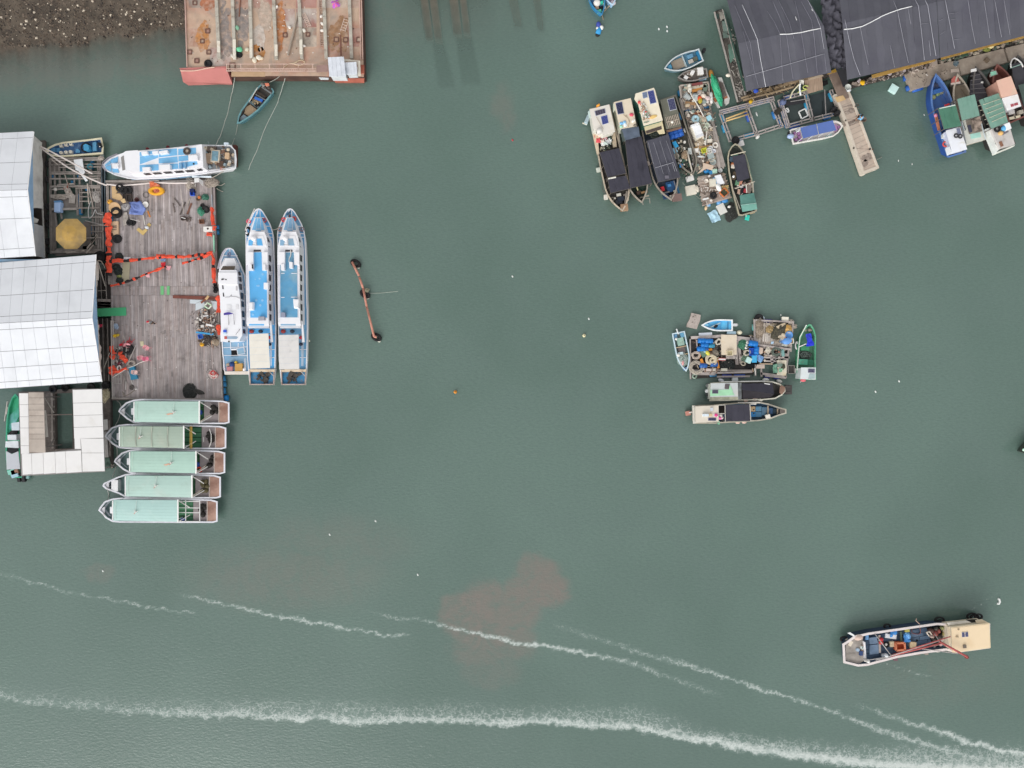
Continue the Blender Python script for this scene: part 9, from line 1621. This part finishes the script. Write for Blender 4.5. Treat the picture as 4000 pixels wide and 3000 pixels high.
put('fb1',mF(1.5,.4,.22,'cdd4e0','dbe1ea'),cR(655,362),.15,'long pale grey foam bar along the top of the main raft',.06);put('fb2',mF(.98,.3,.3,'b9d9ea','c9e6f4'),cR(1290,322),.15,'pale blue foam float below the small light blue boat',0);put('fb3',mf('e6dfc4',.34,.26),cR(1490,312),.1,'cream round float beside the pale blue foam float',0);put('fb4',mf('dfe2ea',.36,.24),cR(1040,1490),.1,'white float above the mint-roofed boat',-.4);put('fb5',mF(.65,.4,.25,'c9cfd2','dde2e4'),cR(1380,1465),.15,'pale folded float below the main raft',.05);put('fb6',mf('e3e3de',.42,.24),cQ(1240,970),.15,'white float between the open raft and the mint-roofed boat');put('fb7',mf('e0dfd8',.36,.22),cQ(1410,985),.15,'white float nearer the mint-roofed boat bow',-.3);put('fb8',lambda:single(MB().to((0,0,.1),.2,.09,16,6,.8,1.8),'fender',mat('dddadb'),'fender',1),cQ(1632,540),.3,'white loop fender beside the green boat');put('fb9',mF(.3,.5,.25,'d9d9d6','e6e6e3'),cQ(1622,855),.2,'white float at the stern of the green boat')
o=root('foam_raft','worn tan foam float adrift beyond the mid-bay raft corner','float',W(*cQ(350,240),0));g=random.Random(2);PZ(cQ,(325,135,438,160,430,230,405,290,390,335,262,308,270,270,300,215),-.2,.28).bd('slab',mat('b9ada5',var=.12,sc=3,st='958a82',am=.42,ssc=2,bump=.5),o)
for x,y,s in((345,180,.2),(362,220,.12),(335,250,.18),(358,262,.1),(370,170,.14)):BX(cQ,x,y,.281,(s,s*.5,.02),.4).bd('gouge','6f665f',o)
ax=Ax(cQ(835,290),cQ(448,288));n1=root('rowing_boat','small light blue boat with white rim above the main mid-bay raft','boat',W(*ax(.5,0),0));hull(n1,outline(ax,21.5,22.5,.38,2.3),.6,.2,.13,mat('e2e5e6'),mat('ecefef'),mat('6fbfe6',st='9fcfe2',am=.35,ssc=1));inside(n1,ax,.2,[(.03,.13,-17,17,.26,'5fb4e0','stern_seat'),(.17,.36,-17,17,.16,'63bce8','seat'),(.78,.92,-5,5,.25,'8ecdea','bow_locker')])
BL(cQ,625,300,.35,.28,.2,.14,10,.5).bd('black_bundle','1c1d22',n1,1);BM(cQ,545,320,.4,680,260,.4,.12,.05).bd('oar','b3c2c2',n1);BX(cQ,850,288,.3,(.5,.3,.5)).bd('outboard_motor','cfcfd0',n1);BM(cQ,855,285,.5,900,284,.4,.16,.12).bd('motor_leg','b9b5b2',n1)
ax=Ax(cQ(160,378),cQ(258,862));n2=root('rowing_boat','narrow pale boat with net and bucket lying beside the main raft corner','boat',W(*ax(.5,0),0));hull(n2,outline(ax,24.5,25,.5,2.4),.65,.25,.1,mat('b5ccd6'),mat('c9dde6',st='9ab0ba',am=.35),mat('6f7d7c',st='565f5f',am=.4));inside(n2,ax,.25,[(.03,.14,-20,-6,.2,'6fa6c4','blue_tub'),(.03,.14,8,20,.2,'6f9fc4','blue_tub'),(.14,.34,-14,12,.22,'9fbfb0','green_box'),(.36,.52,-12,14,.2,'6d6260','dark_board'),(.36,.38,-22,22,.28,'cdb593','thwart'),(.56,.58,-22,22,.28,'d2b98e','thwart'),(.5,.62,-2,20,.3,'d3e6ea','white_box'),(.24,.32,-22,-12,.2,'4f7a76','teal_bag'),(.9,.97,-8,8,.3,'5c8fc4','bow_locker')]);heap(cQ(215,720),.62,.8,.25,.5,('7d8f86','c9d2cc'),'pale net heap in the narrow pale boat','net_heap','net',120,40);BL(cQ,160,662,.6,.22,.2,.15).bd('white_bag','e6e2da',n2,1);BL(cQ,215,760,.75,.14,.3,.1).bd('pink_rag','e0a3a3',n2,1);BM(cQ,135,335,.7,160,400,.7,.12,.12).bd('motor_arm','dfe2e2',n2);BL(cQ,130,460,.5,.16).bd('white_ball','eceae4',n2,1)
ax=Ax(cQ(1752,960),cQ(1790,278));n3=root('fishing_boat','green boat with bright blue tarpaulin and white cabin at the side of the mid-bay cluster','fishing boat',W(*ax(.5,0),0))
op=pts(cQ,1875,965,1868,720,1868,500,1865,420,1840,340,1800,285,1780,280,1750,300,1700,370,1672,450,1655,540,1642,720,1638,880,1680,968)
hull(n3,op,.95,.45,.11,mat('3f8f66',st='357a58',am=.35),mat('58a37d',st='8fbfa6',am=.4,ssc=1),mat('5c8a72',st='4a7560',am=.4),rise=.3,ax=ax);BM(cQ,1755,285,1.25,1672,440,1.05,.1,.08).bd('white_rail','dde3d8',n3);BM(cQ,1672,440,1.05,1638,850,1.0,.09,.08).bd('white_rail','cfd8cc',n3)
MB().cl([W(*cQ(x,y),1.0)for x,y in((1745,400),(1815,395),(1838,545),(1748,555))],12,18,.4,3,1.3,.1,.04).bd('blue_tarpaulin',mat('2f3fd6',var=.15,st='4a5ce6',am=.4),n3,1);BM(cQ,1660,560,1.2,1752,520,1.2,.1,.08).bd('white_pole','dfe0dc',n3);heap(cQ(1730,660),.9,.55,.35,.5,('3f4742','79857d'),'dark net heap in the green boat behind the blue tarpaulin','net_heap','net',121,40);inside(n3,ax,.45,[(.26,.36,-33,2,.5,'59a98c','aqua_deck'),(.26,.36,2,33,.3,'3a7a60','side_locker'),(.52,.6,-28,6,.2,'4c9a70','green_hatch'),(.6,.75,8,30,.25,'4d9570','green_hatch')])
cabin(n3,pts(cQ,1690,815,1872,815,1870,968,1680,960),2.2,.5,'d9e0e0','c3ccca');solar(n3,pts(cQ,1775,832,1862,832,1860,882,1772,880),2.21,'4f4d66','c9c9d2',(5,2));PZ(cQ,(1795,895,1862,895,1860,955,1780,960),2.21,2.26).bd('roof_frame',mat('a8bcbc',st='8a9c9c',am=.4),n3);BL(cQ,1715,972,1.2,.34,.22,.2).bd('red_float','d66a72',n3,1);MB().tb([W(*cQ(1690,985),.9),W(*cQ(1680,998),.6)],.05,5).bd('hook','c9c2bc',n3)
for x,y in((1735,345),(1800,345)):BL(cQ,x,y,.9,.28,.22,.15,8).bd('bow_gear','8a8274',n3,1)
n4=root('fishing_boat','boat with mint and grey cabin roof and black peaked net below the main raft','fishing boat',W(*cQ(1000,1110),0));ax=Ax(cQ(545,1120),cQ(1480,1085));op=pts(cQ,548,1232,560,1010,700,995,950,985,1200,982,1330,990,1420,1020,1478,1065,1480,1110,1440,1160,1360,1205,1200,1220,900,1225)
hull(n4,op,1.05,.5,.12,mat('5f5d55'),mat('d6d3c4',st='a8a090',am=.4),mat('4c4a46',st='353331',am=.4),rise=.25,ax=ax);cabin(n4,pts(cQ,565,1012,900,1005,905,1215,560,1220),2.3,.6,'c6cbcb','c2c4b8');PZ(cQ,(558,1095,820,1090,860,1160,555,1172),2.302,2.33).bd('mint_panel',mat('a5d6b0',st='8fc29c',am=.35),n4);PZ(cQ,(785,1030,800,1035,840,1110,790,1105),2.331,2.35).bd('mint_panel',mat('a5d6b0'),n4);PZ(cQ,(555,1185,900,1180,905,1216,558,1220),2.302,2.32).bd('dirty_edge',mat('a8a692',st='7d7d6c',am=.5,ssc=1.5),n4);solar(n4,pts(cQ,582,1095,656,1095,656,1140,580,1140),2.34,'4f4a5c','8a8c92',(4,2));PZ(cQ,(745,1020,800,1020,790,1085,735,1080),2.303,2.36).bd('dark_patch','5c5558',n4);PZ(cQ,(850,1010,945,1005,948,1210,905,1212,860,1150),1.9,1.95).bd('clear_panel',mat('6f7273',st='9aa0a0',am=.4,ssc=2),n4)
cA,cB2,cC2,cD2,cE2=[W(*cQ(*p),z)for p,z in(((945,1015),1.8),((1330,1010),1.6),((1350,1145),2.0),((955,1095),2.2),((960,1205),1.8))];MB().cl([cA,cB2,cC2,cD2],16,6,.12,3,1,.05,.03).bd('black_net',SHADE2,n4,1);MB().cl([cD2,cC2,W(*cQ(1290,1190),1.6),cE2],16,6,.12,4,1,.05,.03).bd('black_net',mat('322f33',ro=.95,var=.2),n4,1)
BM(cQ,690,992,1.3,1240,985,1.3,.1,.1).bd('white_rail','ecebe8',n4);BM(cQ,1230,1015,1.7,1300,1025,1.7,.1,.08).bd('white_bar','ecebe8',n4);PZ(cQ,(1445,1035,1490,1060,1485,1110,1450,1150,1420,1130,1425,1060),1.25,1.35).bd('bow_deck',mat('8f7262',st='6d5548',am=.4),n4);BX(cQ,1520,1092,.6,(.75,1.1,.35)).bd('bow_box','4a4645',n4)
for y in(1055,1130):BM(cQ,1480,y,1.0,1555,y+2,1.0,.07,.07).bd('bow_roller','6a6460',n4)
for x,y,h in((530,1040,'6f7270'),(520,1110,'e0e2e2'),(525,1150,'3c3e40'),(540,1185,'55585a')):BL(cQ,x,y,.7,.3,.26,.24,8).bd('stern_gear',P(h),n4,1)
for x,y,h in((1000,1222,'e3bfae'),(1115,1212,'dcbcae'),(1180,1222,'cfcabc')):BL(cQ,x,y,.9,.34,.2,.15,8).bd('side_fender',P(h),n4,1)
n5=root('fishing_boat','long boat with cream cabin, square black canopy and blue fore hatches, lowest of the cluster','fishing boat',W(*cQ(900,1380),0));ax=Ax(cQ(338,1405),cQ(1490,1360));op=pts(cQ,345,1512,335,1290,660,1275,900,1255,1180,1250,1280,1268,1400,1310,1490,1335,1492,1385,1410,1410,1300,1455,1150,1480,900,1495,600,1512)
hull(n5,op,1.05,.5,.12,mat('6f6a5e'),mat('b9b3a4',st='8a8376',am=.42),mat('3f5d74',st='4b5258',am=.42),rise=.3,ax=ax);cabin(n5,pts(cQ,370,1300,660,1285,662,1490,375,1505),2.4,.6,'ddd3c4','cfc9be');PZ(cQ,(335,1290,370,1290,375,1512,345,1515),1.4,1.5).bd('stern_deck','dad6cd',n5);solar(n5,pts(cQ,530,1442,632,1442,628,1480,530,1478),2.41,'3c3c58','9a9cb0',(6,2))
for q,h,z in(((595,1390,655,1390,655,1428,598,1428),'e6e3e0',.05),((465,1395,540,1395,540,1425,468,1425),'dde8f0',.3),((545,1392,580,1392,580,1420,545,1420),'d9bd94',.25),((560,1320,590,1315,595,1355,560,1360),'c9cfd6',.2)):PZ(cQ,q,2.402,2.4+z).bd('roof_clutter',P(h),n5)
for x,y,h in((630,1408,'e04a90'),(680,1445,'e66aa8'),(690,1410,'dcd6d0'),(700,1440,'e6c9cc')):MB().ball(W(*cQ(x,y),2.5 if x<660 else 1.5),.22,.2,.12,8).bd('pink_bundle',P(h),n5,1)
PZ(cQ,(668,1300,735,1290,740,1400,672,1400),.6,.7).bd('cockpit','2c2724',n5);nC(n5,pts(cQ,745,1288,1052,1275,1062,1480,745,1486),2.2,SHADE2,4,.05,'canopy_net',6)
for a,b in(((655,1285),(745,1282)),((740,1280),(745,1490)),((1050,1270),(1062,1485)),((665,1390),(745,1390))):BN(cQ,a,2.3,b,2.3,.07,.07).bd('frame_pole','c9c4ba',n5)
for q,h in(((1058,1302,1118,1302,1118,1362,1058,1364),'b39a78'),((1062,1370,1122,1370,1124,1430,1064,1432),'2f6fa0'),((1124,1302,1195,1302,1195,1362,1122,1362),'54809c'),((1126,1370,1196,1370,1196,1430,1126,1430),'4a7390'),((1200,1310,1268,1310,1268,1410,1200,1410),'4f6f86'),((1285,1320,1335,1320,1335,1395,1285,1395),'3d587a'),((1340,1328,1380,1330,1380,1390,1340,1392),'32434e')):PZ(cQ,q,.55,.8).bd('fore_hatch',mat(h,var=.15,st='7d8488',am=.35,ssc=1.5),n5)
for x,y in((1098,1340),(1098,1388)):MB().cyl(W(*cQ(x,y),.8),.09,.04,8).bd('hatch_ring','2c2a28',n5)
for x in(1275,1395):MB().beam(W(*cQ(x,1290+(x-1275)*.3),.95),W(*cQ(x,1440-(x-1275)*.3),.95),.14,.12).bd('thwart','a3937f',n5)
BX(cQ,1265,1425,.9,(.5,.45,.35),.2).bd('white_box','eae4d8',n5);PZ(cQ,(1425,1330,1490,1340,1490,1385,1425,1390),1.2,1.3).bd('bow_deck',mat('6a625c'),n5);BM(cQ,900,1252,1.25,1175,1250,1.25,.1,.1).bd('white_rail','e8e4dc',n5);BM(cQ,1060,1270,1.0,1130,1270,1.0,.14,.08).bd('white_bar','eceae6',n5);tarp(pts(cQ,638,1490,675,1485,675,1525,645,1520),1.0,'8fd9b0','mint rag hung over the side of the lowest boat',.15,4,'rag','cloth',6)
BX(cQ,275,1385,.1,(.55,.5,.3),.2).bd('rudder_blade','c48a7c',n5);BM(cQ,290,1380,.5,345,1368,.7,.14,.12).bd('rudder_arm','cfc4bc',n5);
for x,y in((980,1498),(900,1500)):BL(cQ,x,y,.9,.3,.16,.12,8).bd('side_fender','d9b8ac',n5,1)
# ================================================================ the boat under way, and floating odds and ends
cT=crop(3200,2300,800/2212)
mv=root('fishing_boat','large open fishing boat under way with red boom and tan wheelhouse roof','fishing boat',W(*cT(1000,600),0));ax=Ax(cT(1850,500),cT(260,690))
zg=1.6
op=pts(cT,1840,640,1845,380,1620,390,1270,372,900,425,530,478,380,512,300,570,255,598,265,800,300,808,420,838,520,830,840,745,1090,702,1370,665,1480,690)
hull(mv,op,zg,.7,.22,mat('2f3e52',st='4a5c70',am=.4),mat('e3d9d6',st='bfb2ac',am=.3,ssc=1),mat('46586c',st='34414f',am=.4,ssc=.7,var=.15),taper=.9,rise=.0)
g=random.Random(6);DB=[mat('55697f',rnd=.14,var=.12,st='7b8da2',am=.36,ssc=1),mat('4a5d74',rnd=.14,var=.12,st='6a7d95',am=.36,ssc=1)]
T0,T1,T2,T3=(480,520),(1290,400),(1290,650),(500,800)
def TQ(u,v):
 a=(T0[0]+(T1[0]-T0[0])*u,T0[1]+(T1[1]-T0[1])*u);b=(T3[0]+(T2[0]-T3[0])*u,T3[1]+(T2[1]-T3[1])*u);return(a[0]+(b[0]-a[0])*v,a[1]+(b[1]-a[1])*v)
for j in range(6):
 cuts=sorted([0,1]+[g.uniform(.1,.9)for _ in range(5)])
 for u0,u1 in zip(cuts,cuts[1:]):
  if u1-u0<.04:continue
  q=[W(*cT(*TQ(u,v)),.75)for u,v in((u0+.003,(j+.06)/6),(u1-.003,(j+.06)/6),(u1-.003,(j+.94)/6),(u0+.003,(j+.94)/6))];MB().pr(q,.7,.75).bd('deck_plank',g.choice(DB),mv)
for q in((540,530,620,520,640,590,545,600),(545,610,640,600,645,700,545,712)):PZ(cT,q,.75,1.0).bd('hold_cover',mat('7b90a8',st='5f748c',am=.4),mv)
PZ(cT,(300,560,390,520,470,510,480,780,420,815,310,800,285,790,285,620),.9,1.35).bd('fore_deck',mat('aaa29a',var=.2,st='77716b',am=.45,ssc=.7),mv);bar(mv,'bulwark',cT(480,570),cT(492,750),1.5,.14,'e6e4e6',h=.5);BM(cT,650,500,1.0,655,690,1.0,.22,.1).bd('thwart','b9aca2',mv);BM(cT,880,460,1.0,885,580,1.0,.2,.12).bd('thwart','5a6858',mv)
BL(cT,425,525,1.5,.55,.35,.25,10,.2).bd('fore_bundle',mat('d2b9ac',var=.2),mv,1);MB().cyl(W(*cT(460,630),1.35),.22,.2,12).bd('bucket','cfdad6',mv);MB().cyl(W(*cT(410,655),1.35),.2,.2,12).bd('bucket','9fb2c4',mv);BX(cT,445,690,1.35,(.35,.5,.25)).bd('blue_box','3a4f7c',mv);BM(cT,468,610,1.5,462,700,1.5,.2,.1).bd('brown_board','8f7768',mv);BX(cT,330,585,1.35,(.4,.6,.2),-.5).bd('cream_box','dfd3c2',mv);PZ(cT,(305,480,335,470,382,500,372,515),1.5,1.6).bd('bow_fender','eceeee',mv)
for x,y,h,sz,rz in((768,510,'f2f3f5',(1.3,.5,.14),-.15),(775,590,'dcc9a8',(.5,.6,.3),.1),(1000,600,'d6bd98',(.7,.7,.3),-.1),(508,520,'7fb2e6',(.35,.55,.2),0),(1335,620,'9fd3ea',(.25,.3,.15),0),(940,445,'cfc46a',(.5,.3,.25),.1),(1350,545,'ddd6d0',(.9,.6,.2),.4),(690,720,'cfd6dc',(.5,.5,.3),.2),(815,745,'7a5a62',(.4,.5,.3),0),(1050,690,'7f7468',(.6,.4,.3),0),(1000,675,'c9bcb2',(.6,.4,.3),0),(1145,690,'a0948a',(.4,.3,.3),0)):BX(cT,x,y,.8,sz,rz).bd('deck_gear',mat(h,var=.12,st='a0968c' if h not in('f2f3f5',)else None,am=.3,ssc=2),mv)
for x,y,s,h in((790,470,.5,'4f9ae0'),(935,530,.55,'5aa4ea'),(945,500,.35,'7cb8f0')):c=W(*cT(x,y),.85);MB().cl([c+Vec((-s*.7,-s*.9,0)),c+Vec((s*.6,-s*.7,0)),c+Vec((s*.8,s*.8,0)),c+Vec((-s*.5,s*.9,0))],8,8,.35,x*.01,2.4,.25,.04).bd('blue_sheet',mat(h,var=.2,sc=4),mv,1)
o=MB();o.pp(pts(cT,838,595,920,588,925,655,842,665),.8,.88);q=pts(cT,828,590,922,585,928,658,832,668);P4=[W(*v,1.35)for v in q]
for i in range(4):o.beam(P4[i]-Vec((0,0,.28)),P4[(i+1)%4]-Vec((0,0,.28)),.1,.55)
o.bd('orange_crate',mat('c96a48',var=.1,sc=3),mv);
for i in range(4):MB().beam(P4[i],P4[(i+1)%4],.2,.06).bd('crate_rim','d98562',mv)
MB().to(W(*cT(725,605),.95),.24,.13,16,6).bd('tyre',RUBBER,mv,1);BL(cT,722,600,1.05,.16).bd('white_ball','e0ded8',mv,1);MB().to(W(*cT(1280,640),.95),.4,.12,18,6).bd('rope_coil',mat('b3aba4',var=.3,sc=6),mv,1);MB().cyl(W(*cT(1055,558),.76),.12,.03,10).bd('drain_hole','15161a',mv)
for x,y,h in((670,545,'c83c40'),(668,580,'d0484a')):BL(cT,x,y,1.1,.28,.24,.2,8).bd('red_bundle',P(h),mv,1)
PZ(cT,(1160,420,1400,390,1420,560,1220,600),.75,.8).bd('gear_well',P('2b2826',var=.3),mv)
for k,(x,y,r_,h)in en(((1205,450,.35,'6a4f48'),(1250,480,.4,'8c4a46'),(1285,455,.3,'a05a52'),(1330,420,.32,'8f8f62'),(1355,480,.34,'b3a86a'),(1300,520,.35,'4a4440'),(1215,510,.3,'a8938a'),(1260,430,.28,'57524c'),(1370,440,.26,'6f6a52'),(1240,545,.3,'3a3633'))):BL(cT,x,y,1.05,r_,r_*.85,r_,8,k).bd('winch_gear',mat(h,var=.3,sc=4),mv,1)
MB().tb([W(*cT(1190,510),1.0),W(*cT(1158,470),1.6),W(*cT(1190,462),1.7),W(*cT(1215,492),1.2)],.08,6).bd('hose_loop','d8cdbf',mv,1)
RB=mat('b05a58',st='c4807a',am=.4,ssc=2)
for a,b,z0,z1,w in(((770,725),(1310,590),1.9,3.4,.1),((790,712),(1420,515),1.9,4.0,.06),((1300,570),(1600,735),3.4,3.6,.12)):MB().tb([W(*cT(*a),z0),W(*cT(*b),z1)],w,8).bd('boom',RB,mv,1)
for a,b,z0,z1 in(((770,712),(600,485),2.0,1.7),((1240,480),(1300,570),1.5,3.4),((740,735),(1290,565),2.0,3.3),((500,775),(740,735),1.7,2.0),((1090,645),(1500,700),2.8,3.6),((610,770),(760,735),1.7,2.0)):MB().tb([W(*cT(*a),z0),W(*cT(*b),z1)],.05,5).bd('stay','b9b4b0',mv,1)
for x,y,h in((725,720,'cfd3d6'),(500,770,'b9b5b0'),(525,780,'e6e6e2'),(1310,592,'c9a09c'),(1590,735,'7a3a34')):BL(cT,x,y,2.0,.22,.22,.3,8).bd('fitting',P(h),mv,1)
MB().tb([W(*cT(1085,380),1.8),W(*cT(1045,345),2.0),W(*cT(1050,318),2.0)],.05,6).bd('side_hook','b59a8c',mv,1);rope([(*cT(1000,470),.85),(*cT(1010,420),.9),(*cT(1080,410),1.6),(*cT(1090,480),.85),(*cT(1040,488),.85),(*cT(1000,475),.85)],'thin red cord lying in the fishing boat under way',.03,'9c5a50')
zr=2.9;RF=pts(cT,1428,415,1840,370,1852,638,1495,688,1440,692);RW=[W(*p,zr)for p in RF];MB().pr(ofs(RW,.12),.8,zr-.1).bd('wheelhouse',mat('d8cbb4',st='b9a98c',am=.35),mv);MB().pr(RW,zr-.1,zr).bd('wheelhouse_roof',mat('ecd9b9',ro=.5,var=.04,st='e3c9a0',am=.4,ssc=.5),mv);PZ(cT,(1438,425,1832,382,1840,630,1445,680),zr+.001,zr+.04).bd('roof_skin',mat('efd8b5',ro=.5,var=.03,st='e6caa0',am=.4,ssc=.4),mv)
for q in((1540,470,1570,468,1574,522,1543,524),(1577,468,1608,464,1612,518,1580,521)):solar(mv,pts(cT,*q),zr+.045,'55587a','cfd0d6',(3,4))
PZ(cT,(1560,610,1590,608,1592,640,1562,642),zr+.045,zr+.2).bd('roof_vent','7d756a',mv);BL(cT,1490,520,zr+.1,.18,.14,.1).bd('lamp','b9a68a',mv,1);BL(cT,1505,440,zr+.1,.1).bd('lamp','a8977c',mv,1)
PZ(cT,(1385,368,1600,345,1645,365,1400,395),2.1,2.2).bd('side_roof','e9e3d8',mv);PZ(cT,(1690,342,1760,330,1845,375,1700,372),2.3,2.4).bd('side_roof','e6d6bb',mv);PZ(cT,(1385,415,1430,412,1440,690,1395,560),2.2,2.3).bd('front_roof','dccfb8',mv)
PZ(cT,(1590,335,1700,330,1740,370,1620,385),1.9,2.0).bd('dark_gear',DARK,mv)
for x,y,r_ in((1300,340,.5),(1310,365,.4),(1650,300,.55),(1680,310,.45),(1720,300,.4),(735,405,.35),(270,545,.4)):MB().to(W(*cT(x,y),.6),r_,.14,16,6,1,.7).bd('fender_tyre',RUBBER,mv,1)
for k,(x,y,r_,h,lb)in en(((1779,1531,.2,'e0902a','orange buoy alone in the middle of the bay'),(2281,1311,.2,'e6ddb4','cream buoy alone beyond the mid-bay cluster'))):put('by%d'%k,mk_buoy(h,r_),(x,y),-.05,lb)
SCR=[(1467,2035,'white scrap floating above the long wake near the tour boats'),(1288,2088,'white scrap floating level with the lowest ferry'),(402,2230,'white scrap floating near the frame edge above the wakes'),(1632,2245,'white bottle floating beside the brown silt cloud'),(2002,1080,'white scrap floating in the open middle of the bay'),(2002,547,'tiny red flag float off the outermost net boat'),(3420,1530,'pale scrap floating beyond the green boat'),(3512,1489,'pale scrap floating far beyond the green boat'),(2300,1245,'thin pale stick floating above the cream buoy'),(1745,560,'pale scrap floating on the open water')]
for x,y,lb in SCR[:9]:MB().ball(W(x,y,.02),.1,.16,.06,6,.5).th('plastic_scrap',P('c8424a' if 'red' in lb else 'e2e5e0'),lb,'scrap',None,1)
MB().tb([W(*cT(x,y),.05)for x,y in((1922,160),(1942,160),(1950,140),(1946,115),(1930,108))],.13,6).th('foam_ring_piece','eceeea','curved white foam piece floating behind the moving boat','foam',None,1)
ax=Ax((4190,1715),(3997,1768));w9=sampan('sampan','dark boat bow just showing at the edge of the frame',ax,40,46,.45,'3f4a42','5f665c','4a4a44',1.5,.6,.4);MB().ball(W(3999,1757,1.9),.16).bd('bow_light','c9ecd8',w9,1)
